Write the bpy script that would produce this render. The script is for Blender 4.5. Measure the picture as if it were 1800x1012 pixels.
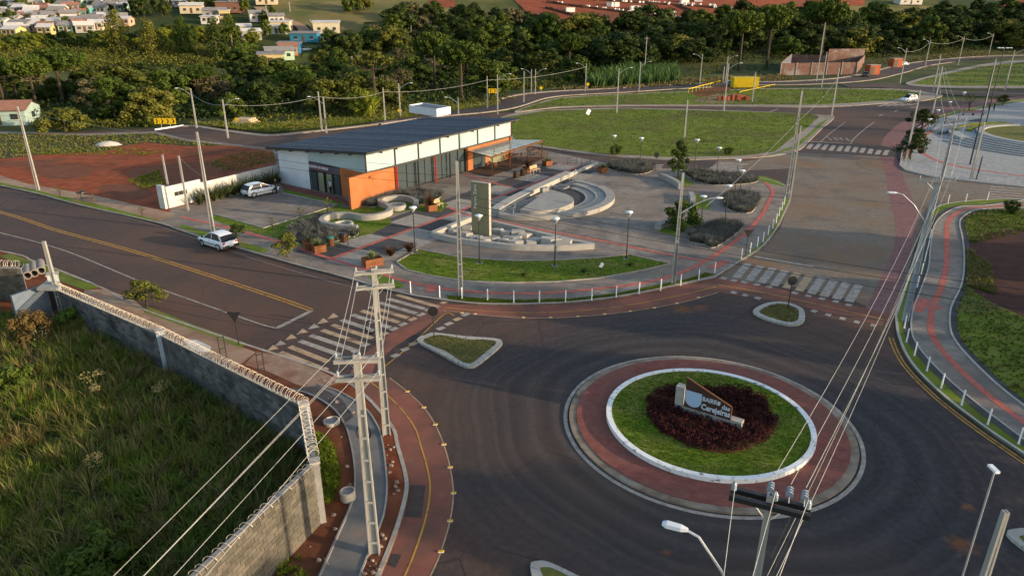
import bpy, bmesh, math, random
import numpy as np
from mathutils import Vector, Matrix, geometry
scn = bpy.context.scene
col = scn.collection
for _o in list(bpy.data.objects): bpy.data.objects.remove(_o)
R = math.radians
# ------------------------------------------------ camera, sky, sun, exposure
F, TH, H, CX, CY = 1235.0, R(21.8), 20.0, 900.0, 506.0
CT, ST = math.cos(TH), math.sin(TH)
cam_d = bpy.data.cameras.new('camera'); cam = bpy.data.objects.new('camera', cam_d); col.objects.link(cam)
cam.location = (0, 0, H); cam.rotation_euler = (math.pi/2 - TH, 0, 0)
cam_d.sensor_width = 36; cam_d.sensor_fit = 'HORIZONTAL'; cam_d.lens = F/1800*36
cam_d.clip_start = 0.5; cam_d.clip_end = 4000
scn.camera = cam
SUN_AZ, SUN_EL = R(-18), R(10.0)          # sun stands low to the right (+x), slightly behind
world = bpy.data.worlds.new('World'); scn.world = world; world.use_nodes = True
wn = world.node_tree.nodes; wn.clear()
sky = wn.new('ShaderNodeTexSky'); sky.sky_type = 'NISHITA'; sky.sun_disc = False
sky.sun_elevation = SUN_EL; sky.sun_rotation = math.pi/2 - SUN_AZ
sky.altitude = 900; sky.air_density = 1.0; sky.dust_density = 2.2; sky.ozone_density = 1.0
bg = wn.new('ShaderNodeBackground'); bg.inputs[1].default_value = 0.15
wo = wn.new('ShaderNodeOutputWorld')
world.node_tree.links.new(sky.outputs[0], bg.inputs[0]); world.node_tree.links.new(bg.outputs[0], wo.inputs[0])
sd = bpy.data.lights.new('sun', 'SUN'); sd.energy = 2.8; sd.angle = R(0.6); sd.color = (1.0, 0.80, 0.56)
sun = bpy.data.objects.new('sun', sd); col.objects.link(sun)
_s = Vector((math.cos(SUN_AZ)*math.cos(SUN_EL), math.sin(SUN_AZ)*math.cos(SUN_EL), math.sin(SUN_EL)))
sun.rotation_euler = _s.to_track_quat('Z', 'Y').to_euler(); sun.location = (150, -40, 60)
scn.view_settings.view_transform = 'Standard'; scn.view_settings.look = 'None'
scn.view_settings.exposure = 1.44; scn.view_settings.gamma = 1
scn.view_settings.use_white_balance = True; scn.view_settings.white_balance_temperature = 7000   # camera set for shade
scn.render.engine = 'CYCLES'

# ------------------------------------------------ from photograph pixels to places on the ground
def ray(px, py):
    a, b = (px-CX)/F, (CY-py)/F
    return (a, CT+b*ST, -ST+b*CT)
def g(px, py, z=0.0):
    d = ray(px, py); t = (z-H)/d[2]
    return Vector((d[0]*t, d[1]*t, z))
def gl(pts, z=0.0): return [g(p[0], p[1], z) for p in pts]
def proj(x, y, z):
    z -= H; dep = y*CT-z*ST
    return (CX+F*x/dep, CY-F*(y*ST+z*CT)/dep)
def hgt(px, py, top):
    p = g(px, py); lo, hi = -3, 60
    for _ in range(40):
        m = (lo+hi)/2
        if proj(p.x, p.y, m)[1] > top: lo = m
        else: hi = m
    return lo
def TZ(x, y):
    """ground height: flat town, hillside beyond the wood"""
    if y < 150: return 0.0
    a = x/y
    y0 = float(np.interp(a, [-.8, -.3, 0, .3, .5, .8], [200, 215, 245, 275, 325, 350]))
    d = y-y0
    if d <= 0: return 0.0
    return .2*d*d/(d+30)
def T(px, py):
    d = ray(px, py); t = 60.0
    while t < 1200:
        if H+d[2]*t <= TZ(d[0]*t, d[1]*t): break
        t += 1.0
    return Vector((d[0]*t, d[1]*t, TZ(d[0]*t, d[1]*t)))

# ------------------------------------------------ materials
def mat(name, cols, scale=1.0, rough=.9, detail=5, bump=0.0, bscale=20., spec=.12, metal=0., big=None, island=0., objrnd=0., space='pos', spread=(.3, .7), alpha=None, stretch=None):
    m = bpy.data.materials.new(name); m.use_nodes = True
    nt = m.node_tree; n = nt.nodes; L = nt.links; b = n['Principled BSDF']
    b.inputs['Roughness'].default_value = rough; b.inputs['Metallic'].default_value = metal
    b.inputs['Specular IOR Level'].default_value = spec
    if len(cols) == 1 and not big and not island and not objrnd and not bump:
        b.inputs['Base Color'].default_value = (*cols[0], 1); return m
    if space == 'pos':
        src = n.new('ShaderNodeNewGeometry').outputs['Position']
    else:
        src = n.new('ShaderNodeTexCoord').outputs['Object']
    if stretch:
        mp = n.new('ShaderNodeMapping'); mp.inputs['Scale'].default_value = stretch
        L.new(src, mp.inputs[0]); src = mp.outputs[0]
    def noise(s, d=detail, v=src):
        t = n.new('ShaderNodeTexNoise'); t.inputs['Scale'].default_value = s; t.inputs['Detail'].default_value = d
        t.inputs['Roughness'].default_value = .6
        L.new(v, t.inputs['Vector']); return t.outputs['Fac']
    rmp = n.new('ShaderNodeValToRGB'); e = rmp.color_ramp.elements
    k = len(cols)
    for i, c in enumerate(cols):
        p = spread[0]+(spread[1]-spread[0])*(i/max(1, k-1))
        if i < 2: el = e[i] if i < len(e) else e.new(p); el.position = p
        else: el = e.new(p)
        el.color = (*c, 1)
    if k == 1: e[1].color = (*cols[0], 1)
    L.new(noise(scale), rmp.inputs[0]); out = rmp.outputs[0]
    if big:
        c, s, lo, hi = big
        r2 = n.new('ShaderNodeMapRange'); r2.inputs[1].default_value = lo; r2.inputs[2].default_value = hi
        L.new(noise(s, 4), r2.inputs[0])
        mx = n.new('ShaderNodeMix'); mx.data_type = 'RGBA'; L.new(r2.outputs[0], mx.inputs[0])
        L.new(out, mx.inputs[6]); mx.inputs[7].default_value = (*c, 1); out = mx.outputs[2]
    for amt, o in ((island, 'i'), (objrnd, 'o')):
        if amt:
            rn = n.new('ShaderNodeNewGeometry').outputs['Random Per Island'] if o == 'i' else n.new('ShaderNodeObjectInfo').outputs['Random']
            mr = n.new('ShaderNodeMapRange'); mr.inputs[3].default_value = 1-amt; mr.inputs[4].default_value = 1+amt
            L.new(rn, mr.inputs[0])
            hs = n.new('ShaderNodeHueSaturation'); L.new(mr.outputs[0], hs.inputs['Value']); L.new(out, hs.inputs['Color'])
            mh = n.new('ShaderNodeMapRange'); mh.inputs[3].default_value = .5+amt*.05; mh.inputs[4].default_value = .5-amt*.07
            L.new(rn, mh.inputs[0]); L.new(mh.outputs[0], hs.inputs['Hue'])
            out = hs.outputs[0]
    L.new(out, b.inputs['Base Color'])
    if bump:
        bp = n.new('ShaderNodeBump'); bp.inputs['Strength'].default_value = bump; bp.inputs['Distance'].default_value = .03
        L.new(noise(bscale), bp.inputs['Height']); L.new(bp.outputs[0], b.inputs['Normal'])
    return m
def brick(name, c1, c2, mortar, w, h, rot=0., ms=.006, rough=.92, big=None, dirt=None):
    m = bpy.data.materials.new(name); m.use_nodes = True
    nt = m.node_tree; n = nt.nodes; L = nt.links; b = n['Principled BSDF']
    b.inputs['Roughness'].default_value = rough; b.inputs['Specular IOR Level'].default_value = .12
    pos = n.new('ShaderNodeNewGeometry').outputs['Position']
    mp = n.new('ShaderNodeMapping'); mp.inputs['Rotation'].default_value = (0, 0, rot); L.new(pos, mp.inputs[0])
    t = n.new('ShaderNodeTexBrick'); L.new(mp.outputs[0], t.inputs['Vector'])
    t.inputs['Color1'].default_value = (*c1, 1); t.inputs['Color2'].default_value = (*c2, 1); t.inputs['Mortar'].default_value = (*mortar, 1)
    t.inputs['Scale'].default_value = 1; t.inputs['Mortar Size'].default_value = ms; t.inputs['Brick Width'].default_value = w; t.inputs['Row Height'].default_value = h
    out = t.outputs[0]
    def mixn(out, c, s, lo, hi):
        ns = n.new('ShaderNodeTexNoise'); ns.inputs['Scale'].default_value = s; ns.inputs['Detail'].default_value = 6; L.new(pos, ns.inputs['Vector'])
        r2 = n.new('ShaderNodeMapRange'); r2.inputs[1].default_value = lo; r2.inputs[2].default_value = hi; L.new(ns.outputs[0], r2.inputs[0])
        mx = n.new('ShaderNodeMix'); mx.data_type = 'RGBA'; L.new(r2.outputs[0], mx.inputs[0]); L.new(out, mx.inputs[6]); mx.inputs[7].default_value = (*c, 1)
        return mx.outputs[2]
    out = mixn(out, tuple(.6*v for v in c1), 1.7, .42, .9)
    if big: out = mixn(out, *big)
    if dirt: out = mixn(out, *dirt)
    L.new(out, b.inputs['Base Color'])
    bp = n.new('ShaderNodeBump'); bp.inputs['Strength'].default_value = .5; bp.inputs['Distance'].default_value = .01
    L.new(t.outputs['Fac'], bp.inputs['Height']); bp.invert = True; L.new(bp.outputs[0], b.inputs['Normal'])
    return m
def glass(name, c, rough=.08, tr=.0, alpha=1.):
    m = mat(name, [c], rough=rough, spec=.6); b = m.node_tree.nodes['Principled BSDF']
    b.inputs['Transmission Weight'].default_value = tr; b.inputs['Alpha'].default_value = alpha
    return m

# ------------------------------------------------ mesh and object helpers
LOC = {}
def mk(name, me, m=None, parent=None, smooth=False):
    o = bpy.data.objects.new(name, me); col.objects.link(o)
    if m is not None and len(me.materials) == 0:
        for k in (m if isinstance(m, (list, tuple)) else [m]): me.materials.append(k)
    if parent is not None: o.parent = parent
    if smooth: me.polygons.foreach_set('use_smooth', [True]*len(me.polygons))
    return o
def tag(o, label, cat, group=None, kind=None):
    if label: o['label'] = label
    if cat: o['category'] = cat
    if group: o['group'] = group
    if kind: o['kind'] = kind
    return o
def thing(name, label, cat, loc=(0, 0, 0), rz=0., group=None):
    o = bpy.data.objects.new(name, None); col.objects.link(o); o.empty_display_size = .2
    o.location = loc; o.rotation_euler = (0, 0, rz)
    LOC[o.name] = (Vector(loc), rz)
    return tag(o, label, cat, group)
REG = {}
def np_mesh(name, V, Fc):
    V = np.asarray(V, dtype=np.float32); Fc = np.asarray(Fc, dtype=np.int32)
    me = bpy.data.meshes.new(name); k = Fc.shape[1]
    me.vertices.add(len(V)); me.vertices.foreach_set('co', V.ravel())
    me.loops.add(Fc.size); me.loops.foreach_set('vertex_index', Fc.ravel())
    me.polygons.add(len(Fc)); me.polygons.foreach_set('loop_start', np.arange(0, Fc.size, k, dtype=np.int32))
    me.update(calc_edges=True); return me
class MB:
    def __init__(s): s.v = []; s.f = []; s.mi = []; s.cur = 0
    def face(s, pts):
        i = len(s.v); s.v += [tuple(p) for p in pts]; s.f.append(list(range(i, i+len(pts)))); s.mi.append(s.cur); return s
    def grid(s, rows, closed=False, cap=False):
        i = len(s.v); n = len(rows[0])
        for r in rows: s.v += [tuple(p) for p in r]
        for a in range(len(rows)-1):
            for b in range(n if closed else n-1):
                c = (b+1) % n
                s.f.append([i+a*n+b, i+a*n+c, i+(a+1)*n+c, i+(a+1)*n+b]); s.mi.append(s.cur)
        if cap:
            s.f.append([i+k for k in range(n)][::-1]); s.mi.append(s.cur)
            s.f.append([i+(len(rows)-1)*n+k for k in range(n)]); s.mi.append(s.cur)
        return s
    def box(s, c, sx, sy, sz, rz=0., taper=1.):
        """c = centre of the base"""
        cr, sr = math.cos(rz), math.sin(rz); rows = []
        for z, k in ((0, 1.), (sz, taper)):
            r = []
            for x, y in ((-1, -1), (1, -1), (1, 1), (-1, 1)):
                X, Y = x*sx/2*k, y*sy/2*k
                r.append((c[0]+X*cr-Y*sr, c[1]+X*sr+Y*cr, c[2]+z))
            rows.append(r)
        return s.grid(rows, True, True)
    def beam(s, p, q, w, h, up=(0, 0, 1)):
        p, q = Vector(p), Vector(q); d = (q-p).normalized(); u = Vector(up)
        if abs(d.dot(u)) > .98: u = Vector((1, 0, 0))
        r = d.cross(u).normalized(); u = r.cross(d)
        rows = []
        for e in (p, q): rows.append([e+r*w/2*a+u*h/2*b for a, b in ((-1, -1), (1, -1), (1, 1), (-1, 1))])
        return s.grid(rows, True, True)
    def tube(s, path, r, n=6, cap=True):
        path = [Vector(p) for p in path]; rows = []
        for i, p in enumerate(path):
            d = (path[min(i+1, len(path)-1)]-path[max(i-1, 0)]).normalized()
            u = Vector((0, 0, 1)) if abs(d.z) < .95 else Vector((1, 0, 0))
            a = d.cross(u).normalized(); b = a.cross(d)
            rr = r[i] if isinstance(r, (list, tuple)) else r
            rows.append([p+a*rr*math.cos(2*math.pi*k/n)+b*rr*math.sin(2*math.pi*k/n) for k in range(n)])
        return s.grid(rows, True, cap)
    def lathe(s, c, prof, n=16, cap=True):
        rows = [[(c[0]+r*math.cos(2*math.pi*k/n), c[1]+r*math.sin(2*math.pi*k/n), c[2]+z) for k in range(n)] for r, z in prof]
        return s.grid(rows, True, cap)
    def prism(s, pts, z0, z1, top=True, bottom=False):
        n = len(pts); pts = [(p[0], p[1]) for p in pts]
        area = sum(pts[i][0]*pts[(i+1) % n][1]-pts[(i+1) % n][0]*pts[i][1] for i in range(n))
        if area < 0: pts = pts[::-1]
        i = len(s.v); s.v += [(x, y, z0) for x, y in pts]+[(x, y, z1) for x, y in pts]
        if z1 != z0:
            for k in range(n):
                j = (k+1) % n; s.f.append([i+k, i+j, i+n+j, i+n+k]); s.mi.append(s.cur)
        if top:
            for t in geometry.tessellate_polygon([[Vector((x, y, 0)) for x, y in pts]]):
                t = list(t); a, b, c = (Vector(pts[q]) for q in t)
                if (b-a).cross(c-a) < 0: t = t[::-1]
                s.f.append([i+n+q for q in t]); s.mi.append(s.cur)
        return s
    def build(s, name, m=None, parent=None, smooth=False, w=False):
        v = s.v
        if w and parent is not None:
            p = parent
            while p.parent is not None: p = p.parent
            L, rz = LOC.get(p.name, (Vector((0, 0, 0)), 0)); c, sn = math.cos(-rz), math.sin(-rz)
            v = [((x-L.x)*c-(y-L.y)*sn, (x-L.x)*sn+(y-L.y)*c, z-L.z) for x, y, z in v]
        me = bpy.data.meshes.new(name); me.from_pydata([tuple(q) for q in v], [], s.f)
        mm = m if isinstance(m, (list, tuple)) else [m]
        for k in mm:
            if k is not None: me.materials.append(k)
        if len(mm) > 1: me.polygons.foreach_set('material_index', s.mi)
        me.update()
        o = mk(name, me, None, parent, smooth)
        if parent is not None: REG.setdefault(parent.name, []).append(o)
        return o
def clone(root, loc, rz=0., label=None, sc=None):
    """a copy of a thing with copies of its parts and sub-parts"""
    def rec(o, par):
        c = o.copy(); col.objects.link(c)
        if par is not None: c.parent = par
        for k in REG.get(o.name, []): REG.setdefault(c.name, []).append(rec(k, c))
        return c
    r = rec(root, None); r.location = loc; r.rotation_euler = (0, 0, rz)
    if sc is not None: r.scale = sc if isinstance(sc, (tuple, list)) else (sc,)*3
    if label: r['label'] = label
    LOC[r.name] = (Vector(loc), rz)
    return r
def spline(pts, step=None, closed=False, per=8):
    """Catmull-Rom through the given points"""
    P = [Vector(p) for p in pts]; n = len(P); out = []
    if n < 3: return P
    for i in range(n if closed else n-1):
        p0 = P[(i-1) % n] if (closed or i > 0) else P[0]*2-P[1]
        p1 = P[i]; p2 = P[(i+1) % n]; p3 = P[(i+2) % n] if (closed or i+2 < n) else P[-1]*2-P[-2]
        for k in range(per):
            t = k/per
            out.append(.5*((2*p1)+(p2-p0)*t+(2*p0-5*p1+4*p2-p3)*t*t+(3*p1-p0-3*p2+p3)*t**3))
    if not closed: out.append(P[-1])
    return out
def sp(pts, z=0., per=8, closed=False): return spline(gl(pts, z), per=per, closed=closed)
def offset(path, d):
    """shift a path sideways (left positive)"""
    out = []
    for i, p in enumerate(path):
        a = path[max(i-1, 0)]; b = path[min(i+1, len(path)-1)]
        t = (b-a); t.z = 0; t.normalize(); out.append(p+Vector((-t.y, t.x, 0))*d)
    return out
def ribbon(path, w, z, mb=None, off=0.):
    mb = mb or MB(); a = offset(path, off+w/2); b = offset(path, off-w/2)
    mb.grid([[(q.x, q.y, z), (p.x, p.y, z)] for p, q in zip(a, b)]); return mb
def sheet(name, pts, z, m, kind='structure', z0=None, parent=None, px=True):
    P = gl(pts) if px else [Vector(p) for p in pts]
    mb = MB().prism(P, z if z0 is None else z0, z); o = mb.build(name, m, parent)
    if parent is None and kind: o['kind'] = kind
    return o
def line(name, path, w, z, m, parent=None):
    o = ribbon(path, w, z).build(name, m, parent)
    if parent is None: o['kind'] = 'structure'
    return o
def kerb_mb(path, w=.15, z0=-.02, z1=.13, off=0., mb=None):
    mb = mb or MB(); a = offset(path, off+w/2); b = offset(path, off-w/2)
    mb.grid([[(q.x, q.y, z0), (q.x, q.y, z1), (p.x, p.y, z1), (p.x, p.y, z0)] for p, q in zip(a, b)], False)
    for i in (0, -1): mb.face([(b[i].x, b[i].y, z0), (b[i].x, b[i].y, z1), (a[i].x, a[i].y, z1), (a[i].x, a[i].y, z0)])
    return mb
def kerb(path, w=.15, z1=.13, m=None, off=0., name='kerb', z0=-.02):
    o = kerb_mb(path, w, z0, z1, off).build(name, m or M_kerb); o['kind'] = 'structure'; return o
def inside(pts, x, y):
    c = False; n = len(pts); j = n-1
    for i in range(n):
        xi, yi, xj, yj = pts[i][0], pts[i][1], pts[j][0], pts[j][1]
        if (yi > y) != (yj > y) and x < (xj-xi)*(y-yi)/(yj-yi)+xi: c = not c
        j = i
    return c
def scatter(pts, n, rng):
    """n random points inside a polygon"""
    xs = [p[0] for p in pts]; ys = [p[1] for p in pts]; out = []
    tries = 0
    while len(out) < n and tries < n*30:
        tries += 1
        x, y = rng.uniform(min(xs), max(xs)), rng.uniform(min(ys), max(ys))
        if inside(pts, x, y): out.append((x, y))
    return out
# ------------------------------------------------ shared materials
M_conc = mat('concrete', [(.23, .22, .205), (.33, .315, .29)], 2.5, .9, bump=.15, bscale=30, big=((.24, .22, .19), .8, .5, .75))
M_conc_lt = mat('concrete_light', [(.30, .28, .25), (.40, .375, .335)], 2.2, .88, bump=.12, bscale=30, big=((.33, .29, .24), .7, .5, .78))
M_conc_dk = mat('concrete_dark', [(.17, .165, .16), (.26, .25, .24)], 2.0, .92, bump=.2, bscale=25)
M_pole = mat('pole_concrete', [(.22, .215, .20), (.32, .31, .29)], 1.5, .85, bump=.1, bscale=20, stretch=(1, 1, .15))
M_kerb = mat('kerb_concrete', [(.26, .23, .20), (.40, .36, .31)], 3.0, .9, bump=.2, bscale=25, big=((.20, .12, .08), .5, .5, .8))
M_white = mat('white_paint', [(.72, .72, .71), (.80, .80, .79)], 3, .6)
M_whitewash = mat('whitewash', [(.42, .41, .38), (.54, .53, .50)], 1.5, .8, big=((.45, .40, .34), 1.2, .55, .8))
M_black = mat('black_metal', [(.018, .018, .02)], rough=.5, spec=.4)
M_steel = mat('galvanised_steel', [(.38, .40, .42), (.50, .52, .54)], 8, .45, metal=.5)
M_wire = mat('aluminium_wire', [(.26, .26, .25), (.34, .335, .32)], 8, .5, metal=.2)
M_wire_dk = mat('black_cable', [(.025, .025, .027)], rough=.6)
M_ins = mat('porcelain', [(.20, .23, .27), (.28, .31, .35)], 6, .35, spec=.4)
M_soil = mat('red_soil', [(.10, .026, .012), (.17, .048, .021), (.22, .075, .037)], .9, .98, 7, bump=.6, bscale=6, big=((.07, .038, .024), .12, .42, .66))
M_soil2 = mat('lot_soil', [(.16, .034, .013), (.24, .056, .021), (.29, .085, .038)], .8, .98, 10, bump=1., bscale=2.5, big=((.085, .040, .022), .07, .50, .68))
M_tan = mat('dusty_concrete', [(.26, .17, .11), (.36, .25, .17)], .8, .93, 6, bump=.15, bscale=20, big=((.20, .11, .07), .35, .45, .7))
M_white_line = mat('worn_white_line', [(.11, .095, .085), (.28, .24, .205), (.36, .315, .27)], 2.2, .8, 9, spread=(.28, .62))
M_orange_line = mat('worn_stained_line', [(.14, .095, .07), (.34, .23, .14), (.42, .295, .185)], 1.6, .8, 9, spread=(.28, .62))
M_yellow = mat('yellow_line', [(.17, .09, .03), (.44, .23, .045)], 2.2, .8, 8, spread=(.32, .5))
M_lane_red = mat('red_asphalt', [(.17, .066, .048), (.25, .096, .068)], .6, .92, 7, bump=.2, bscale=30, big=((.10, .062, .05), .22, .45, .65))
M_tactile = brick('tactile_red', (.42, .115, .085), (.50, .15, .115), (.22, .07, .06), .2, .2, .6)
M_gravel = mat('gravel', [(.10, .09, .08), (.20, .18, .155), (.28, .26, .23)], 14, .95, 3, bump=.7, bscale=30)
PAV = .49
M_paver = brick('grey_paver', (.23, .195, .165), (.30, .255, .215), (.09, .08, .07), .22, .11, R(32), big=((.165, .125, .10), .16, .42, .72), dirt=((.14, .125, .115), .55, .50, .66))
M_paver_lt = brick('light_paver', (.28, .25, .215), (.34, .305, .26), (.11, .10, .09), .22, .11, R(32))
M_paver_dk = brick('dark_paver', (.062, .058, .060), (.090, .084, .084), (.04, .04, .04), .22, .11, R(32))
M_paver_road = brick('road_paver', (.19, .16, .13), (.245, .205, .165), (.07, .06, .05), .24, .12, R(45), ms=.012, big=((.19, .115, .07), .13, .42, .68), dirt=((.12, .10, .085), .3, .5, .75))
M_paver_red = brick('red_paver', (.20, .068, .055), (.27, .095, .075), (.09, .04, .035), .22, .11, R(20), big=((.16, .075, .06), .4, .45, .8))
M_paver_pink = brick('pink_paver', (.20, .10, .10), (.26, .135, .13), (.09, .05, .05), .24, .12, R(20), ms=.012)
M_paver_white = brick('white_paver', (.27, .27, .265), (.33, .33, .325), (.13, .13, .13), .4, .2, R(8))
M_pav = mat('pavement_beige', [(.22, .185, .15), (.31, .265, .22)], .8, .92, 7, bump=.2, bscale=20, big=((.20, .13, .09), .3, .5, .75))
M_lawn = mat('lawn', [(.065, .115, .010), (.105, .165, .013), (.15, .185, .026)], 1.1, .95, 9, bump=.8, bscale=28, big=((.19, .165, .05), .35, .48, .72))
M_lawn2 = mat('rough_lawn', [(.075, .11, .012), (.12, .155, .018), (.17, .175, .036)], .5, .97, 9, bump=1, bscale=12, big=((.10, .09, .03), .09, .46, .68))
M_wild = mat('wild_ground', [(.028, .038, .011), (.050, .060, .018), (.08, .072, .028)], .6, .98, 8, bump=.8, bscale=9, big=((.060, .030, .016), .1, .5, .7))
M_field = mat('terrain_grass', [(.04, .055, .013), (.075, .08, .022), (.115, .10, .036)], .06, .98, 10, bump=.8, bscale=2, big=((.03, .046, .014), .021, .42, .6))

def asphalt(name, ringed):
    m = mat(name, [(.040, .033, .034), (.054, .044, .043), (.070, .057, .053)], 3., .88, 10, bump=.3, bscale=60, spec=.15, big=((.105, .064, .046), .055, .42, .70))
    nt = m.node_tree; n = nt.nodes; L = nt.links; b = n['Principled BSDF']
    src = b.inputs['Base Color'].links[0].from_socket
    pos = n.new('ShaderNodeNewGeometry').outputs['Position']
    if ringed:                                   # tyre wear runs in circles round the island
        sub = n.new('ShaderNodeVectorMath'); sub.operation = 'SUBTRACT'; L.new(pos, sub.inputs[0]); sub.inputs[1].default_value = (RC.x, RC.y, 0)
        ln = n.new('ShaderNodeVectorMath'); ln.operation = 'LENGTH'; L.new(sub.outputs[0], ln.inputs[0])
        w = n.new('ShaderNodeTexNoise'); w.inputs['Scale'].default_value = .06; L.new(pos, w.inputs['Vector'])
        ad = n.new('ShaderNodeMath'); ad.operation = 'MULTIPLY_ADD'; L.new(w.outputs[0], ad.inputs[0]); ad.inputs[1].default_value = 5.; L.new(ln.outputs['Value'], ad.inputs[2])
        nz = n.new('ShaderNodeTexNoise'); nz.noise_dimensions = '1D'; nz.inputs['Scale'].default_value = 1.3; nz.inputs['Detail'].default_value = 4; L.new(ad.outputs[0], nz.inputs['W'])
        mr = n.new('ShaderNodeMapRange'); mr.inputs[1].default_value = .35; mr.inputs[2].default_value = .68; mr.inputs[3].default_value = .80; mr.inputs[4].default_value = 1.12
        L.new(nz.outputs[0], mr.inputs[0])
        fd = n.new('ShaderNodeMapRange'); fd.inputs[1].default_value = 12; fd.inputs[2].default_value = 20; fd.inputs[3].default_value = 1; fd.inputs[4].default_value = .0
        L.new(ln.outputs['Value'], fd.inputs[0])
        mm = n.new('ShaderNodeMix'); mm.data_type = 'FLOAT'; L.new(fd.outputs[0], mm.inputs[0]); mm.inputs[2].default_value = 1; L.new(mr.outputs[0], mm.inputs[3])
        v = mm.outputs[0]
        # polished blue-grey wheel track near the island, dusty brown further out
        wn2 = n.new('ShaderNodeTexNoise'); wn2.inputs['Scale'].default_value = .16; wn2.inputs['Detail'].default_value = 6; L.new(pos, wn2.inputs['Vector'])
        ad2 = n.new('ShaderNodeMath'); ad2.operation = 'MULTIPLY_ADD'; L.new(wn2.outputs[0], ad2.inputs[0]); ad2.inputs[1].default_value = 9.; L.new(ln.outputs['Value'], ad2.inputs[2])
        rr_ = n.new('ShaderNodeMapRange'); rr_.inputs[1].default_value = 15.5; rr_.inputs[2].default_value = 20.5; L.new(ad2.outputs[0], rr_.inputs[0])
        tn = n.new('ShaderNodeMix'); tn.data_type = 'RGBA'; tn.blend_type = 'MULTIPLY'; tn.inputs[0].default_value = 1; L.new(src, tn.inputs[6])
        tc = n.new('ShaderNodeMix'); tc.data_type = 'RGBA'; L.new(rr_.outputs[0], tc.inputs[0]); tc.inputs[6].default_value = (.80, .90, .98, 1); tc.inputs[7].default_value = (1.16, 1.02, .95, 1); L.new(tc.outputs[2], tn.inputs[7]); src = tn.outputs[2]
    else: v = None
    # cracks and darker sealed seams
    nw = n.new('ShaderNodeTexNoise'); nw.inputs['Scale'].default_value = .5; nw.inputs['Detail'].default_value = 4; L.new(pos, nw.inputs['Vector'])
    wv = n.new('ShaderNodeMix'); wv.data_type = 'VECTOR'; wv.inputs[0].default_value = .18; L.new(pos, wv.inputs[4]); L.new(nw.outputs['Color'], wv.inputs[5])
    vo = n.new('ShaderNodeTexVoronoi'); vo.feature = 'DISTANCE_TO_EDGE'; vo.inputs['Scale'].default_value = .22; L.new(wv.outputs[1], vo.inputs['Vector'])
    cr = n.new('ShaderNodeMapRange'); cr.inputs[1].default_value = .001; cr.inputs[2].default_value = .006; cr.inputs[3].default_value = .0; cr.inputs[4].default_value = 1.; L.new(vo.outputs['Distance'], cr.inputs[0])
    mk_ = n.new('ShaderNodeTexNoise'); mk_.inputs['Scale'].default_value = .09; L.new(pos, mk_.inputs['Vector'])
    mr2 = n.new('ShaderNodeMapRange'); mr2.inputs[1].default_value = .48; mr2.inputs[2].default_value = .58; mr2.inputs[3].default_value = 1.; mr2.inputs[4].default_value = .0; L.new(mk_.outputs[0], mr2.inputs[0])
    mx2 = n.new('ShaderNodeMath'); mx2.operation = 'MAXIMUM'; L.new(cr.outputs[0], mx2.inputs[0]); L.new(mr2.outputs[0], mx2.inputs[1])
    ck = n.new('ShaderNodeMix'); ck.data_type = 'RGBA'; L.new(mx2.outputs[0], ck.inputs[0]); ck.inputs[6].default_value = (.024, .021, .021, 1); L.new(src, ck.inputs[7]); src = ck.outputs[2]
    if ringed:                                   # orange soil dropped on the road
        for sx, sy, sr in SPOTS:
            p = g(sx, sy); sb_ = n.new('ShaderNodeVectorMath'); sb_.operation = 'DISTANCE'; L.new(pos, sb_.inputs[0]); sb_.inputs[1].default_value = (p.x, p.y, 0)
            nq = n.new('ShaderNodeTexNoise'); nq.inputs['Scale'].default_value = 3.; nq.inputs['Detail'].default_value = 6; L.new(pos, nq.inputs['Vector'])
            m1 = n.new('ShaderNodeMapRange'); m1.inputs[1].default_value = 0; m1.inputs[2].default_value = sr; m1.inputs[3].default_value = 1.; m1.inputs[4].default_value = 0.; L.new(sb_.outputs['Value'], m1.inputs[0])
            m2 = n.new('ShaderNodeMath'); m2.operation = 'MULTIPLY'; L.new(m1.outputs[0], m2.inputs[0]); L.new(nq.outputs[0], m2.inputs[1])
            m3 = n.new('ShaderNodeMapRange'); m3.inputs[1].default_value = .12; m3.inputs[2].default_value = .5; m3.inputs[4].default_value = .85; L.new(m2.outputs[0], m3.inputs[0])
            q = n.new('ShaderNodeMix'); q.data_type = 'RGBA'; L.new(m3.outputs[0], q.inputs[0]); L.new(src, q.inputs[6]); q.inputs[7].default_value = (.20, .075, .03, 1); src = q.outputs[2]
    mu = n.new('ShaderNodeMix'); mu.data_type = 'RGBA'; mu.blend_type = 'MULTIPLY'; mu.inputs[0].default_value = 1
    L.new(src, mu.inputs[6])
    if v is not None:
        cb = n.new('ShaderNodeCombineColor')
        for k in range(3): L.new(v, cb.inputs[k])
        L.new(cb.outputs[0], mu.inputs[7])
    else: mu.inputs[7].default_value = (1, 1, 1, 1)
    L.new(mu.outputs[2], b.inputs['Base Color'])
    return m
RC = (g(1000, 757)+g(1510, 768))/2; RC.y = (g(1252, 628).y+g(1258, 908).y)/2
RR = 7.15
SPOTS = [(1701, 891, .5), (1691, 957, .95), (1172, 970, .35), (1200, 543, 1.3), (1232, 541, .9)]
M_asph = asphalt('asphalt', True)
M_asph_far = asphalt('asphalt_street', False)

# ------------------------------------------------ terrain: one sheet to the skyline
xs = np.arange(-640, 761, 10.); ys = np.concatenate([np.arange(-140, 150, 15.), np.arange(150, 780, 8.)])
V = []; rnd = random.Random(3)
for y in ys:
    for x in xs:
        z = TZ(x, y)
        V.append((x, y, z-.12+(rnd.uniform(-.25, .25) if y > 190 and z > .5 else 0)))
nx = len(xs)
Fq = [[j*nx+i, j*nx+i+1, (j+1)*nx+i+1, (j+1)*nx+i] for j in range(len(ys)-1) for i in range(nx-1)]
terrain = mk('terrain', np_mesh('terrain', V, Fq), M_field); terrain['kind'] = 'structure'

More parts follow.
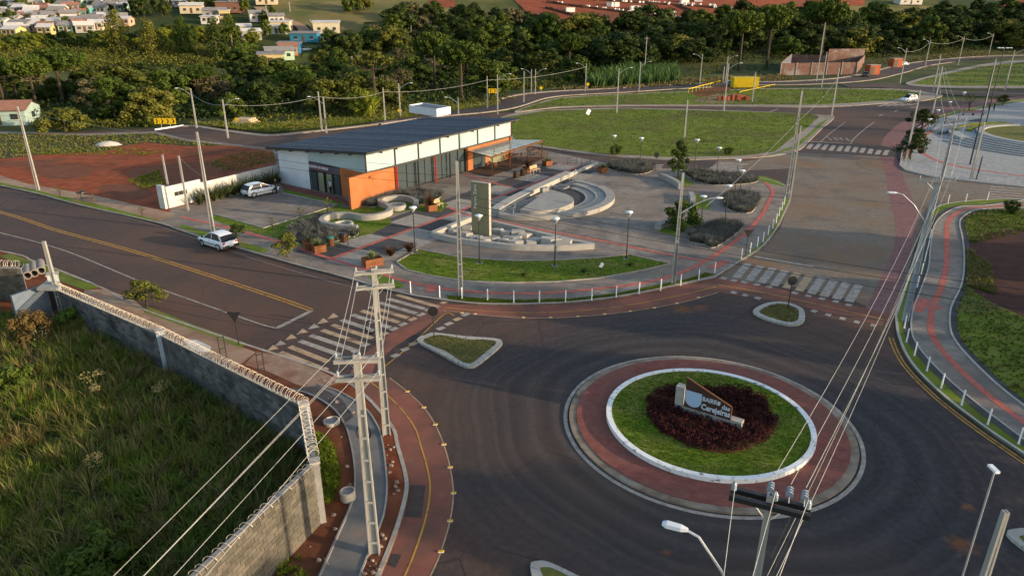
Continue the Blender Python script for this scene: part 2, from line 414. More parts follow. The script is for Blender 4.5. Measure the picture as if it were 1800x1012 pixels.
# ------------------------------------------------ roads (asphalt bed at z = 0, kerbed blocks lie on it)
sheet('road', [(-700, 330), (-400, 255), (270, 226), (345, 221), (480, 236), (640, 221), (760, 204), (900, 197), (1100, 186), (1460, 183), (1700, 176), (2100, 170), (2500, 330), (2500, 700), (2300, 1400), (-300, 1400), (-900, 700)], 0.0, M_asph)
def street(pts, w, name='road', z=.02, m=None):
    path = spline([T(*p) for p in pts], per=6)
    a, b = offset(path, w/2), offset(path, -w/2)
    mb = MB().grid([[(q.x, q.y, q.z+z), (p.x, p.y, p.z+z)] for p, q in zip(a, b)])
    o = mb.build(name, m or M_asph_far); o['kind'] = 'structure'
    return path
n1 = street([(640, 216), (700, 207), (770, 200), (840, 194), (880, 186), (930, 172), (985, 165), (1080, 160), (1180, 154), (1300, 148), (1400, 147), (1500, 140), (1560, 128), (1610, 115), (1680, 106), (1750, 101), (1860, 98)], 8.0)
street([(1480, 150), (1560, 152), (1640, 160), (1720, 166), (1860, 163)], 11)
for d in (4.15, -4.15):
    pa = offset(n1, d); kb = MB(); w = 1.3 if d > 0 else .6
    a, b = offset(n1, d), offset(n1, d+(w if d > 0 else -w))
    kb.grid([[(p.x, p.y, .02), (p.x, p.y, .16), (q.x, q.y, .16), (q.x, q.y, 0)] for p, q in zip(a[:-14] if d < 0 else a, b[:-14] if d < 0 else b)])
    o = kb.build('pavement', M_pav); o['kind'] = 'structure'

Z1 = .12
# main road to the top right: block paving, then asphalt again beyond the crossing
sheet('paved_road', [(1255, 492), (1300, 462), (1340, 436), (1372, 400), (1391, 345), (1397, 296), (1245, 303), (1150, 300), (1165, 288), (1262, 281), (1312, 283), (1400, 268), (1545, 275), (1580, 290), (1640, 312), (1800, 330), (1900, 340), (1900, 420), (1800, 392), (1735, 350), (1660, 360), (1636, 375), (1610, 430), (1585, 520), (1570, 558), (1500, 528), (1380, 500)], .004, M_paver_road)
sheet('asphalt_street', [(1060, 277), (1180, 283), (1262, 281), (1245, 303), (1188, 299), (1060, 287), (960, 268), (960, 262)], .008, M_asph_far)
# red cycle lane on the paved road
lane_l = sp([(1546, 276), (1556, 305), (1563, 345), (1572, 385), (1574, 420), (1560, 462), (1540, 505), (1520, 545)])
lane_r = sp([(1576, 276), (1592, 320), (1608, 360), (1612, 385), (1606, 420), (1593, 470), (1580, 520), (1572, 556)])
sheet('cycle_lane', lane_l+lane_r[::-1], .008, M_paver_pink, px=False)
lane2_l = sp([(1548, 256), (1556, 240), (1580, 218), (1610, 203), (1660, 190), (1740, 176), (1820, 166)])
lane2_r = sp([(1576, 262), (1590, 240), (1612, 222), (1640, 207), (1690, 196), (1760, 184), (1820, 174)])
sheet('cycle_lane', lane2_l+lane2_r[::-1], .014, M_paver_pink, px=False)
# red asphalt cycle lanes round the roundabout
lo = sp([(685, 664), (716, 688), (745, 716), (765, 746), (780, 781), (791, 821), (797, 866), (791, 915), (775, 969), (757, 1011), (720, 1080)])
li = sp([(606, 668), (640, 693), (667, 720), (695, 756), (702, 784), (716, 834), (718, 864), (708, 909), (691, 959), (671, 1009), (640, 1080)])
sheet('cycle_lane', lo+li[::-1], .004, M_lane_red, px=False)
po = sp([(780, 546), (840, 553), (900, 558), (960, 559), (1012, 557), (1080, 551), (1150, 541), (1210, 529), (1262, 514)])
pi_ = sp([(786, 534), (840, 536), (900, 537), (960, 536), (1010, 533), (1080, 525), (1150, 512), (1200, 501), (1256, 490)])
sheet('cycle_lane', po+pi_[::-1], .004, M_lane_red, px=False)
sheet('cycle_lane', [(660, 640), (690, 612), (740, 580), (786, 548), (786, 532), (760, 534), (690, 583), (640, 622), (606, 668), (640, 693)], .006, M_lane_red)
sheet('cycle_lane', [(1256, 490), (1300, 492), (1400, 515), (1500, 537), (1572, 553), (1574, 578), (1480, 555), (1380, 531), (1262, 514)], .009, M_lane_red)
# repaired patches in the cycle lane
for p in ([(722, 853), (748, 852), (741, 910), (711, 908)], [(688, 972), (706, 974), (695, 998), (681, 992)]):
    sheet('asphalt_patch', p, .009, M_asph_far)
# road paint
def paint(path, w, m=M_white_line, z=.013): return line('road_marking', path, w, z, m)
paint(lo, .06, M_orange_line); paint(po, .07, M_orange_line)
mid = [a.lerp(b, .52) for a, b in zip(lo, li)]; paint(mid, .08, M_yellow)
midp = [a.lerp(b, .42) for a, b in zip(po, pi_)]; paint(midp, .08, M_yellow)
paint(sp([(665, 652), (700, 625), (740, 590), (782, 552), (800, 555)]), .09, M_yellow)
paint(sp([(1262, 500), (1350, 516), (1420, 531), (1490, 547), (1560, 563)]), .09, M_yellow)
yl = sp([(-160, 338), (0, 373), (100, 405), (225, 439), (337, 474), (425, 503), (500, 528), (547, 545)])
paint(offset(yl, .16), .13, M_yellow); paint(offset(yl, -.16), .13, M_yellow)
studs = MB()
paint(sp([(-160, 370), (0, 409), (112, 440), (245, 494), (350, 532), (450, 567), (486, 577)]), .13)
paint(gl([(548, 546), (486, 577)]), .35)
paint(sp([(140, 362), (280, 398), (450, 456), (600, 500), (650, 512)]), .05)
paint(gl([(1326, 451), (1430, 469)]), .4)
paint(sp([(1443, 249), (1455, 238), (1468, 228), (1486, 214.5)]), .16); paint(gl([(1414, 248.3), (1495, 253)]), .35); paint(sp([(1495, 253), (1502, 243), (1519, 228), (1537, 214.5)]), .18)
paint(gl([(1462, 212), (1486, 213)]), .12)
for a, b in (((1545, 204), (1552, 201)), ((1572, 197), (1578, 194)), ((1600, 190), (1612, 187)), ((1640, 190), (1662, 188)), ((1655, 165), (1680, 164)), ((1350, 198), (1368, 192))):
    paint(gl([a, b]), .3)
# ------------------------------------------------ crossings: one thing per crossing, one part per stripe
def crossing(label, lines, w, mats=(M_white_line,), extra=None, z=.014, name='zebra_crossing'):
    c = g(*lines[len(lines)//2][0]); t = thing(name, label, 'crossing', (c.x, c.y, 0))
    for i, (a, b) in enumerate(lines):
        ribbon(gl([a, b]), w, z+.0004*(i % 3)).build('stripe', mats[i % len(mats)], t, w=True)
    for a, wd, m in (extra or []):
        ribbon(gl(a), wd, z).build('marking_block', m, t, w=True)
    return t
W = [((492, 619), (564, 647)), ((509, 609), (577, 636)), ((527, 599), (598, 624)), ((546, 589), (622, 615)), ((566, 580), (637, 604)), ((584, 571), (655, 595)), ((600, 562), (670, 586)), ((619, 553), (686, 576)), ((635, 546), (702, 567)), ((650, 539), (717, 559)), ((667, 532), (732, 551)), ((682, 525), (746, 543)), ((697, 518), (772, 540))]
sq = [(570, 649), (625, 617), (642, 606), (676, 587), (692, 578), (708, 570), (725, 561), (740, 553), (754, 544), (782, 531), (695, 625), (712, 614), (727, 604), (775, 577), (789, 569), (804, 561), (818, 553)]
ex = [([(x-6, y+2.4), (x+6, y-2.4)], .42, M_white_line if i % 3 else M_orange_line) for i, (x, y) in enumerate(sq)]
zc = crossing('wide zebra crossing over the left road, with triangles beside it', W, .42, (M_orange_line, M_orange_line, M_white_line, M_white_line), ex)
tri = [(478, 612), (491, 604), (510, 593), (530, 583), (550, 574), (566, 565), (584, 556)]
for i, (x, y) in enumerate(tri):
    MB().face([(*g(x-9, y+5)[:2], .015), (*g(x+12, y+1)[:2], .015), (*g(x+2, y-6)[:2], .015)]).build('triangle_marking', M_orange_line if i % 3 != 1 else M_white_line, zc, w=True)
crossing('zebra crossing with ten stripes on the block-paved road, nearest the roundabout', [((1315+21.7*i, 463+4.1*i), (1294+22*i, 488+4.7*i)) for i in range(10)], .62, (M_white_line, M_white_line, M_white_line, M_white_line, M_orange_line, M_orange_line),
         [([(x-5, y-1.2), (x+5, y+1.2)], .5, M_white_line) for x, y in [(1272, 489), (1290, 493), (1308, 496), (1330, 500), (1352, 504), (1397, 515), (1421, 520), (1445, 525), (1469, 530), (1492, 536), (1290, 514), (1310, 519), (1332, 524), (1431, 547), (1456, 553), (1481, 560), (1506, 566), (1535, 572)]])
N_ = [((310, 0), (280, 35)), ((365, 0), (330, 38)), ((415, 5), (385, 42)), ((465, 10), (440, 48)), ((518, 15), (495, 52)), ((570, 15), (550, 55)), ((622, 22), (600, 60)), ((675, 28), (655, 63)), ((728, 35), (712, 70)), ((785, 45), (765, 75)), ((840, 45), (820, 80))]
q4 = lambda p: (1350+p[0]/4, 253+p[1]/4)
crossing('zebra crossing on the asphalt below the word PARE', [(q4(a), q4(b)) for a, b in N_], .62)
sheet('asphalt_street', [(1398, 268), (1404, 247), (1548, 256), (1580, 265), (1577, 277), (1545, 275)], .007, M_asph_far)
q5 = lambda p: (1060+p[0]/5, 220+p[1]/5)
lx = [(900, 402), (918, 389), (934, 378), (950, 368), (967, 358), (984, 348), (1000, 338), (1015, 330)]; rx = [(1160, 430), (1172, 416), (1186, 403), (1202, 391), (1220, 378), (1240, 366), (1260, 353), (1280, 342)]
crossing('zebra crossing on the side street behind the plaza lavender beds', [(q5(a), q5(b)) for a, b in zip(lx, rx)], .5)
crossing('short zebra crossing beside the dark lavender bed behind the plaza', [((1147, 302-2.6*i), (1160+1.6*i, 301-2.8*i)) for i in range(5)], .45, z=.018)
crossing('zebra crossing at the right edge beside the curved brick path', [((1742-1.2*i, 324+4.2*i), (1830, 329.5+4.6*i)) for i in range(6)], .42)
crossing('far zebra crossing in front of the white car on the junction', [((1545+13*i, 187-.4*i), (1562+13*i, 182.5-.2*i)) for i in range(5)], .7)
# the word PARE, painted to be read by drivers coming towards us
def text(body, size, m, extrude=.004, name='lettering', align='CENTER', parent=None, bold=0.):
    cu = bpy.data.curves.new(name, 'FONT'); cu.body = body; cu.size = size; cu.extrude = extrude; cu.align_x = align; cu.align_y = 'CENTER'; cu.offset = bold
    cu.resolution_u = 3
    ob = bpy.data.objects.new(name, cu); col.objects.link(ob)
    dg = bpy.context.evaluated_depsgraph_get(); me = bpy.data.meshes.new_from_object(ob.evaluated_get(dg))
    bpy.data.objects.remove(ob); me.materials.clear(); me.materials.append(m)
    o = mk(name, me, None, parent)
    if parent is not None: REG.setdefault(parent.name, []).append(o)
    return o
pa, pb = g(1457, 243.5), g(1488, 244.5)
for ch, k in zip('ERAP', (0, 1, 2, 3)):
    o = text(ch, 1.9, M_white_line, .002, 'road_letter'); p = pa.lerp(pb, k/3)
    o.location = (p.x, p.y, .02); o.rotation_euler = (0, 0, math.pi+math.atan2(pb.y-pa.y, pb.x-pa.x)); o.scale = (.52, 2.5, 1); o['kind'] = 'structure'
# raised yellow studs on the lane edge
stud = None
M_stud = mat('stud_yellow', [(.55, .33, .05)], rough=.5)
def place_studs(pts, where):
    global stud
    for i, (x, y) in enumerate(pts):
        p = g(x, y)
        if stud is None:
            stud = thing('road_stud', '', 'road stud', (p.x, p.y, .012))
            MB().box((0, 0, 0), .26, .14, .035, 0, .7).build('stud_body', M_stud, stud); MB().box((0, -.075, .004), .2, .012, .02).build('reflector', M_white, stud); o = stud
        else: o = clone(stud, (p.x, p.y, .012))
        tag(o, 'yellow road stud on the cycle lane edge %s, %s along' % (where, 'first second third fourth fifth sixth seventh eighth ninth tenth'.split()[i]), 'road stud', 'road studs on the cycle lane edge')
place_studs([(716, 688), (745, 716), (765, 746), (780, 781), (791, 821), (797, 866), (791, 915), (775, 969)], 'at the bottom left')
place_studs([(812, 550), (835, 552), (920, 558), (968, 558), (1016, 556), (1063, 552), (1108, 547), (1150, 541), (1190, 533), (1228, 523)], 'below the curved lawn')
# ------------------------------------------------ the plaza block: kerbed slab with paving, lots, lawns
far_kerb = [(-700, 322), (-300, 290), (0, 328), (62, 341), (140, 362), (272, 392), (312, 405), (360, 421), (450, 447), (520, 467), (600, 488), (657, 505)]
front = [(657, 505), (700, 516), (740, 524), (790, 531), (840, 536), (900, 537), (960, 536), (1010, 533), (1080, 525), (1150, 512), (1200, 501), (1256, 490)]
right = [(1256, 490), (1300, 462), (1340, 436), (1365, 405), (1380, 375), (1390, 350), (1386, 332), (1368, 322), (1345, 316), (1300, 308), (1245, 303), (1188, 299), (1140, 297), (1060, 287), (990, 273), (930, 262)]
k1 = spline(gl(far_kerb[2:]), per=5); k2 = spline(gl(front), per=6); k3 = spline(gl(right), per=6)
plaza_out = gl([(-700, 322)])+gl([(-300, 345)])+k1+k2[1:]+k3[1:]+gl([(700, 225), (480, 262), (330, 246), (272, 232), (150, 236), (0, 232), (-400, 262)])
sheet('plaza_paving', plaza_out, Z1, M_paver, z0=-.02, px=False)
M_kerb_lt = M_conc_lt
kerb(k1, .16, .135, off=.08); kerb(k2, .16, .135, off=.08); kerb(k3, .16, .135, off=.08)
def onp(name, pts, m, dz=.004, spl=False, per=5, kind='structure'):
    P = spline(gl(pts), per=per, closed=True) if spl else gl(pts)
    return sheet(name, P, Z1+dz, m, px=False, kind=kind), P
# left of the plaza: soil lot, weedy edge, dusty pavement, grass verge
onp('soil_lot', [(-400, 300), (-300, 268), (0, 236), (150, 240), (272, 236), (330, 250), (480, 265), (494, 323), (470, 318), (400, 340), (330, 372), (310, 378), (170, 346), (50, 325), (0, 311), (-300, 270)][:] and [(-420, 300), (-300, 266), (0, 236), (150, 240), (272, 236), (330, 250), (480, 265), (494, 322), (300, 369), (300, 376), (170, 346), (50, 325), (0, 311), (-200, 286)], M_soil2)
for _pp in ([(60, 300), (110, 292), (160, 296), (150, 312), (90, 316)], [(230, 300), (300, 290), (380, 285), (400, 300), (330, 322), (260, 330)], [(170, 330), (240, 326), (270, 345), (220, 352)], [(0, 290), (60, 283), (120, 280), (60, 296)]):
    onp('grey_soil_patch', _pp, mat('grey_soil', [(.125, .042, .022), (.18, .066, .036)], .8, .98, 8, bump=.6, bscale=6), .006, True)
_, verge_weeds = onp('weedy_ground', [(-420, 262), (-300, 250), (0, 236), (150, 240), (272, 236), (330, 250), (400, 257), (330, 259), (260, 252), (215, 258), (180, 268), (90, 272), (0, 281), (-300, 270)], M_wild, .008)
onp('dusty_pavement', [(-300, 262), (0, 310), (50, 325), (170, 346), (310, 378), (284, 390), (160, 358), (52, 334), (0, 322), (-300, 285)][:] and [(-220, 262), (0, 310), (50, 325), (170, 346), (310, 378), (284, 390), (160, 358), (52, 334), (0, 322), (-220, 276)], M_tan, .012)
verge_px = [(-220, 277), (0, 322), (52, 334), (160, 358), (284, 390), (270, 391), (140, 361), (62, 340), (0, 327), (-220, 283)]
_, verge1 = onp('grass_verge', verge_px, M_lawn, .014)
_, verge2 = onp('grass_verge', [(313, 400), (322, 397), (372, 412), (360, 419)], M_lawn)
_, verge3 = onp('grass_verge', [(395, 428), (412, 424), (475, 441), (462, 448)], M_lawn)
# forecourt lawn strips
onp('red_path', [(494, 325), (601, 349), (622, 362), (612, 364), (498, 334)], M_paver_red)
_, lawn_a = onp('lawn', [(498, 334), (612, 361), (592, 362), (497, 341)], M_lawn, .006)
_, lawn_b = onp('lawn', [(378, 380), (463, 404), (594, 363), (618, 371), (700, 352), (768, 347), (788, 362), (775, 375), (720, 372), (684, 378), (688, 396), (655, 412), (610, 424), (575, 436), (545, 440), (508, 427), (470, 417), (420, 404), (372, 388)], M_lawn, .007)
kerb(gl([(378, 379), (463, 403.5), (594, 362.5), (497, 341)]), .1, .20)
# checkerboard promenade
A, B = g(575, 460), g(1020, 293.5); d = (B-A).normalized(); nrm = Vector((-d.y, d.x, 0)); Ln = (B-A).length
hw = 3.3; nc = 12; tl = thing('checker_paving', '', None, (A.x, A.y, 0)); tl['kind'] = 'structure'
for i in range(nc):
    for s in (0, 1):
        a0, a1 = Ln*i/nc, Ln*(i+1)/nc; o0, o1 = (.22, hw) if s == 0 else (-hw, -.22)
        q = [A+d*a0+nrm*o0, A+d*a1+nrm*o0, A+d*a1+nrm*o1, A+d*a0+nrm*o1]
        MB().face([(p.x, p.y, Z1+.006) for p in q[::-1]]).build('paving_panel', M_paver_dk if (i+s) % 2 == 0 else M_paver_lt, tl, w=True)
for s in (1, -1):
    q = [A+nrm*s*hw, B+nrm*s*hw, B+nrm*s*(hw+.9), A+nrm*s*(hw+.9)]
    MB().face([(p.x, p.y, Z1+.005) for p in (q if s < 0 else q[::-1])]).build('paving_border', M_paver_dk if s > 0 else M_paver_lt, tl, w=True)
# red tactile lines
def red(pts, w=.42, dz=.012, spl=True):
    P = spline(gl(pts), per=8) if spl and len(pts) > 2 else gl(pts)
    line('tactile_paving', P, w, Z1+dz, M_tactile)
red([(575, 460), (1012, 296.5)], .45)
red([(318, 383), (400, 402), (480, 424), (530, 440), (575, 455), (620, 469), (660, 480), (710, 496), (780, 510), (860, 517), (950, 518), (1050, 510), (1140, 498), (1200, 480), (1245, 458), (1300, 420), (1335, 385), (1352, 355), (1358, 338), (1345, 322)], .42, .016)
red([(786, 366), (829, 382), (863, 388), (909, 398), (965, 409), (1060, 426), (1175, 450), (1236, 461)], .42, .014)
red([(814, 307), (863, 322), (901, 331)], .36, .014); red([(972, 287), (1010, 292), (1060, 296)], .36, .014)
red([(1250, 474), (1275, 461)], .8, .013); red([(762, 503), (755, 516)], .8, .013)
# plaza lawn crescent
_, lawn_c = onp('lawn', [(697, 463), (735, 441), (765, 446), (800, 453), (850, 458), (900, 461), (975, 460), (1060, 455), (1105, 450), (1178, 466), (1130, 478), (1050, 492), (980, 498), (900, 500), (820, 497), (760, 488), (715, 477)], M_lawn, .008)
kerb([Vector(p) for p in lawn_c]+[Vector(lawn_c[0])], .1, .19)
_, lawn_d = onp('lawn', [(1185, 318), (1200, 309), (1221, 326), (1199, 331)], M_lawn, .008)
_, lawn_e = onp('lawn', [(1154, 409), (1205, 389), (1228, 393), (1185, 416)], M_lawn, .008)
_, lawn_f = onp('lawn', [(1218, 343), (1245, 345), (1248, 370), (1221, 369)], M_lawn, .008)
# verges with bollards along the kerb
_, v1 = onp('grass_verge', [(640, 483), (662, 482), (700, 497), (712, 506), (690, 511), (660, 502)], M_lawn, .009)
_, v2 = onp('grass_verge', [(785, 522), (840, 527), (900, 530), (1000, 528), (1080, 519), (1150, 505), (1205, 494), (1240, 482), (1256, 485), (1200, 499), (1150, 510), (1080, 523), (1000, 532), (900, 535), (840, 534), (790, 529)], M_lawn, .009)
_, v3 = onp('grass_verge', [(1292, 458), (1303, 456), (1340, 428), (1361, 398), (1370, 372), (1380, 350), (1388, 352), (1377, 376), (1362, 405), (1338, 434), (1302, 460)], M_lawn, .009)
_, v4 = onp('grass_verge', [(1318, 310), (1345, 312), (1372, 321), (1384, 331), (1360, 326), (1325, 316)], M_lawn, .009)
onp('gravel_bed', [(762, 417), (829, 389), (1044, 438), (984, 440), (909, 440), (852, 433), (803, 427)], M_gravel, .012)

# ------------------------------------------------ grassy lot behind the plaza, green strip beyond
def block(name, pts, m, z=Z1, per=4, kerbed=True):
    m = M_pav
    P = spline(gl(pts), per=per, closed=True)
    sheet(name, P, z, m, z0=-.02, px=False)
    if kerbed: kerb(P+[P[0]], .15, z+.015, M_pav, name='kerb')
    return P
lotP = block('pavement', [(880, 208), (960, 195), (1100, 191), (1300, 196), (1440, 203), (1466, 206), (1445, 226), (1420, 250), (1400, 266), (1340, 277), (1262, 280), (1180, 282), (1060, 275), (960, 261), (905, 250)], M_conc_lt)
_, lot = onp('grass_lot', [(883, 208.5), (960, 196), (1100, 192), (1300, 197), (1425, 201), (1440, 206), (1420, 225), (1390, 245), (1362, 268), (1310, 275), (1262, 276.5), (1180, 278), (1060, 272), (960, 258.5), (907, 248)], M_lawn2, .01)
_, v5 = onp('grass_verge', [(1440, 218), (1458, 208), (1440, 226), (1400, 262), (1345, 276), (1395, 258), (1422, 236)], M_lawn, .012)
stripP = block('pavement', [(905, 198), (940, 184), (985, 173), (1080, 167), (1200, 162), (1330, 157), (1480, 156), (1590, 158), (1645, 166), (1655, 170), (1620, 178), (1560, 182), (1440, 189), (1250, 187), (1100, 187), (980, 190)], M_conc_lt)
_, strip = onp('green_strip', [(910, 196.5), (942, 184), (985, 173.8), (1080, 167.8), (1200, 162.8), (1330, 157.8), (1480, 157), (1585, 159.5), (1625, 166), (1565, 177.5), (1440, 185.5), (1250, 185), (1100, 185), (980, 188)], M_lawn2, .01)
isl = block('pavement', [(1592, 148), (1610, 141), (1660, 128), (1720, 115), (1800, 106), (1950, 103), (2000, 140), (1900, 155), (1780, 156), (1690, 156), (1620, 153)], M_conc_lt)
_, islg = onp('green_strip', [(1604, 148), (1625, 140), (1665, 131), (1725, 118), (1800, 110), (1930, 107), (1960, 140), (1880, 151), (1780, 152), (1690, 152), (1625, 150)], M_lawn2, .01)

# ------------------------------------------------ right: light-paved amphitheatre block, brick footpath block
rp = gl([(1582, 291), (1592, 300), (1640, 312), (1710, 320), (1800, 330), (1900, 340), (2100, 330), (2100, 170), (1820, 172), (1740, 186), (1680, 197), (1640, 209), (1614, 225), (1598, 243), (1586, 265)])
sheet('amphitheatre_paving', rp, Z1, M_paver_white, z0=-.02, px=False)
kerb(rp+[rp[0]], .15, .14, M_conc_lt)
_, v6 = onp('planting_bed', [(1580, 278), (1588, 262), (1600, 242), (1618, 224), (1648, 209), (1680, 199), (1650, 206), (1640, 214), (1622, 228), (1612, 245), (1602, 270), (1594, 284)], M_soil, .006)
_, v6b = onp('grass_verge', [(1640, 206), (1680, 195), (1740, 184), (1820, 170), (1820, 175), (1740, 189), (1690, 199), (1645, 211)], M_lawn2, .008)
red([(1650, 224), (1625, 240), (1614, 255), (1622, 270), (1650, 285), (1700, 297), (1760, 306), (1820, 314)], .6, .01)
bp_out = [(1572, 556), (1578, 595), (1600, 640), (1650, 692), (1720, 747), (1800, 802), (1900, 870), (2050, 960), (2250, 1070), (2500, 1200)]
bp_up = [(1572, 556), (1585, 520), (1604, 460), (1620, 410), (1636, 375), (1660, 360), (1735, 352), (1800, 352), (1950, 360)]
ko, ku = spline(gl(bp_out), per=6), spline(gl(bp_up), per=6)
rb = ko[::-1]+ku[1:]+gl([(2500, 420), (2900, 700), (2900, 1180)])
sheet('footpath_block', rb, Z1, M_lawn2, z0=-.02, px=False)
kerb(ko, .16, .135, off=.08, m=M_conc_lt); kerb(ku, .16, .135, off=-.08, m=M_conc_lt)
pl = sp([(1800, 352), (1735, 361), (1690, 363), (1661, 375), (1643, 395), (1636, 430), (1632, 470), (1618, 510), (1605, 545), (1602, 580), (1615, 610), (1650, 650), (1700, 695), (1780, 757), (1900, 845), (2050, 945), (2260, 1050), (2520, 1170)], Z1)
pr = sp([(1830, 366), (1760, 366), (1715, 370), (1692, 382), (1687, 395), (1692, 420), (1695, 460), (1690, 500), (1672, 540), (1670, 575), (1680, 600), (1710, 635), (1760, 682), (1830, 735), (1950, 820), (2080, 905), (2290, 1010), (2560, 1120)], Z1)
sheet('brick_footpath', pl+pr[::-1], Z1+.012, M_paver, px=False)
pm = [a.lerp(b, .5) for a, b in zip(pl, pr)]
line('tactile_paving', pm, .42, Z1+.02, M_tactile)
for p, o in ((pl, -.24), (pr, .24)): line('dark_border', offset(p, o if p is pl else o), .46, Z1+.016, M_paver_dk)
kerb(offset(pl, .3) if False else pl, .1, .17, M_conc_lt); kerb(pr, .12, .19, M_conc_lt)
red([(1607, 550), (1624, 528)], .9, .021, False); red([(1629, 543), (1654, 543)], .6, .022, False)
_, rsoil = onp('bare_soil', [(1700, 425), (1800, 405), (2000, 430), (2200, 640), (1950, 640), (1800, 560), (1735, 530), (1700, 500), (1705, 460)], mat('shaded_soil', [(.045, .022, .018), (.085, .036, .026)], .9, .98, 8, bump=.6, bscale=6), .006, True)  # soil colour darkened to carry the shade on this verge
for o_ in (-.28, -.50): paint(offset(ko[6:], o_), .10, M_yellow)

# ------------------------------------------------ lower left: pavement, walled lot, soil strip and footpath
lk = [(-300, 395), (0, 442), (60, 460), (110, 478), (183, 508), (250, 543), (340, 575), (425, 604), (487, 624), (565, 650), (606, 668), (640, 693), (667, 720), (695, 756), (702, 784), (716, 834), (718, 864), (708, 909), (691, 959), (671, 1009), (640, 1080)]
kl = spline(gl(lk), per=6)
lb = kl[::-1]+gl([(-300, 395)])+[Vector((-120, 20, 0)), Vector((-60, 2, 0)), Vector((-8, 6, 0))]
sheet('left_block', lb, Z1, M_soil, z0=-.02, px=False)
kerb(kl, .18, .135, M_kerb, off=-.09)
onp('dusty_pavement', [(150, 512), (183, 511), (232, 526), (248, 540), (255, 552), (340, 582), (424, 612), (450, 622), (415, 650), (300, 600), (200, 555), (140, 530)], M_tan, .005)
_, v7 = onp('grass_verge', [(248, 545), (260, 541), (340, 573), (425, 603), (432, 606), (424, 614), (340, 582), (258, 553)], M_lawn, .008)
_, v7b = onp('grass_verge', [(20, 448), (60, 462), (110, 480), (175, 508), (150, 512), (90, 490), (40, 470), (0, 452)], M_lawn2, .006)
onp('white_stain', [(322, 600), (345, 600), (372, 612), (368, 622), (340, 620)], mat('lime_stain', [(.40, .36, .32), (.60, .58, .55)], 1.5, .95), .009)
onp('paver_pavement', [(452, 622), (487, 626), (560, 653), (600, 674), (560, 690), (520, 678), (470, 655), (430, 644)], M_paver_red and brick('tan_paver', (.26, .17, .12), (.33, .22, .155), (.12, .08, .06), .22, .11, R(20), big=((.18, .07, .04), .5, .5, .75)), .006)
fp_l = sp([(505, 684), (545, 694), (585, 718), (607, 748), (618, 785), (624, 830), (622, 870), (610, 905), (592, 945), (562, 1012), (530, 1080)], Z1)
fp_r = sp([(560, 676), (600, 690), (640, 716), (662, 745), (672, 775), (678, 820), (680, 860), (674, 905), (656, 950), (632, 1012), (600, 1080)], Z1)
M_path = mat('path_paving', [(.115, .112, .108), (.175, .168, .16)], 1.2, .9, 7, bump=.3, bscale=25, big=((.24, .15, .11), .5, .55, .75))
sheet('footpath', fp_l+fp_r[::-1], Z1+.01, M_path, px=False)
kerb(fp_l, .08, .2, M_conc_dk); kerb(fp_r, .08, .17, M_conc)
onp('dark_pavers', [(505, 686), (560, 682), (602, 705), (622, 735), (606, 748), (580, 718), (545, 700)], M_paver_dk, .016)
_, v8 = onp('grass_verge', [(556, 768), (575, 775), (590, 800), (597, 840), (590, 872), (574, 890), (560, 850), (553, 810)], M_lawn2, .008, True)

# ------------------------------------------------ the roundabout island
def ring(name, r0, r1, z0, z1, m, n=96, c=RC):
    mb = MB(); an = [2*math.pi*k/n for k in range(n+1)]
    P = lambda r, a, z: (c.x+r*math.cos(a), c.y+r*math.sin(a), z)
    mb.grid([[P(r1, a, z0), P(r1, a, z1), P(r0, a, z1), P(r0, a, z0)] for a in an])
    o = mb.build(name, m); o['kind'] = 'structure'; return o
def disc(name, r, z, m, n=96, c=RC):
    o = MB().prism([(c.x+r*math.cos(2*math.pi*k/n), c.y+r*math.sin(2*math.pi*k/n)) for k in range(n)], z, z).build(name, m); o['kind'] = 'structure'; return o
M_ringline = mat('ring_line', [(.20, .17, .14), (.40, .35, .30)], 2.5, .85, 8)
ring('edge_line', RR+.1, RR+.3, .004, .014, M_ringline)
ring('apron_kerb', RR-.38, RR, -.02, .10, mat('apron_concrete', [(.11, .075, .05), (.21, .165, .125), (.28, .23, .18)], 1.2, .92, 8, bump=.3, bscale=15))
M_apron = bpy.data.materials['red_paver']
ring('apron_paving', 5.0, RR-.38, 0, .13, M_apron)
ring('island_kerb', 4.95, 5.22, 0, .36, mat('white_kerb', [(.20, .19, .18), (.56, .56, .55), (.70, .70, .69)], 3.5, .8, 10, spread=(.34, .46)))
disc('island_lawn', 4.97, .30, M_lawn)
# splitter islands: grass in a stone kerb, each kerb stone its own part
def splitter(label, pts, zc=.15, gm=None):
    P = spline(gl(pts), per=3, closed=True); c = sum(P, Vector())/len(P)
    t = thing('traffic_island', label, 'traffic island', (c.x, c.y, 0))
    inn = [p+(c-p)*min(.45, .42/max(.5, (c-p).length)) for p in P]
    for k in range(0, len(P)):
        j = (k+1) % len(P); a, b = P[k], P[j]; ia, ib = inn[k], inn[j]
        e = .04; a2, b2 = a.lerp(b, e), b.lerp(a, e); ia2, ib2 = ia.lerp(ib, e), ib.lerp(ia, e)
        MB().prism([a2, b2, ib2, ia2], -.01, zc).build('kerb_stone', M_conc_lt, t, w=True)
    MB().prism(inn, 0, zc-.03).build('grass', gm or M_lawn_dry, t, w=True)
    return inn
M_lawn_dry = mat('dry_lawn', [(.085, .09, .022), (.12, .12, .032), (.17, .15, .05)], 1.5, .95, 9, bump=.8, bscale=28)
s1 = splitter('three-cornered grass traffic island with round sign at the left crossing', [(733, 601), (752, 590), (768, 588), (820, 594), (872, 598), (883, 605), (872, 618), (842, 642), (826, 648), (806, 642), (770, 622)])
s2 = splitter('grass traffic island with round sign on the paved road side of the roundabout', [(1323, 549), (1345, 536), (1375, 533), (1404, 541), (1414, 552), (1412, 568), (1392, 574), (1365, 569), (1338, 560)])
s3 = splitter('traffic island cut by the bottom edge, left of centre', [(932, 1000), (945, 990), (965, 992), (1000, 1008), (1040, 1030), (1060, 1060), (960, 1060)])
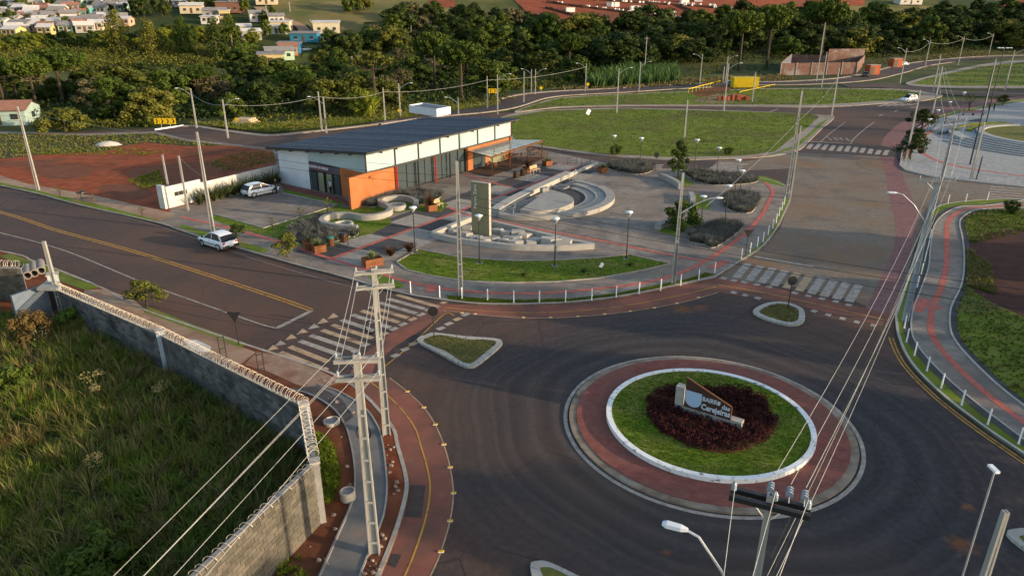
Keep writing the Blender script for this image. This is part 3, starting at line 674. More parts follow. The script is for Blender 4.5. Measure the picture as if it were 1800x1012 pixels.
s4 = splitter('traffic island cut by the right edge behind the grey pole', [(1768, 940), (1785, 933), (1815, 935), (1860, 960), (1870, 990), (1830, 985), (1795, 965)])
# ------------------------------------------------ the pavilion with dark sloping roof
K = g(648, 357); U = (g(495, 323)-K); UL = U.length; U.normalize(); Vv = g(815, 303)-K; Vv.normalize()
Vv = Vector((-U.y, U.x, 0)) if Vector((-U.y, U.x, 0)).dot(Vv) > 0 else Vector((U.y, -U.x, 0))
Vv = (Vv*.45+(g(815, 303)-K).normalized()*.55).normalized()
def BP(u, v, z): p = K+U*u+Vv*v; return Vector((p.x, p.y, z))
VL = 28.2
def roofz(u): return 5.62-(u+.9)*(1.32/17.5)
M_orange = mat('orange_render', [(.31, .105, .042), (.38, .135, .056)], .8, .9, 5, bump=.08, bscale=30, big=((.32, .085, .022), .5, .5, .75))
M_wwall = mat('white_render', [(.50, .51, .54), (.58, .59, .62)], .8, .9, 5, bump=.06, bscale=30)
M_roof = mat('roof_sheet', [(.045, .055, .080), (.080, .092, .125)], 1.2, .6, 7, spec=.35, big=((.30, .31, .33), 5., .70, .74), objrnd=.3)
M_fascia = mat('fascia_metal', [(.05, .046, .044)], rough=.6)
M_frost = mat('frosted_panel', [(.26, .35, .385), (.32, .42, .445)], .35, .35, 3, spec=.5)
M_glass = glass('window_glass', (.045, .06, .065), .05)
M_glass_b = glass('lit_curtain_glass', (.20, .20, .13), .15)
M_frame = mat('dark_frame', [(.02, .02, .022)], rough=.5)
M_redpost = mat('red_post', [(.33, .035, .025)], rough=.6)
M_timber = mat('dark_timber', [(.085, .04, .022), (.14, .068, .038)], 3, .8, 6, stretch=(1, 1, .2))
M_deck = mat('deck_boards', [(.060, .036, .026), (.095, .058, .042)], 2, .8)
bld = thing('pavilion', 'long pavilion with dark sloping roof, orange walls and frosted glass band', 'building', tuple(K))
def quadwall(name, a, b, m, za0, za1, zb0=None, zb1=None, th=.18, inward=None, parent=bld):
    """upright panel from ground point a to b, heights at both ends"""
    zb0 = za0 if zb0 is None else zb0; zb1 = za1 if zb1 is None else zb1
    d = (b-a).normalized(); n = Vector((-d.y, d.x, 0))*th
    if inward is not None and n.dot(inward) < 0: n = -n
    A0, A1, B0, B1 = (Vector((p.x, p.y, z)) for p, z in ((a, za0), (a, za1), (b, zb0), (b, zb1)))
    mb = MB(); mb.grid([[A0, A1, A1+n, A0+n], [B0, B1, B1+n, B0+n]], True, True)
    return mb.build(name, m, parent, w=True)
# left facade: white wall, glazed entrance with sign band, orange panel, frosted wedge above
cen = BP(7, 14, 0)-K
quadwall('wall', BP(UL, 0, 0), BP(9.65, 0, 0), M_wwall, .1, roofz(UL)-.08, .1, roofz(9.65)-.08, inward=Vv)
quadwall('wall', BP(UL, .18, 0), BP(UL, VL, 0), M_wwall, .1, roofz(UL)-.08, .1, roofz(UL)-.08, inward=-U)
quadwall('wall', BP(UL-.18, VL, 0), BP(0, VL, 0), M_orange, .1, roofz(UL)-.1, .1, roofz(0)-.1, inward=-Vv)
quadwall('wall', BP(4.4, 0, 0), BP(.15, 0, 0), M_orange, .1, 3.38, .1, 3.30, inward=Vv)
quadwall('frosted_panel', BP(9.65, .03, 0), BP(.08, .03, 0), M_frost, 3.48, roofz(9.65)-.12, 3.30, roofz(0)-.12, .06, Vv)
for i, u in enumerate((9.65, 8.4, 7.0, 5.7, 4.4)):
    MB().box(BP(u, -.01, .1), .1, .1, 2.4).build('mullion', M_frame, bld, w=True)
for a, b, m in ((9.6, 8.45, M_glass), (8.35, 7.35, M_glass_b), (6.9, 5.75, M_glass_b), (5.65, 4.45, M_glass)):
    quadwall('pane', BP(a, .08, 0), BP(b, .08, 0), m, .15, 2.36, th=.03, inward=Vv)
quadwall('doorway', BP(7.3, .5, 0), BP(6.95, .5, 0), M_black, .1, 2.36, th=.05, inward=Vv)
band = quadwall('sign_band', BP(9.62, -.06, 0), BP(4.42, -.06, 0), mat('sign_band', [(.055, .05, .075), (.09, .08, .11)], 1, .5), 2.5, 3.42, 2.5, 3.28, .1, Vv)
sgn = quadwall('sign_board', BP(9.55, -.075, 0), BP(6.1, -.075, 0), mat('sign_maroon', [(.10, .045, .055)], rough=.5), 2.58, 3.30, 2.58, 3.26, .02, Vv)
tx = text('PLANTÃO DE VENDAS', .40, mat('sign_letters', [(.62, .58, .62)], rough=.6), .006, 'sign_lettering', parent=bld, bold=.012)
c = BP(7.85, -.10, 2.94); ang = math.atan2(-U.y, -U.x)
tx.matrix_local = Matrix.Translation(c-K) @ Matrix.Rotation(ang, 4, 'Z') @ Matrix.Rotation(R(90), 4, 'X') @ Matrix.Scale(.82, 4, Vector((1, 0, 0)))
# right facade: frosted clerestory, glazed hall behind red posts, orange wall above the cafe terrace
nR = -U
edges = [0, 5.9, 9.3, 14.6, 18.3, 21.9, 25.1, VL]
edges = [0, 4.6, 8.6, 12.6, 16.4, 20.3, 24.2, VL]
for a, b in zip(edges[:-1], edges[1:]):
    quadwall('frosted_panel', BP(.02, a+.08, 0), BP(.02, b-.08, 0), M_frost, 3.42, roofz(0)-.14, th=.06, inward=U)
for e in edges: MB().box(BP(-.02, e, 3.3), .16, .16, roofz(0)-3.42, 0).build('clerestory_post', M_fascia, bld, w=True)
MB().beam(BP(-.05, 0, 3.34), BP(-.05, VL, 3.34), .22, .16).build('beam', M_fascia, bld, w=True)
for k in range(9):
    v0 = 3.6+k*1.62
    quadwall('pane', BP(.45, v0+.03, 0), BP(.45, v0+1.59, 0), M_glass, .16, 3.25, th=.03, inward=U)
    MB().box(BP(.42, v0, .12), .07, .07, 3.15, 0).build('mullion', M_frame, bld, w=True)
MB().beam(BP(.42, 3.6, .2), BP(.42, 18.2, .2), .1, .1).build('sill', M_frame, bld, w=True)
for v0 in (4.7, 11.6): MB().box(BP(-.02, v0, .1), .2, .2, 3.2, 0).build('red_post', M_redpost, bld, w=True)
for v0 in (8.4, 14.4): MB().box(BP(-.02, v0, .1), .16, .16, 3.2, 0).build('post', M_frame, bld, w=True)
quadwall('wall', BP(.25, 18.2, 0), BP(.25, VL, 0), M_orange, 2.75, 3.38, th=.2, inward=U)
for a, b, m in ((18.2, 19.6, M_orange), (19.6, 22.4, M_glass), (22.4, 23.2, M_orange), (23.2, 27, M_glass_b), (27, VL, M_orange)):
    quadwall('wall' if m is M_orange else 'pane', BP(.3, a, 0), BP(.3, b, 0), m, .12, 2.75, th=.15, inward=U)
# roof: sheets laid side by side from the low to the high edge, ribs standing up
u0, u1 = -.95, 16.7; nsh = 29; w = (VL+1.3)/nsh
for i in range(nsh):
    v0 = -.65+i*w; rows = []
    prof = [(0, .12), (.09, .12), (.14, 0), (.44, 0), (.48, .09), (.56, .09), (.60, 0), (.95, 0), (1.0, .11)]
    for u in (u0, (u0+u1)/2, u1):
        rows.append([BP(u, v0+p*w, roofz(u)+.03+h+(.004 if i % 2 else 0)) for p, h in prof])
    MB().grid(rows).build('roof_sheet', M_roof, bld, w=True)
mb = MB(); mb.grid([[BP(u0+.05, v, roofz(u0)-.02), BP(u1-.05, v, roofz(u1)-.02), BP(u1-.05, v, roofz(u1)-.14), BP(u0+.05, v, roofz(u0)-.14)] for v in (-.6, VL+.6)], True, True); mb.build('roof_deck', M_fascia, bld, w=True)
for a, b in ((BP(u0, -.66, roofz(u0)-.04), BP(u0, VL+.66, roofz(u0)-.04)), (BP(u0, -.66, roofz(u0)-.04), BP(u1, -.66, roofz(u1)-.04)), (BP(u1, -.66, roofz(u1)-.04), BP(u1, VL+.66, roofz(u1)-.04)), (BP(u0, VL+.66, roofz(u0)-.04), BP(u1, VL+.66, roofz(u1)-.04))):
    MB().beam(a, b, .08, .2).build('fascia', M_fascia, bld, w=True)
for v in (1.5, 3.9, 8.0, 13, 18.0, 23.6, 27.5): MB().beam(BP(-1.15, v, roofz(0)-.1), BP(.4, v, roofz(0)-.16), .14, .16).build('rafter_end', M_fascia, bld, w=True)
for u in (1.7, 4, 6.5, 9, 12, 14.6): MB().beam(BP(u, -.8, roofz(u)-.2), BP(u, .4, roofz(u)-.2), .12, .14).build('rafter_end', M_fascia, bld, w=True)
# rooftop box
def roofhit(px, py, dz=0.):
    d = ray(px, py); t = 60.
    while t < 140:
        p = Vector((d[0]*t, d[1]*t, H+d[2]*t)); u = (p-K).dot(U)
        if p.z <= roofz(u)+dz: return p
        t += .05
    return p
a, b = roofhit(720, 206), roofhit(768, 208); c2 = b+Vv*3.4; d2 = a+Vv*3.4
bx = MB(); base = [a, b, c2, d2]
bx.prism([(p.x, p.y) for p in base], 4.55, 5.7, top=False); o = bx.build('rooftop_box', M_wwall, bld, w=True)
MB().prism([(p.x, p.y) for p in [q+(((a+c2)/2)-q)*.06 for q in base]], 5.4, 5.55).build('box_lid', M_roof, o, w=True)
# freestanding orange wall in front
oa, ob = g(618.5, 371), g(701, 339.5); dd = (ob-oa).normalized(); nn = Vector((-dd.y, dd.x, 0))*.28
if nn.x > 0: nn = -nn
fw = thing('garden_wall', 'freestanding orange rendered wall sloping up in front of the pavilion', 'wall', (oa.x, oa.y, 0))
pts = [oa, ob, ob+nn, oa+nn]
mb = MB(); mb.grid([[(p.x, p.y, .08) for p in pts], [(p.x, p.y, z) for p, z in zip(pts, (3.5, 3.26, 3.26, 3.5))]], True, True); mb.build('wall_slab', M_orange, fw, w=True)
ch = text('ae', .55, M_frame, .01, 'wall_lettering', parent=fw); ctr = oa.lerp(ob, .40)-nn*.06
ch.matrix_local = Matrix.Translation(Vector((ctr.x, ctr.y, 3.0))-Vector((oa.x, oa.y, 0))) @ Matrix.Rotation(math.atan2(dd.y, dd.x), 4, 'Z') @ Matrix.Rotation(R(90), 4, 'X')
# cafe terrace: deck, posts, glazed pergola
PZ = 2.78
tr = thing('terrace_pergola', 'glass-roofed timber pergola over the cafe terrace', 'pergola', tuple(g(890, 300)))
def terr(px, py, z): p = g(px, py, z); return p
c1, c2_, c3, c4 = BP(.1, 18.2, 2.85), BP(.1, VL-.2, 2.85), g(954, 246, 2.6), g(862, 275, 2.6)
M_pglass = glass('pergola_glass', (.34, .40, .40), .12, alpha=.62)
nb = 9
for i in range(nb+1):
    a = c1.lerp(c2_, i/nb); b = c4.lerp(c3, i/nb); MB().beam(a-Vector((0, 0, .08)), b-Vector((0, 0, .08)), .07, .12).build('rafter', M_timber, tr, w=True)
    if i < nb:
        a2 = c1.lerp(c2_, (i+.96)/nb); b2 = c4.lerp(c3, (i+.96)/nb); a1 = c1.lerp(c2_, (i+.04)/nb); b1 = c4.lerp(c3, (i+.04)/nb)
        for j in range(4):
            q = [a1.lerp(b1, j/4+.006), a2.lerp(b2, j/4+.006), a2.lerp(b2, (j+1)/4-.006), a1.lerp(b1, (j+1)/4-.006)]
            MB().face(q[::-1]).build('roof_pane', M_pglass, tr, w=True)
for j in range(1, 4): MB().beam(c1.lerp(c4, j/4)-Vector((0, 0, .06)), c2_.lerp(c3, j/4)-Vector((0, 0, .06)), .06, .08).build('purlin', M_timber, tr, w=True)
MB().beam(c4-Vector((0, 0, .16)), c3-Vector((0, 0, .16)), .1, .2).build('beam', M_timber, tr, w=True)
deckz = .2
for f in (.03, .35, .68, .985):
    p = c4.lerp(c3, f); MB().box((p.x, p.y, .1), .16, .16, p.z-.3).build('post', M_timber, tr, w=True)
p = c1; MB().box((p.x-.1, p.y, .1), .3, .3, 3.1).build('post', M_timber, tr, w=True)
dk = thing('terrace_deck', 'dark timber deck of the cafe terrace under the pergola', 'deck', tuple(g(890, 300)))
da, db, dc, dd_ = BP(0, 18.2, 0), BP(0, VL+1.2, 0), g(962, 279), g(860, 313)
nbd = 26
for i in range(nbd):
    f0, f1 = i/nbd, (i+.93)/nbd
    MB().prism([da.lerp(dd_, f0), db.lerp(dc, f0), db.lerp(dc, f1), da.lerp(dd_, f1)], .1, deckz+.004*(i % 2)).build('board', M_deck, dk, w=True)
rl = thing('terrace_railing', 'dark slatted railing at the far corner of the cafe terrace', 'railing', tuple(g(950, 282)))
ra, rb2 = g(934, 291), g(962, 280)
for i in range(13): p = ra.lerp(rb2, i/12); MB().box((p.x, p.y, deckz), .07, .07, 1.05).build('baluster', M_timber, rl, w=True)
MB().beam((*ra[:2], 1.22), (*rb2[:2], 1.22), .08, .06).build('top_rail', M_timber, rl, w=True)
# tables and chairs on the terrace
def table_set(px, py, label, n=4, wood=True):
    p = g(px, py, deckz); t = thing('cafe_table', label, 'table', (p.x, p.y, deckz), group='terrace tables')
    MB().lathe((0, 0, .72), [(.48, 0), (.50, .02), (.48, .04)], 18).build('table_top', M_timber if wood else M_white, t)
    MB().lathe((0, 0, 0), [(.24, 0), (.22, .03), (.035, .05), (.035, .72)], 10).build('pedestal', M_frame, t)
    return p
chair0 = None
def chair(x, y, rz, label):
    global chair0
    if chair0 is None:
        t = thing('cafe_chair', label, 'chair', (x, y, deckz), rz, 'terrace chairs')
        MB().box((0, 0, .44), .42, .42, .035).build('seat', M_timber, t)
        mb = MB(); mb.box((0, .2, .62), .42, .03, .26); mb.build('backrest', M_timber, t)
        for sx in (-1, 1):
            for sy in (-1, 1): MB().box((sx*.18, sy*.19, 0), .035, .035, .45 if sy < 0 else .88).build('leg', M_frame, t)
        chair0 = t
        return t
    return clone(chair0, (x, y, deckz), rz, label)
spots = [((866, 297), 'front'), ((906, 281), 'middle'), ((938, 272), 'rear')]
for (px, py), nm in spots:
    p = table_set(px, py, 'round dark table on the cafe terrace, the %s one' % nm)
    for k in range(4):
        a = k*math.pi/2+.5; chair(p.x+.75*math.cos(a), p.y+.75*math.sin(a), a-math.pi/2, 'dark cafe chair at the %s terrace table' % nm)
# ------------------------------------------------ monument with its rock bed
ma, mbp = g(829.5, 412.5), g(860, 417.5); md = (mbp-ma).normalized(); mn = Vector((-md.y, md.x, 0))*.38
MH = hgt(845, 416, 322)
M_mon = mat('weathered_slab', [(.20, .17, .095), (.27, .225, .13)], 1.1, .9, 7, bump=.2, bscale=12, big=((.16, .15, .12), .7, .5, .7), stretch=(1, 1, .4))
mo = thing('monument', 'tall upright concrete slab lettered Marco Zero in the rock bed', 'monument', (ma.x, ma.y, .1))
q = [ma, mbp, mbp+mn, ma+mn]
MB().prism(q, .1, MH).build('slab', M_mon, mo, w=True)
e = .012
MB().prism([mbp+md*e+mn*.02-md*.02, mbp+md*.012+mn*.02, mbp+md*.012+mn*.98, mbp+md*e+mn*.98-md*.02], .12, MH-.02).build('lit_end_face', M_conc_lt, mo, w=True)  # sunlight on this end put into a paler concrete
q2 = [ma+md*.01, mbp-md*.01, mbp-md*.01+mn*.98, ma+md*.01+mn*.98]
MB().prism(q2, MH, MH+.02).build('cap', M_conc_lt, mo, w=True)
tz = text('Marco Zero', .46, mat('steel_letters', [(.62, .66, .68)], rough=.4), .015, 'lettering', parent=mo)
ctr = ma.lerp(mbp, .24)-mn*.05
tz.matrix_local = Matrix.Translation(Vector((ctr.x, ctr.y, MH-1.35))-Vector((ma.x, ma.y, .1))) @ Matrix.Rotation(math.atan2(md.y, md.x), 4, 'Z') @ Matrix.Rotation(R(90), 4, 'X') @ Matrix.Rotation(R(90), 4, 'Z')
pb = thing('rock_bed_kerb', 'low pale concrete wall of the pointed rock bed round the monument', 'planter', tuple(g(880, 430)))
out = gl([(761, 417.5), (829, 390)])+gl([(880, 402.5), (909, 408), (1003, 431)])+gl([(1046, 438)])
mbk = kerb_mb(gl([(761, 418), (829, 390)]), .5, .1, .6); mbk.build('wall', M_conc_lt, pb, w=True)
kerb_mb(gl([(866, 398), (909, 408), (1003, 431), (1042, 438.5)]), .4, .1, .58).build('wall', M_conc_lt, pb, w=True)
kerb_mb(sp([(763, 419), (803, 429), (852, 435.5), (909, 441.5), (984, 442), (1044, 439)]), .42, .1, .62).build('wall', M_conc_lt, pb, w=True)
rs = random.Random(11)
where = ['left end of the bed', 'left of the monument', 'before the monument', 'right of the monument', 'middle of the bed', 'pointed right end of the bed']
for i, (x, y, s) in enumerate([(800, 411, 1), (823, 405, 1), (820, 416, 1), (834, 424, 1.25), (851, 428, 1.2), (866, 424, .9), (873, 410, 1.1), (890, 414, 1.1), (884, 427, .9), (891, 421, .7), (910, 415, 1.3), (921, 419, 1.2), (906, 424, .9), (904, 432, 1.2), (934, 432, 1), (944, 428, 1.2), (967, 432, 1.7), (990, 434, 1.5)]):
    p = g(x, y); a = rs.uniform(0, 3); t = MB(); n = rs.choice((4, 5, 5, 6)); r0 = .52*s
    base = [(p.x+r0*rs.uniform(.75, 1.25)*1.35*math.cos(a+2*math.pi*k/n), p.y+r0*rs.uniform(.7, 1.1)*.9*math.sin(a+2*math.pi*k/n)) for k in range(n)]
    h = .34*s*rs.uniform(.8, 1.2); sl = rs.uniform(-.1, .1)
    t.grid([[(x_, y_, .12) for x_, y_ in base], [(x_+(p.x-x_)*.1, y_+(p.y-y_)*.1, .12+h+sl*(x_-p.x)) for x_, y_ in base]], True, True)
    o = t.build('stone_block', M_conc_lt); tag(o, 'rough pale stone block in the rock bed, '+where[min(5, i//3)], 'stone', 'stone blocks round the monument')
# ------------------------------------------------ stepped round seating and stage
AC = Vector((2.14, 77.17, 0))
am = thing('amphitheatre', 'half-round stepped concrete seating facing the plaza stage', 'amphitheatre', (AC.x, AC.y, 0))
def arc_step(r0, r1, a0, a1, z0, z1, c=AC, n=40):
    P = lambda r, a, z: (c.x+r*math.cos(a), c.y+r*math.sin(a), z); rows = []
    for k in range(n+1):
        a = R(a0+(a1-a0)*k/n); rows.append([P(r1, a, z0), P(r1, a, z1), P(r0, a, z1), P(r0, a, z0)])
    mb = MB().grid(rows); mb.face(rows[0]); mb.face(rows[-1][::-1]); return mb
M_amph = mat('seat_concrete', [(.24, .225, .20), (.33, .31, .275)], 1.1, .9, 7, bump=.15, bscale=20, big=((.26, .25, .24), .6, .45, .7))
arc_step(8.35, 9.33, -112, 24, .1, .58).build('seat_step', M_amph, am, w=True)
arc_step(7.2, 8.3, -62, 46, .1, .40).build('seat_step', M_amph, am, w=True)
arc_step(6.1, 7.15, -50, 40, .1, .24).build('seat_step', M_amph, am, w=True)
arc_step(8.35, 9.1, 25, 50, .1, .50).build('seat_step', M_amph, am, w=True)
arc_step(4.2, 6.05, -75, 60, .1, .135).build('pit_floor', M_paver_dk, am, w=True)
for k in range(4): arc_step(5.9-.35*k, 6.2-.35*k, 42, 56, .12, .42-.08*k).build('stair', M_conc_dk, am, w=True)
SZ = .92
st = thing('stage', 'raised half-round concrete stage inside the plaza seating', 'stage', tuple(g(950, 370)))
sp_top = spline(gl([(914.5, 368), (930, 370.5), (950, 370.5), (972, 368), (992, 363), (1006, 356), (1008, 349), (998, 342), (982, 337.5), (962, 335.5)], SZ), per=5)
MB().prism(sp_top, .1, SZ).build('stage_body', M_amph, st, w=True)
lw = thing('ledge', 'long pale concrete ledge between the checkered paving and the stage', 'ledge', tuple(g(930, 350)))
kerb_mb(gl([(869, 377), (902, 357), (955, 331), (1001, 310)]), 1.1, .1, .62).build('ledge_body', M_conc_lt, lw, w=True)
kerb_mb(gl([(1003, 310), (1048, 291)]), .5, .1, .4).build('ledge_end', M_conc_lt, lw, w=True)
def railing(label, pts, h=.95, z=Z1, m=M_steel, n=None, name='handrail'):
    P = gl(pts); c = P[0]; t = thing(name, label, 'railing', (c.x, c.y, z))
    for p in P: MB().tube([(p.x, p.y, z), (p.x, p.y, z+h)], .025, 5).build('post', m, t, w=True)
    for f in (1, .5): MB().tube([(p.x, p.y, z+h*f) for p in P], .022, 5).build('rail', m, t, w=True)
    return t
railing('grey steel handrail at the near left end of the stage ledge', [(878, 383), (888, 379), (902, 387), (906, 376)])
railing('grey steel handrail beside the stage steps', [(1001, 320), (1009, 316), (1012, 312)])
railing('dark handrail on the steps behind the plaza, left one', [(998, 292), (1013, 289)], m=M_black); railing('dark handrail on the steps behind the plaza, right one', [(1022, 294), (1038, 290)], m=M_black)
MB().box(g(957, 338, SZ-.3), .9, .5, .55, .6).build('stage_box', M_conc_dk, lw, w=True)
# ------------------------------------------------ S-shaped bench and round fire rings
S = sp([(629, 409), (612, 408), (590, 406), (572, 402), (566, 397), (573, 390.5), (590, 386), (613, 385.5), (637, 389), (661, 388), (681, 382.5), (687, 375.5), (680, 368.5), (668, 363.5), (673, 358.5), (686, 355.5), (703, 354), (722, 357), (732, 363), (731, 370)], per=6)
t = thing('serpentine_bench', 'low S-shaped concrete bench wall between lawn and lavender', 'bench', tuple(g(650, 395)))
kerb_mb(S, .5, .1, .72).build('bench_wall', M_amph, t, w=True)
for (x, y, l) in ((604, 400, 'inside the left loop of the S-shaped bench'), (698, 367, 'inside the right loop of the S-shaped bench')):
    p = g(x, y, Z1); t = thing('fire_ring', 'round pale concrete ring '+l, 'ring', (p.x, p.y, Z1))
    MB().lathe((0, 0, 0), [(.98, 0), (.98, .48), (.76, .5), (.72, .1)], 28, False).build('ring_wall', M_conc_lt, t, smooth=False)
    MB().lathe((0, 0, .08), [(.73, 0), (.01, .02)], 20, False).build('gravel_fill', M_gravel, t)
for x, y in ((625, 406), (690, 370)): onp('gravel_bed', [(x-45, y+2), (x-15, y-9), (x+15, y-8), (x+40, y-4), (x+5, y+8)], M_gravel, .004)
# ------------------------------------------------ curved seat walls by the small trees
def seatwall(label, pts, h=.5):
    c = g(*pts[0]); t = thing('seat_wall', label, 'bench', (c.x, c.y, 0)); kerb_mb(spline(gl(pts), per=5), .55, .1, .12+h).build('wall', M_conc, t, w=True)
seatwall('curved concrete seat wall behind, under the slender tree', [(1160, 314), (1175, 320), (1188, 327), (1196, 334)], .6)
seatwall('short concrete seat wall left of the bushy tree', [(1155, 406), (1166, 400), (1178, 396)])
seatwall('short upright concrete seat wall beyond the bushy tree', [(1213, 346), (1217, 354), (1217, 363)])
# ------------------------------------------------ timber planters, litter bins, slatted benches
M_plank = mat('planter_wood', [(.16, .060, .028), (.25, .10, .045)], 2.5, .7, 5, stretch=(.3, .3, 3))
def planter(px, py, label, rz=.55, sx=1.0, sy=1.0):
    p = g(px, py, Z1); t = thing('planter_box', label, 'planter', (p.x, p.y, Z1), rz, 'timber planters on the plaza')
    for k in range(5):
        z = .04+k*.13
        for s in (-1, 1):
            MB().box((0, s*sy/2, z), sx, .05, .12).build('plank', M_plank, t); MB().box((s*sx/2, 0, z), .05, sy-.06, .12).build('plank', M_plank, t)
    MB().box((0, 0, .5), sx-.08, sy-.08, .06).build('soil', M_soil, t)
    return p
PLANTERS = [planter(561, 442, 'square timber planter with pale bushy plant near the street, beside two bins'), planter(545, 436, 'timber planter half hidden behind the one with the pale plant'), planter(655, 466, 'timber planter with pale plant below the lavender pole top', sx=1.5), planter(758, 370, 'timber planter with dark red spiky plant behind the slatted bench'), planter(962, 291, 'small timber planter with grassy plant beside the cafe railing'), planter(928, 302, 'timber planter with brown spiky plant beside the terrace bench'), planter(1059, 303, 'timber planter with round grassy plant at the far end of the promenade')]
def bin_(px, py, label, cap):
    p = g(px, py, Z1); t = thing('litter_bin', label, 'litter bin', (p.x, p.y, Z1), .5, 'litter bins')
    MB().lathe((0, 0, .35), [(.22, 0), (.26, .06), (.27, .75)], 14).build('basket', M_timber, t)
    for k in range(12): MB().box((.275*math.cos(k*math.pi/6), .275*math.sin(k*math.pi/6), .38), .05, .05, .68, k*math.pi/6).build('slat', M_timber, t)
    for s in (-1, 1): MB().box((s*.36, 0, 0), .05, .05, 1.15).build('post', M_black, t)
    MB().lathe((0, 0, 1.1), [(.28, 0), (.29, .06), (.2, .12)], 14).build('rim', cap, t)
M_green = mat('green_plastic', [(.02, .16, .12)], rough=.5)
bin_(583, 439, 'litter bin with green rim beside the pale planter', M_green); bin_(605, 432, 'litter bin with dark rim nearest the lavender and ring bench', M_black)
bin_(907, 318, 'left one of two litter bins before the cafe terrace', M_black); bin_(919, 314, 'right one of two litter bins before the cafe terrace', M_black)
M_bench = mat('bench_wood', [(.42, .29, .16), (.54, .39, .23)], 3, .6)
def bench(px, py, rz, label):
    p = g(px, py, Z1); t = thing('park_bench', label, 'bench', (p.x, p.y, Z1), rz)
    for k in range(5): MB().box((0, -.2+k*.1, .45), 1.7, .08, .035).build('seat_slat', M_bench, t)
    for k in range(4): MB().box((0, .28+k*.03, .56+k*.1), 1.7, .03, .085).build('back_slat', M_bench, t)
    for s in (-1, 1):
        MB().tube([(s*.75, -.22, 0), (s*.75, -.22, .45), (s*.75, .25, .45), (s*.75, .4, .95)], .025, 5).build('leg_frame', M_white, t); MB().tube([(s*.75, .25, .45), (s*.75, .3, 0)], .025, 5).build('leg', M_white, t)
bench(768, 367, math.atan2(Vv.y, Vv.x)+0, 'pale slatted park bench beside the dark red spiky plant'); bench(941, 304, math.atan2(Vv.y, Vv.x), 'pale slatted park bench at the cafe terrace')
# ------------------------------------------------ plaza lamps
M_lampw = mat('lamp_white', [(.66, .68, .70)], rough=.4)
lamps = [(730, 444, 362, 'at the lower end of the promenade by a dark bush'), (843, 462, 376, 'on the lawn before the monument'), (975, 467, 381, 'on the lawn below the pointed rock bed'), (1101, 454, 370, 'at the right end of the curved lawn'), (1077, 290, 237, 'left one in the rear lavender bed'), (1124, 296, 241, 'right one in the rear lavender bed'), (1220, 304, 244, 'left of the side street crossing behind the slender tree'), (1259, 312, 258, 'in the long rear lavender bed before the crossing'), (1291, 342, 279, 'between the long bed and the square lavender bed'), (1298, 358, 298, 'in the square lavender bed'), (1274, 392, 324, 'between the two right lavender beds'), (1231, 402, 343, 'right of the bushy tree')]
l0 = None
for x, y, ty, wh in lamps:
    p = g(x, y, Z1); hh = hgt(x, y, ty)
    if l0 is None:
        l0 = thing('plaza_lamp', '', 'street lamp', (p.x, p.y, Z1), 0, 'plaza lamps')
        MB().lathe((0, 0, 0), [(.2, 0), (.2, .05), (.06, .06), (.045, 1.), (.035, 3.6)], 8).build('post', M_black, l0)
        MB().box((0, 0, -.02), .5, .5, .05).build('base_plate', M_conc, l0)
        for k in range(3): a = k*2.1; MB().tube([(0, 0, 3.55), (.12*math.cos(a), .12*math.sin(a), 3.75), (.22*math.cos(a), .22*math.sin(a), 4.0)], .015, 4).build('bracket', M_steel, l0)
        MB().lathe((0, 0, 3.98), [(.1, -.25), (.26, 0), (.33, .04), (.3, .12), (.08, .16)], 14).build('lamp_head', M_lampw, l0, smooth=True)
        o = l0
    else: o = clone(l0, (p.x, p.y, Z1))
    o.scale = (1, 1, hh/4.2); o['label'] = 'white-headed lamp post '+wh
# ------------------------------------------------ white sign posts (bollards)
b0 = None
ORD = 'first second third fourth fifth sixth seventh eighth ninth tenth eleventh twelfth'.split()
def bollards(pts, wh, grp, side='left'):
    global b0
    for k, (x, y) in enumerate(pts):
        p = g(x, y, Z1)
        if b0 is None:
            b0 = thing('bollard', '', 'bollard', (p.x, p.y, Z1), 0, grp); MB().lathe((0, 0, 0), [(.042, 0), (.042, .90), (.03, .95)], 8).build('post', M_white, b0); MB().lathe((0, 0, 0), [(.09, 0), (.09, .03)], 8).build('foot', M_conc, b0); o = b0
        else: o = clone(b0, (p.x, p.y, Z1))
        o['label'] = 'white bollard %s, %s from %s' % (wh, ORD[k], side); o['group'] = grp
bollards([(722, 515), (773, 523)], 'at the crossing on the lower plaza corner', 'bollards at the lower plaza corner')
bollards([(812, 526), (857, 529), (903, 532), (948, 532), (994, 531), (1040, 528), (1083, 523), (1123, 517), (1161, 511), (1196, 502), (1228, 493), (1256, 480)], 'in the row along the grass verge below the curved lawn', 'bollards along the front verge')
bollards([(1303, 455), (1318, 445), (1331, 434), (1341, 425), (1350, 413), (1358, 402), (1364, 392), (1369, 380), (1374, 370), (1378, 360)], 'in the row along the right edge of the plaza', 'bollards along the paved road', 'bottom')
bollards([(1589, 577), (1593, 601), (1607, 625), (1629, 652), (1654, 682), (1690, 712), (1736, 746), (1790, 780)], 'on the verge beside the brick footpath, below the power pole', 'bollards along the brick footpath', 'top')
bollards([(1612, 505), (1619, 482), (1625, 460), (1630, 440), (1634, 420)], 'on the verge behind the power pole', 'bollards behind the power pole', 'bottom')
bollards([(1666, 357), (1697, 355), (1735, 352)], 'on the curved top end of the brick footpath', 'bollards at the top of the brick footpath')
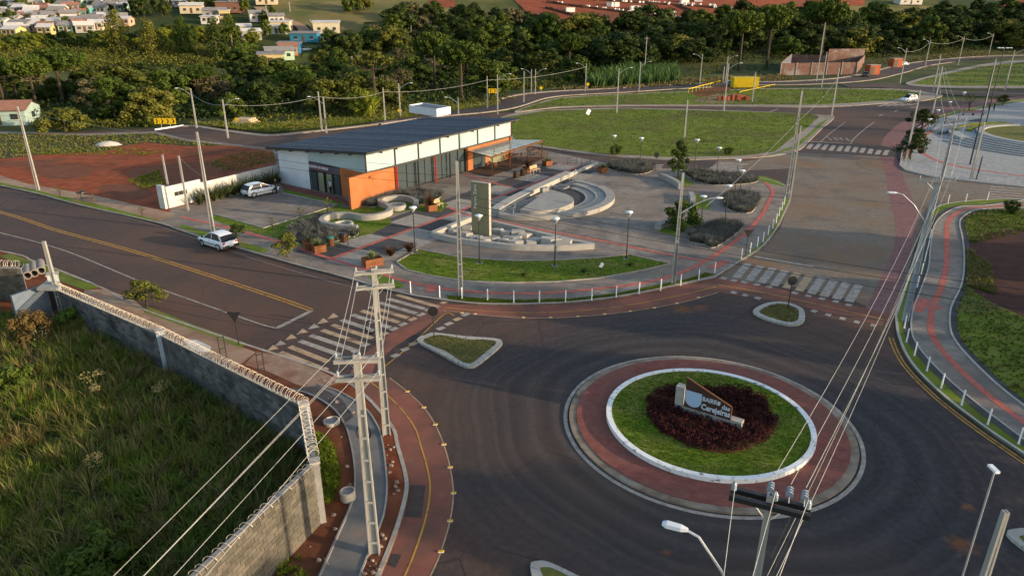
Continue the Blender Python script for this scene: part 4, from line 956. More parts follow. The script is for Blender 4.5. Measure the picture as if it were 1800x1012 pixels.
# ------------------------------------------------ big light amphitheatre at the right edge
BC = Vector((88.5, 112.5, 0))
bt = thing('terraced_arena', 'large pale terraced arena with round lawn at the right edge', 'amphitheatre', (BC.x, BC.y, 0))
M_ar = mat('arena_concrete', [(.26, .26, .258), (.34, .34, .335)], .8, .9, 6, bump=.1, bscale=20)
def acirc(r0, r1, z0, z1, a0=90, a1=330, n=56): return arc_step(r0, r1, a0, a1, z0, z1, BC, n)
MB().prism([(BC.x+11.5*math.cos(k*.1309), BC.y+11.5*math.sin(k*.1309)) for k in range(48)], .1, .75).build('lawn_disc', M_lawn_dry, bt, w=True)
acirc(11.5, 12.6, .1, .95).build('ring_wall', M_ar, bt, w=True)
for k in range(6):
    r = 12.65+k*1.15; acirc(r, r+1.1, .1, .80-.115*k, 178, 330).build('terrace_step', M_ar, bt, w=True)
for k in range(6):
    r = 12.65+k*1.15; acirc(r+1.0, r+1.12, .1, .83-.115*k, 178, 330).build('step_edge', M_conc_dk, bt, w=True)
acirc(12.7, 16.5, .1, .55, 88, 176).build('terrace_step', M_ar, bt, w=True); acirc(13.2, 14.0, .5, .9, 90, 150).build('hedge', M_lawn2, bt, w=True); acirc(15.2, 15.8, .5, .85, 90, 150).build('hedge', M_lawn2, bt, w=True)
acirc(16.8, 19.0, .1, .38, 88, 150).build('terrace_step', M_ar, bt, w=True)
for i, (x, y) in enumerate([(1672, 217), (1690, 221), (1712, 212), (1685, 228), (1655, 234)]):
    sheet('dark_paving_panel', [(x-12, y+2), (x+8, y-2), (x+16, y+1), (x-2, y+5)], Z1+.007+.002*i, M_paver_dk)
gf = thing('post_and_wire_fence', 'low grey post fence along the kerb of the arena', 'fence', tuple(g(1700, 320)))
fpx = [(1584, 290), (1590, 297), (1600, 302), (1612, 306), (1625, 309), (1638, 311), (1652, 313), (1667, 315), (1683, 317), (1700, 319), (1717, 321), (1735, 323), (1752, 325), (1770, 327), (1790, 329), (1812, 331)]
for x, y in fpx: p = g(x, y-1.5); MB().tube([(p.x, p.y, .1), (p.x, p.y, 1.05)], .03, 5).build('post', M_steel, gf, w=True)
MB().tube([(*g(x, y-1.5)[:2], 1.0) for x, y in fpx], .02, 4).build('rail', M_steel, gf, w=True)
M_mast = mat('mast_black', [(.03, .035, .05)], rough=.5)
for x, y, ty, l, top in ((1705, 289, 118, 'tall thin dark mast before the arena terraces', False), (1732, 222, 86, 'tall thin dark floodlight mast with flat head behind the arena lawn', True), (1717, 315, 275, 'short dark post at the kerb of the arena', False)):
    p = g(x, y, Z1); h = hgt(x, y, ty); t = thing('lamp_mast', l, 'mast', (p.x, p.y, Z1))
    MB().lathe((0, 0, 0), [(.2, 0), (.2, .04), (.11, .05), (.06, h)], 8).build('mast_post', M_mast, t)
    if top:
        MB().beam((-1.1, 0, h), (1.1, 0, h), .1, .08).build('crossbar', M_mast, t)
        for s in (-1, -.4, .4, 1): MB().box((s, -.05, h+.02), .42, .35, .1).build('floodlight', M_lampw, t)
for x, y, ty, l in ((1684, 210, 161, 'far left'), (1662, 214, 178, 'second'), (1640, 234, 192, 'near'), (1626, 248, 208, 'nearest')):
    p = g(x, y, Z1); o = clone(l0, (p.x, p.y, Z1)); o.scale = (1, 1, hgt(x, y, ty)/4.2); o['label'] = 'slim black lamp post on the arena paving, '+l+' of four'; o['group'] = 'arena lamps'
t = thing('park_bench', 'dark reddish bench on the arena paving near the far kerb', 'bench', tuple(g(1710, 203, Z1)), -.1)
M_bred = mat('bench_red', [(.12, .05, .045)], rough=.7)
for k in range(3): MB().box((0, -.2+k*.2, .45), 4.2, .16, .05).build('seat_slat', M_bred, t)
for k in range(2): MB().box((0, .32, .6+k*.18), 4.2, .05, .13).build('back_slat', M_bred, t)
for s in (-1.8, 0, 1.8): MB().box((s, 0, 0), .1, .6, .45).build('leg', M_black, t)
t = thing('bicycle_rack', 'dark bicycles and rack standing on the arena paving', 'bicycle rack', tuple(g(1665, 225, Z1)), .3)
for k in range(5):
    MB().tube([(k*.7-1.4, -.3, 0), (k*.7-1.4, -.3, .75), (k*.7-1.4, .3, .75), (k*.7-1.4, .3, 0)], .035, 5).build('hoop', M_steel, t)
for s in (-1, 1): MB().tube([(-1.5, .3*s, .02), (1.5, .3*s, .02)], .03, 5).build('floor_bar', M_steel, t)
# ------------------------------------------------ cars
M_tyre = mat('tyre', [(.02, .02, .02)], rough=.9); M_rim = mat('rim', [(.34, .35, .36)], rough=.4, metal=.6)
M_carglass = mat('car_glass', [(.010, .012, .015)], rough=.35, spec=.15); M_trim = mat('car_trim', [(.022, .022, .024)], rough=.6)
M_tail = mat('tail_lamp', [(.30, .015, .015)], rough=.25); M_head = mat('head_lamp', [(.55, .57, .58)], rough=.15, spec=.6); M_plate = mat('number_plate', [(.55, .55, .53)], rough=.6)
def car(label, x, y, rz, paint, L=3.95, W=1.66, Hh=1.46, z=0., sedan=False, simple=False):
    t = thing('parked_car', label, 'car', (x, y, z), rz)
    M_p = mat('car_paint', [paint], rough=.28, spec=.5)
    hl, hw = L/2, W/2
    # lower body as cross-sections along its length (front at +x)
    secs = [(-hl, .42, .62, .80), (-hl+.06, .30, .86, .92), (-hl+.35, .24, .92, .98), (-.9, .22, .93, 1.), (0, .22, .92, 1.), (.75, .22, .90, 1.), (1.05, .22, .87, .99), (hl-.42, .24, .78, .95), (hl-.10, .30, .66, .86), (hl, .40, .58, .76)]
    mb = MB(); rows = []
    for sx, z0, z1, k in secs:
        h = hw*k; zm = z0+(z1-z0)*.55
        rows.append([(sx, -h*.93, z0), (sx, -h, z0+.1), (sx, -h, zm), (sx, -h*.93, z1), (sx, 0, z1+.03), (sx, h*.93, z1), (sx, h, zm), (sx, h, z0+.1), (sx, h*.93, z0)])
    mb.grid(rows, True, True); body = mb.build('body', M_p, t, smooth=True)
    # greenhouse
    rb = -hl+.08 if not sedan else -hl+.75
    G0 = [(rb, .88), (rb+.42, Hh-.13), (rb+.85, Hh-.02), (-.25, Hh), (.12, Hh-.05), (1.05, .88)]
    rows = []
    for gx, gz in G0:
        k = hw*.92-(gz-.88)*.30
        rows.append([(gx, -k, gz), (gx, 0, gz+.02), (gx, k, gz)])
    # roof skin
    MB().grid(rows[1:5]).build('roof', M_p, t, smooth=True)
    mg = MB()
    mg.face([rows[4][0], rows[5][0], rows[5][2], rows[4][2]]); mg.build('windscreen', M_carglass, t)
    MB().face([rows[0][0], rows[1][0], rows[1][2], rows[0][2]]).build('rear_window', M_carglass, t)
    for s in (0, 2):
        sgn = -1 if s == 0 else 1
        top = [Vector(r[s]) for r in rows]
        # side glass panes split by a pillar
        def sidept(xx, zz): k = hw*.92-(zz-.88)*.30; return Vector((xx, sgn*(k+.004), zz))
        p1 = [sidept(.92, .91), sidept(.16, Hh-.11), sidept(-.22, Hh-.07), sidept(-.22, .91)]
        p2 = [sidept(-.30, .91), sidept(-.30, Hh-.07), sidept(rb+.75, Hh-.10), sidept(rb+.28, .93)]
        for p in (p1, p2): MB().face(p if s == 0 else p[::-1]).build('side_window', M_carglass, t)
        pl = MB(); pl.face([sidept(1.08, .88)-Vector((0, sgn*.006, 0)), sidept(.12, Hh-.05)-Vector((0, sgn*.006, 0)), sidept(rb+.42, Hh-.13)-Vector((0, sgn*.006, 0)), sidept(rb, .88)-Vector((0, sgn*.006, 0))]); pl.build('side_frame', M_p, t)
        if not simple:
            MB().box((.88, sgn*(hw+.07), .92), .12, .16, .11).build('wing_mirror', M_trim, t)
            MB().box((0, sgn*(hw+.004), .50), L*.52, .02, .06).build('side_moulding', M_trim, t)
            for hx in (.0, -.75): MB().box((hx, sgn*(hw+.005), .76), .16, .02, .03).build('door_handle', M_trim, t)
        MB().box((-hl+.10, sgn*hw*.74, .62), .16, .22, .22).build('tail_light', M_tail, t); MB().box((hl-.12, sgn*hw*.66, .52), .18, .36, .14).build('headlight', M_head, t)
        for wx in (-hl+.72, hl-.78):
            mw = MB(); n = 18; prof = [(.20, -.09), (.28, -.10), (.31, -.06), (.31, .06), (.28, .10), (.20, .09)]
            mw.grid([[(wx+r*math.cos(2*math.pi*k/n), sgn*(hw-.10)+yy, .30+r*math.sin(2*math.pi*k/n)) for k in range(n)] for r, yy in prof], True)
            wh = mw.build('wheel', M_tyre, t, smooth=True)
            mr = MB(); mr.grid([[(wx+r*math.cos(2*math.pi*k/10), sgn*(hw-.10+yy), .30+r*math.sin(2*math.pi*k/10)) for k in range(10)] for r, yy in ((.205, .085), (.17, .06), (.04, .075))], True, True); mr.build('rim', M_rim, wh)
            ma_ = MB(); ma_.grid([[(wx+r*math.cos(math.pi*k/12), sgn*(hw+.006), .31+r*math.sin(math.pi*k/12)) for k in range(13)] for r in (.30, .38)]); ma_.build('wheel_arch', M_trim, t)
    MB().box((-hl-.03, 0, .32), .12, W*.92, .22).build('rear_bumper', M_trim, t); MB().box((hl+.0, 0, .30), .10, W*.86, .2).build('front_bumper', M_trim if not simple else M_p, t)
    MB().box((-hl-.10, 0, .44), .02, .4, .12).build('number_plate', M_plate, t)
    return t
WHT = (.62, .64, .67)
a, b = g(356, 431), g(404, 439)
dr = (g(272, 392)-g(450, 447)).normalized()
cc = g(384, 433); car('white hatchback with black bumper parked at the kerb under the pole', cc.x, cc.y, math.atan2(dr.y, dr.x), WHT, L=4.0)
cc = g(459, 344); car('white car parked on the forecourt beside the pavilion', cc.x, cc.y, math.atan2(*((g(488, 332)-g(436, 343)).yx)), (.62, .64, .66), L=4.1, W=1.72, z=Z1)
cc = g(1597, 178.5); car('white compact car driving over the far crossing', cc.x, cc.y, R(205), (.62, .66, .72), L=3.9, simple=True, Hh=1.6)
cc = g(1521, 135); car('black car before the orange kiosk at the building site', cc.x, cc.y, R(250), (.02, .02, .022), simple=True)
cc = g(1588, 115); car('pale blue car half hidden behind the far orange kiosk', cc.x, cc.y, R(20), (.4, .46, .55), simple=True)
cc = g(1288, 151.5); car('blue car beside the yellow container', cc.x, cc.y, R(5), (.12, .2, .34), simple=True)
cc = T(440, 100); car('dark red car on the village track', cc.x, cc.y, R(10), (.14, .02, .03), simple=True, z=cc.z)
cc = T(538, 90); car('white car on the grass beside the blue shed', cc.x, cc.y, R(15), (.6, .62, .6), simple=True, z=cc.z)
# ------------------------------------------------ people
M_skin = mat('skin', [(.30, .17, .11)], rough=.7); M_hair = mat('hair', [(.02, .014, .01)], rough=.8)
def person(label, x, y, rz, shirt, trousers, z=Z1, pose='stand'):
    J = {'pel': (0, 0, .95, .15, .11), 'wa': (0, 0, 1.12, .135, .10), 'ch': (0, .01, 1.34, .17, .11), 'ne': (0, 0, 1.50, .055, .055), 'he': (0, -.02, 1.62, .085, .10), 'to': (0, -.02, 1.73, .06, .07)}
    st_ = .16 if pose == 'walk' else .03
    for s, n in ((-1, 'l'), (1, 'r')):
        J['hp'+n] = (s*.10, 0, .88, .095, .095); J['kn'+n] = (s*.11, -s*st_*.6-.01, .48, .062, .062); J['an'+n] = (s*.12, -s*st_+.03, .09, .045, .045); J['ft'+n] = (s*.13, -s*st_-.13, .04, .04, .03)
        J['sh'+n] = (s*.20, 0, 1.42, .06, .06)
        if pose == 'reach' and s == 1: J['el'+n] = (s*.27, -.14, 1.25, .042, .042); J['wr'+n] = (s*.16, -.36, 1.30, .03, .03); J['ha'+n] = (s*.13, -.45, 1.32, .035, .02)
        else: J['el'+n] = (s*.27, .03, 1.15, .042, .042); J['wr'+n] = (s*.27, -.06, .90, .03, .03); J['ha'+n] = (s*.27, -.09, .80, .035, .02)
    E = [('pel', 'wa'), ('wa', 'ch'), ('ch', 'ne'), ('ne', 'he'), ('he', 'to')]
    for n in 'lr': E += [('pel', 'hp'+n), ('hp'+n, 'kn'+n), ('kn'+n, 'an'+n), ('an'+n, 'ft'+n), ('ch', 'sh'+n), ('sh'+n, 'el'+n), ('el'+n, 'wr'+n), ('wr'+n, 'ha'+n)]
    nm = list(J); me = bpy.data.meshes.new('person'); me.from_pydata([J[k][:3] for k in nm], [(nm.index(a), nm.index(b)) for a, b in E], [])
    o = bpy.data.objects.new('person', me); col.objects.link(o)
    sk = o.modifiers.new('skin', 'SKIN'); sk.use_smooth_shade = True
    for i, k in enumerate(nm): me.skin_vertices[0].data[i].radius = J[k][3:]; me.skin_vertices[0].data[i].use_root = (k == 'pel')
    o.modifiers.new('sub', 'SUBSURF').levels = 1
    dg = bpy.context.evaluated_depsgraph_get(); me2 = bpy.data.meshes.new_from_object(o.evaluated_get(dg)); o.modifiers.clear(); o.data = me2
    me2.materials.clear()
    for m in (M_skin, mat('shirt', [shirt], rough=.9), mat('trousers', [trousers], rough=.9), M_hair, M_trim): me2.materials.append(m)
    for p in me2.polygons:
        c = p.center; zz = c.z; ax = abs(c.x)
        if zz < .1: i = 4
        elif zz < .96 and ax < .235: i = 2
        elif zz < 1.47 and not (ax > .22 and zz < 1.12) and not (c.y < -.3): i = 1
        elif zz > 1.69 or (zz > 1.56 and c.y > .02): i = 3
        else: i = 0
        p.material_index = i
    o.location = (x, y, z); o.rotation_euler = (0, 0, rz); LOC[o.name] = (Vector((x, y, z)), rz)
    nose = MB().box((0, -.115, 1.60), .025, .03, .035).build('nose', M_skin, o)
    return tag(o, label, 'person')
p = g(583, 342.5); person('person in pale shirt and dark trousers standing at the glazed entrance', p.x, p.y-.25, R(150), (.42, .44, .46), (.02, .02, .025), pose='reach')
p = g(487, 342); person('person in dark blue clothes standing at the car on the forecourt', p.x, p.y, R(-60), (.02, .025, .05), (.02, .03, .06))
for i, (x, y, l, po) in enumerate([(1626, 262, 'person in black walking on the red line beside the arena', 'walk'), (1659, 222, 'person in dark clothes beside the bicycle rack', 'stand'), (1738, 196, 'left one of two people in black far behind the arena', 'walk'), (1746, 196, 'right one of two people in black far behind the arena', 'stand')]):
    p = g(x, y); person(l, p.x, p.y, R(30+60*i), (.015, .015, .017), (.015, .016, .02), pose=po)
# ------------------------------------------------ utility poles, lamps, wires
def shaft(h, b=.30, t=.17, deep=.24, detail=True):
    """tapered H-section concrete pole: two flanges, recessed web, rungs; local, base at origin"""
    if not detail: return [('shaft', MB().grid([[(x*w/2, y*w*.4, z) for x, y in ((-1, -1), (1, -1), (1, 1), (-1, 1))] for z, w in ((0, b), (h, t))], True, True))]
    out = []
    for s in (-1, 1):
        mb = MB(); rows = []
        for z, w in ((0, b), (h, t)):
            f = .055; x0, x1 = s*w/2, s*(w/2-f); d = deep*w/b*1.0
            rows.append([(min(x0, x1), -d/2, z), (max(x0, x1), -d/2, z), (max(x0, x1), d/2, z), (min(x0, x1), d/2, z)])
        mb.grid(rows, True, True); out.append(('flange', mb))
    mb = MB(); mb.grid([[(-(w/2-.055), -.03, z), (w/2-.055, -.03, z), (w/2-.055, .03, z), (-(w/2-.055), .03, z)] for z, w in ((.0, b), (h-.01, t))], True, True); out.append(('web', mb))
    k = .55
    while k < h-2.4:
        w = b+(t-b)*k/h; m2 = MB(); m2.box((0, 0, k), w-.111, deep*w/b*.98, .10); out.append(('rung', m2)); k += .95
    w = t+.4*(b-t)/h*2.; m2 = MB(); m2.box((0, 0, h-2.2), t*1.02, deep*t/b*.985, 2.19); out.append(('pole_head', m2))
    return out
def insulator(c, r=.062, h=.22, par=None):
    prof = [(r*.45, 0)]
    for k in range(4): z = .03+k*(h-.05)/4; prof += [(r, z), (r*.62, z+(h-.05)/8)]
    prof += [(r*.5, h), (.01, h+.01)]
    return MB().lathe(c, prof, 10, False).build('insulator', M_ins, par, smooth=True)
PL = {}
def pole(key, px, py, ty, label, lamp=None, detail=False, arms=0, rz=0., tilt=None, h=None, pos=None, b=.30, t=.17, armlen=2.0, group='utility poles', m=None, armmat=None, lampz=None, reach=2.4, z=None, rise=1.2):
    p = pos if pos is not None else g(px, py); h = h or hgt(px, py, ty)
    zz = Z1 if z is None else z
    o = thing('utility_pole', label, 'utility pole', (p.x, p.y, zz), rz, group); hh = h-zz
    for nm, mb in shaft(hh, b, t, detail=detail): mb.build(nm, m or M_pole, o)
    PL[key] = (Vector((p.x, p.y, zz)), hh, rz)
    for k in range(arms):
        z_ = hh-.22-k*.72
        for s in (-1, 1): MB().beam((-armlen/2, s*.14, z_), (armlen/2, s*.14, z_), .1, .12).build('crossarm', armmat or M_conc, o)
        for s in (-.92, .12, .92): insulator((s*armlen/2, .0, z_+.08), par=o)
        for s in (-1, 1): MB().tube([(s*armlen*.28, .16, z_-.05), (0, .14, z_-.6)], .018, 4).build('brace', M_steel, o)
    if lamp:
        s = lamp; lz = lampz or hh-1.1
        MB().tube([(s*.08, 0, lz), (s*reach*.45, 0, lz+.62*rise), (s*reach*.8, 0, lz+.95*rise), (s*reach, 0, lz+rise)], .032, 6).build('lamp_arm', M_steel, o)
        q = MB(); x0 = s*reach; q.grid([[(x0+s*dx, -w, lz+rise+d0), (x0+s*dx, w, lz+rise+d0), (x0+s*dx, w*.8, lz+rise+d1), (x0+s*dx, -w*.8, lz+rise+d1)] for dx, w, d0, d1 in ((-.08, .04, -.03, .03), (.08, .09, -.04, .05), (.40, .105, -.04, .045), (.50, .06, -.02, .02))], True, True); q.build('lamp_head', M_lampw, o)
    return o
pole('L1', 68, 336, 187, 'concrete pole on the dusty pavement at the far left', detail=True)
pole('L3', 375, 409, 232, 'tall concrete pole standing behind the white hatchback', detail=True, b=.34)
pole('C', 810, 522, 283, 'concrete pole with side recess on the front verge left of the monument', detail=True, b=.36)
pole('D', 1183, 501, 304, 'concrete lamp pole on the front verge right of the curved lawn', lamp=1, detail=True, lampz=5.6, reach=2.6)
pole('E', 1382, 350, 160, 'tall concrete pole at the right corner of the plaza', detail=True, b=.36)
pole('E2', 1389, 349, 221, 'short thin pole beside the tall plaza corner pole', b=.16, t=.12)
pole('MAIN', 1590, 567, 312, 'tall concrete pole with crossarm carrying the bundle of wires on the right', arms=1, detail=True, lamp=-1, lampz=6.9, reach=2.2, rise=1.9, rz=R(-14), b=.40, armlen=2.2, m=mat('pole_bluish', [(.20, .235, .265), (.27, .30, .33)], 1.5, .8))
pole('SEC', 1644, 362, 208, 'next crossarm pole of the wire line, before the arena', arms=2, detail=True, rz=R(-14), armlen=2.2)
A_pos = g(659, 976); pole('A', 659, 976, 622, 'near concrete pole with two crossarms at the bottom left bend', arms=2, detail=True, rz=R(4), b=.42, t=.24, armlen=1.55)
pole('B', 680, 767, 470, 'second crossarm pole behind the near one, beside the red cycle lane', arms=2, detail=True, rz=R(14), b=.40, t=.24, armlen=1.75)
fpos = g(1355, 868, 10.6); pole('FG', 0, 0, 0, 'near pole with dark crossarm and round insulators at the bottom edge', arms=1, detail=True, pos=fpos, h=10.6, rz=R(-24), b=.26, t=.14, armmat=M_black, armlen=1.6, lamp=-1, lampz=6.7, reach=1.65, rise=2.3)
fgo = bpy.data.objects[[o.name for o in bpy.data.objects if o.name.startswith('utility_pole')][-1]]
for x in (-.02, .36, .66):
    for k in range(3): MB().tube([(x, .28+.09*k, 10.36), (x, .35+.09*k, 10.36)], [.085, .07], 12).build('strain_insulator', M_ins, fgo)
    MB().tube([(x, .06, 10.33), (x, .56, 10.36)], .012, 5).build('tie_rod', M_steel, fgo)
rpos = g(1768, 898, 8.0); pole('FR', 0, 0, 0, 'grey pole with upright lamp cut by the lower right edge', detail=True, pos=rpos, h=8.0, b=.24, t=.14)
q = g(1750, 822, 8.5); o = thing('street_lamp', 'pale lamp on a thin upright arm at the lower right edge', 'street lamp', (q.x, q.y, .1))
MB().tube([(0, 0, 0), (0, 0, 8.3)], .025, 6).build('post', M_steel, o); MB().box((0, .05, 8.3), .13, .34, .07).build('lamp_head', M_lampw, o)
lpos = g(112, 560); pole('L2', 112, 560, 424, 'leaning grey pole beside the pale gate pillar at the left edge', detail=True, b=.3, t=.2)
for key, px, py, ty, lab, lamp in [
    ('t1', 331, 372, 274, 'thin meter pole at the end of the white wall', 0), ('t2', 296, 331, 272, 'thin pole standing on the white wall corner', 0),
    ('f1', 346, 225, 156, 'pale lamp pole at the back street, far left one', -1), ('f2', 401, 243, 175, 'pale lamp pole at the back street right of the yellow chevron sign', 1),
    ('f3', 566, 231, 161, 'pale pole at the back street behind the roof, left of a pair', 0), ('f4', 574, 234, 171, 'lamp pole at the back street behind the roof, right of a pair', -1),
    ('f5', 677, 212, 154, 'pole behind the dark roof, left of the rooftop box', 0), ('f6', 704, 206, 147, 'lamp pole just left of the rooftop box', 1), ('f7', 806, 201, 172, 'short lamp pole right of the rooftop box', -1),
    ('f8', 857, 190, 134, 'thin pole left of the thick pole behind the roof corner', 0), ('f9', 875, 201, 131, 'thick pale pole behind the far roof corner', 1),
    ('f10', 921, 180, 125, 'pole at the bend of the back street, before two lamp poles', 0), ('f11', 934, 162, 122, 'left one of two lamp poles at the back street bend', -1), ('f12', 941, 166, 122, 'right one of two lamp poles at the back street bend', 1),
    ('f13', 1029, 161, 112, 'lamp pole at the wood edge, first right of the street bend', -1), ('f14', 1084, 200, 120, 'lamp pole on the verge above the grassy lot', 1), ('f15', 1123, 162, 109, 'lamp pole before the tall reeds', 1),
    ('f17', 1230, 149, 96, 'lamp pole left of the yellow handrail', -1), ('f18', 1275, 146, 99, 'rear lamp pole near the yellow container', 1), ('f19', 1272, 197, 112, 'front lamp pole near the brick pile', 1), ('f20', 1270, 151, 117, 'short pole behind the brick pile', 0),
    ('f21', 1322, 180, 127, 'grey pole right of the yellow container', 0), ('f22', 1203, 243, 176, 'pole in the grassy lot behind the slender tree', 0), ('f23', 1435, 143, 40, 'very tall thin wooden pole before the brick shell', 0), ('f24', 1444, 154, 92, 'lamp pole before the brick shell', 1),
    ('f25', 1461, 207, 119, 'grey pole at the corner of the grassy lot', 0), ('f26', 1514, 115, 86, 'pole behind the brick shell, right end', 0), ('f27', 1582, 147, 85, 'lamp pole at the tip of the green island', -1),
    ('f28', 1625, 123, 70, 'lamp pole on the far road, second from the island tip', -1), ('f29', 1684, 115, 64, 'lamp pole on the far road, third from the island tip', -1), ('f30', 1736, 105, 59, 'lamp pole on the far road, rightmost', -1),
    ('f31', 1639, 166, 96, 'pole behind the junction, left edge of the road', 0), ('f32', 1637, 209, 117, 'thick grey pole on the far corner of the arena', 0), ('f33', 1592, 283, 159, 'leaning grey pole at the near left corner of the arena', 0), ('f34', 1729, 195, 104, 'sunlit concrete pole behind the arena', 0), ('f35', 1766, 160, 89, 'lamp pole before the green island at the right edge', 1), ('f36', 1706, 316, 215, 'thin grey pole at the arena kerb', 0)]:
    pole(key, px, py, ty, lab, lamp or None, group='distant poles', reach=2.2, b=.26 if key[0] == 'f' else .2, m=M_pole, z=0.)
# ------------------------------------------------ wires
def wire(a, b, sag=.4, r=.012, m=M_wire, label='', grp='overhead wires', n=14, ext=1.):
    a, b = Vector(a), Vector(b); b = a+(b-a)*ext; pts = []
    for k in range(n+1):
        f = k/n; p = a.lerp(b, f); p.z -= sag*4*f*(1-f); pts.append(p)
    o = MB().tube(pts, r, 4).build('overhead_wire', m); return tag(o, label, 'wire', grp)
def at(key, x, z, y=0.): p, h, rz = PL[key]; c, s = math.cos(rz), math.sin(rz); return Vector((p.x+x*c-y*s, p.y+x*s+y*c, p.z+(h+z)))
side = ['left', 'middle', 'right']
for i, (x, (ex, ey)) in enumerate(zip((-.71, .09, .71), ((95, 1098), (150, 1100), (205, 1104)))):
    wire(at('A', x, .05), g(ex, ey, 8.4), .25, .009, label='pale wire running off from the near left pole, %s of the upper three' % side[i], ext=3.5)
for i, (x, (ex, ey)) in enumerate(zip((-.71, .71), ((140, 1108), (265, 1106)))):
    wire(at('A', x, -.7), g(ex, ey, 7.5), .3, .010, label='pale wire running off from the near left pole, %s of the lower two' % side[i*2], ext=3.5)
for i, x in enumerate((-1, .12, 1)):
    wire(at('A', .71*x, .05), at('B', .80*x, .05), .12, .013, label='wire between the two left crossarm poles, upper %s' % side[i]); wire(at('A', .71*x, -.68), at('B', .80*x, -.68), .12, .013, label='wire between the two left crossarm poles, lower %s' % side[i])
for i, x in enumerate((-1, .12, 1)):
    wire(at('FG', .32+.34*x, -.02, .55), at('MAIN', .45*x+.3, .1), .9, .007, label='upper wire from the near bottom pole to the right crossarm pole, %s' % side[i])
    wire(at('MAIN', .45*x+.3, .1), at('SEC', 1.0*x, .1), .5, .014, label='upper wire between the right crossarm poles, %s' % side[i])
    wire(at('SEC', 1.0*x, .1), at('f32', .5*x, -.3), .8, .02, label='upper wire beyond the second right crossarm pole, %s' % side[i])
    wire(at('FG', .72*x, .1), g(1260+35*i, 1110, 10.3), .2, .008, label='wire leaving the near bottom pole below the frame, %s' % side[i], ext=4.)
for i, z in enumerate((-1.6, -2.1, -2.5, -3.0)):
    wire(at('FG', .2, z), at('MAIN', .2, z), .9, .006 if i < 3 else .009, M_wire if i % 2 else M_wire_dk, label='lower cable from the near bottom pole to the right pole, %s of four' % ('topmost', 'second', 'third', 'lowest')[i]); wire(at('MAIN', .2, z), at('SEC', .2, z), .5, .014, M_wire if i % 2 else M_wire_dk, label='lower cable between the right crossarm poles, %s of four' % ('topmost', 'second', 'third', 'lowest')[i])
for i, z in enumerate((-.4, -1.0, -1.6)):
    wire(g(-260, 175+i*12, 9), at('L1', 0, z), .4, .012, M_wire_dk if i else M_wire, 'wire coming in from the left to the far left pole, %s' % ('upper', 'middle', 'lower')[i])
    wire(at('L1', 0, z), at('L3', 0, z), .5, .012, M_wire_dk if i else M_wire, 'wire between the two poles along the left road, %s' % ('upper', 'middle', 'lower')[i]); wire(at('L3', 0, z), at('C', 0, z), .6, .012, M_wire_dk if i else M_wire, 'wire from the hatchback pole to the monument pole, %s' % ('upper', 'middle', 'lower')[i])
for i, (z, (ex, ey)) in enumerate(zip((-2.3, -2.9, -3.4), ((2100, 548), (2100, 562), (2100, 585)))):
    wire(at('C', 0, z), g(ex, ey, 7.0), .5, .013, M_wire_dk, 'dark cable crossing from the monument pole over the paved road, %s' % ('upper', 'middle', 'lower')[i])
for i, z in enumerate((-2.2, -2.8)): wire(at('L2', 0, z), at('B', 0, z-1.), .5, .012, M_wire_dk, 'dark cable from the left gate pole to the left crossarm pole, %s' % ('upper', 'middle', 'lower')[i])
wire(at('D', 1.9, -2.5), at('E', 0, -3.2), .3, .012, M_wire, 'thin wire from the verge lamp pole to the plaza corner pole'); wire(at('E', 0, -3.2), at('f25', 0, -2), .5, .014, M_wire, 'thin wire from the plaza corner pole to the grassy lot corner')
wire(at('t1', 0, -.1), at('L3', 0, -4.2), .15, .012, M_wire, 'service cable from the meter pole to the hatchback pole')
ks = ['f1', 'f2', 'f3', 'f5', 'f8', 'f13']
for a, b in zip(ks[:-1], ks[1:]): wire(at(a, 0, -.8), at(b, 0, -.8), .7, .03, M_wire, 'pale wire along the back street from %s' % {'f1': 'the far left lamp pole', 'f2': 'the chevron sign', 'f3': 'the pole pair', 'f5': 'the roof box side', 'f8': 'the roof corner'}[a])
ks = ['f27', 'f28', 'f29', 'f30']
for a, b in zip(ks[:-1], ks[1:]): wire(at(a, 0, -.8), at(b, 0, -.8), 1.1, .035, M_wire, 'sagging wire along the far road starting at the %s pole' % {'f27': 'island tip', 'f28': 'second', 'f29': 'third'}[a])
# coils of spare cable hung on the poles
def coil(pos, label, r=.28):
    mb = MB()
    for k in range(3): mb.tube([(r*(1-.06*k)*math.cos(a*.3142), .02*k, r*1.25*(1-.06*k)*math.sin(a*.3142)) for a in range(21)], .02, 5)
    o = mb.build('cable_coil', M_wire_dk); o.location = pos; tag(o, label, 'cable coil')
coil(g(651, 575, 5.9), 'black cable coil hanging at the second left crossarm pole'); coil(g(639, 760, 5.2), 'black cable coil hanging on the near left crossarm pole'); 
# ------------------------------------------------ traffic signs seen from behind, frames
def sign(px, py, ty, label, shape):
    p = g(px, py, Z1); h = hgt(px, py, ty); t = thing('traffic_sign', label, 'traffic sign', (p.x, p.y, Z1))
    MB().tube([(0, 0, 0), (0, 0, h-.15)], .035, 6).build('post', M_black, t); r = .34
    pts = [(r*math.sin(2*math.pi*k/20), r*math.cos(2*math.pi*k/20)) for k in range(20)] if shape == 'o' else [(-.42, .3), (.42, .3), (0, -.42)]
    mb = MB(); mb.grid([[(x, yy, h-.35+z) for x, z in pts] for yy in (-.05, -.03)], True, True); mb.build('sign_plate', M_black, t)
sign(420, 606, 547, 'black triangular sign back on the verge of the left pavement', 't'); sign(763, 592, 538, 'round black sign back on the three-cornered traffic island', 'o'); sign(1385, 542, 485, 'round black sign back on the island before the paved road', 'o'); sign(1310, 451, 403, 'black triangular sign back at the right plaza verge', 't'); sign(1152, 301, 268, 'small dark sign post at the side street behind the plaza', 'o')
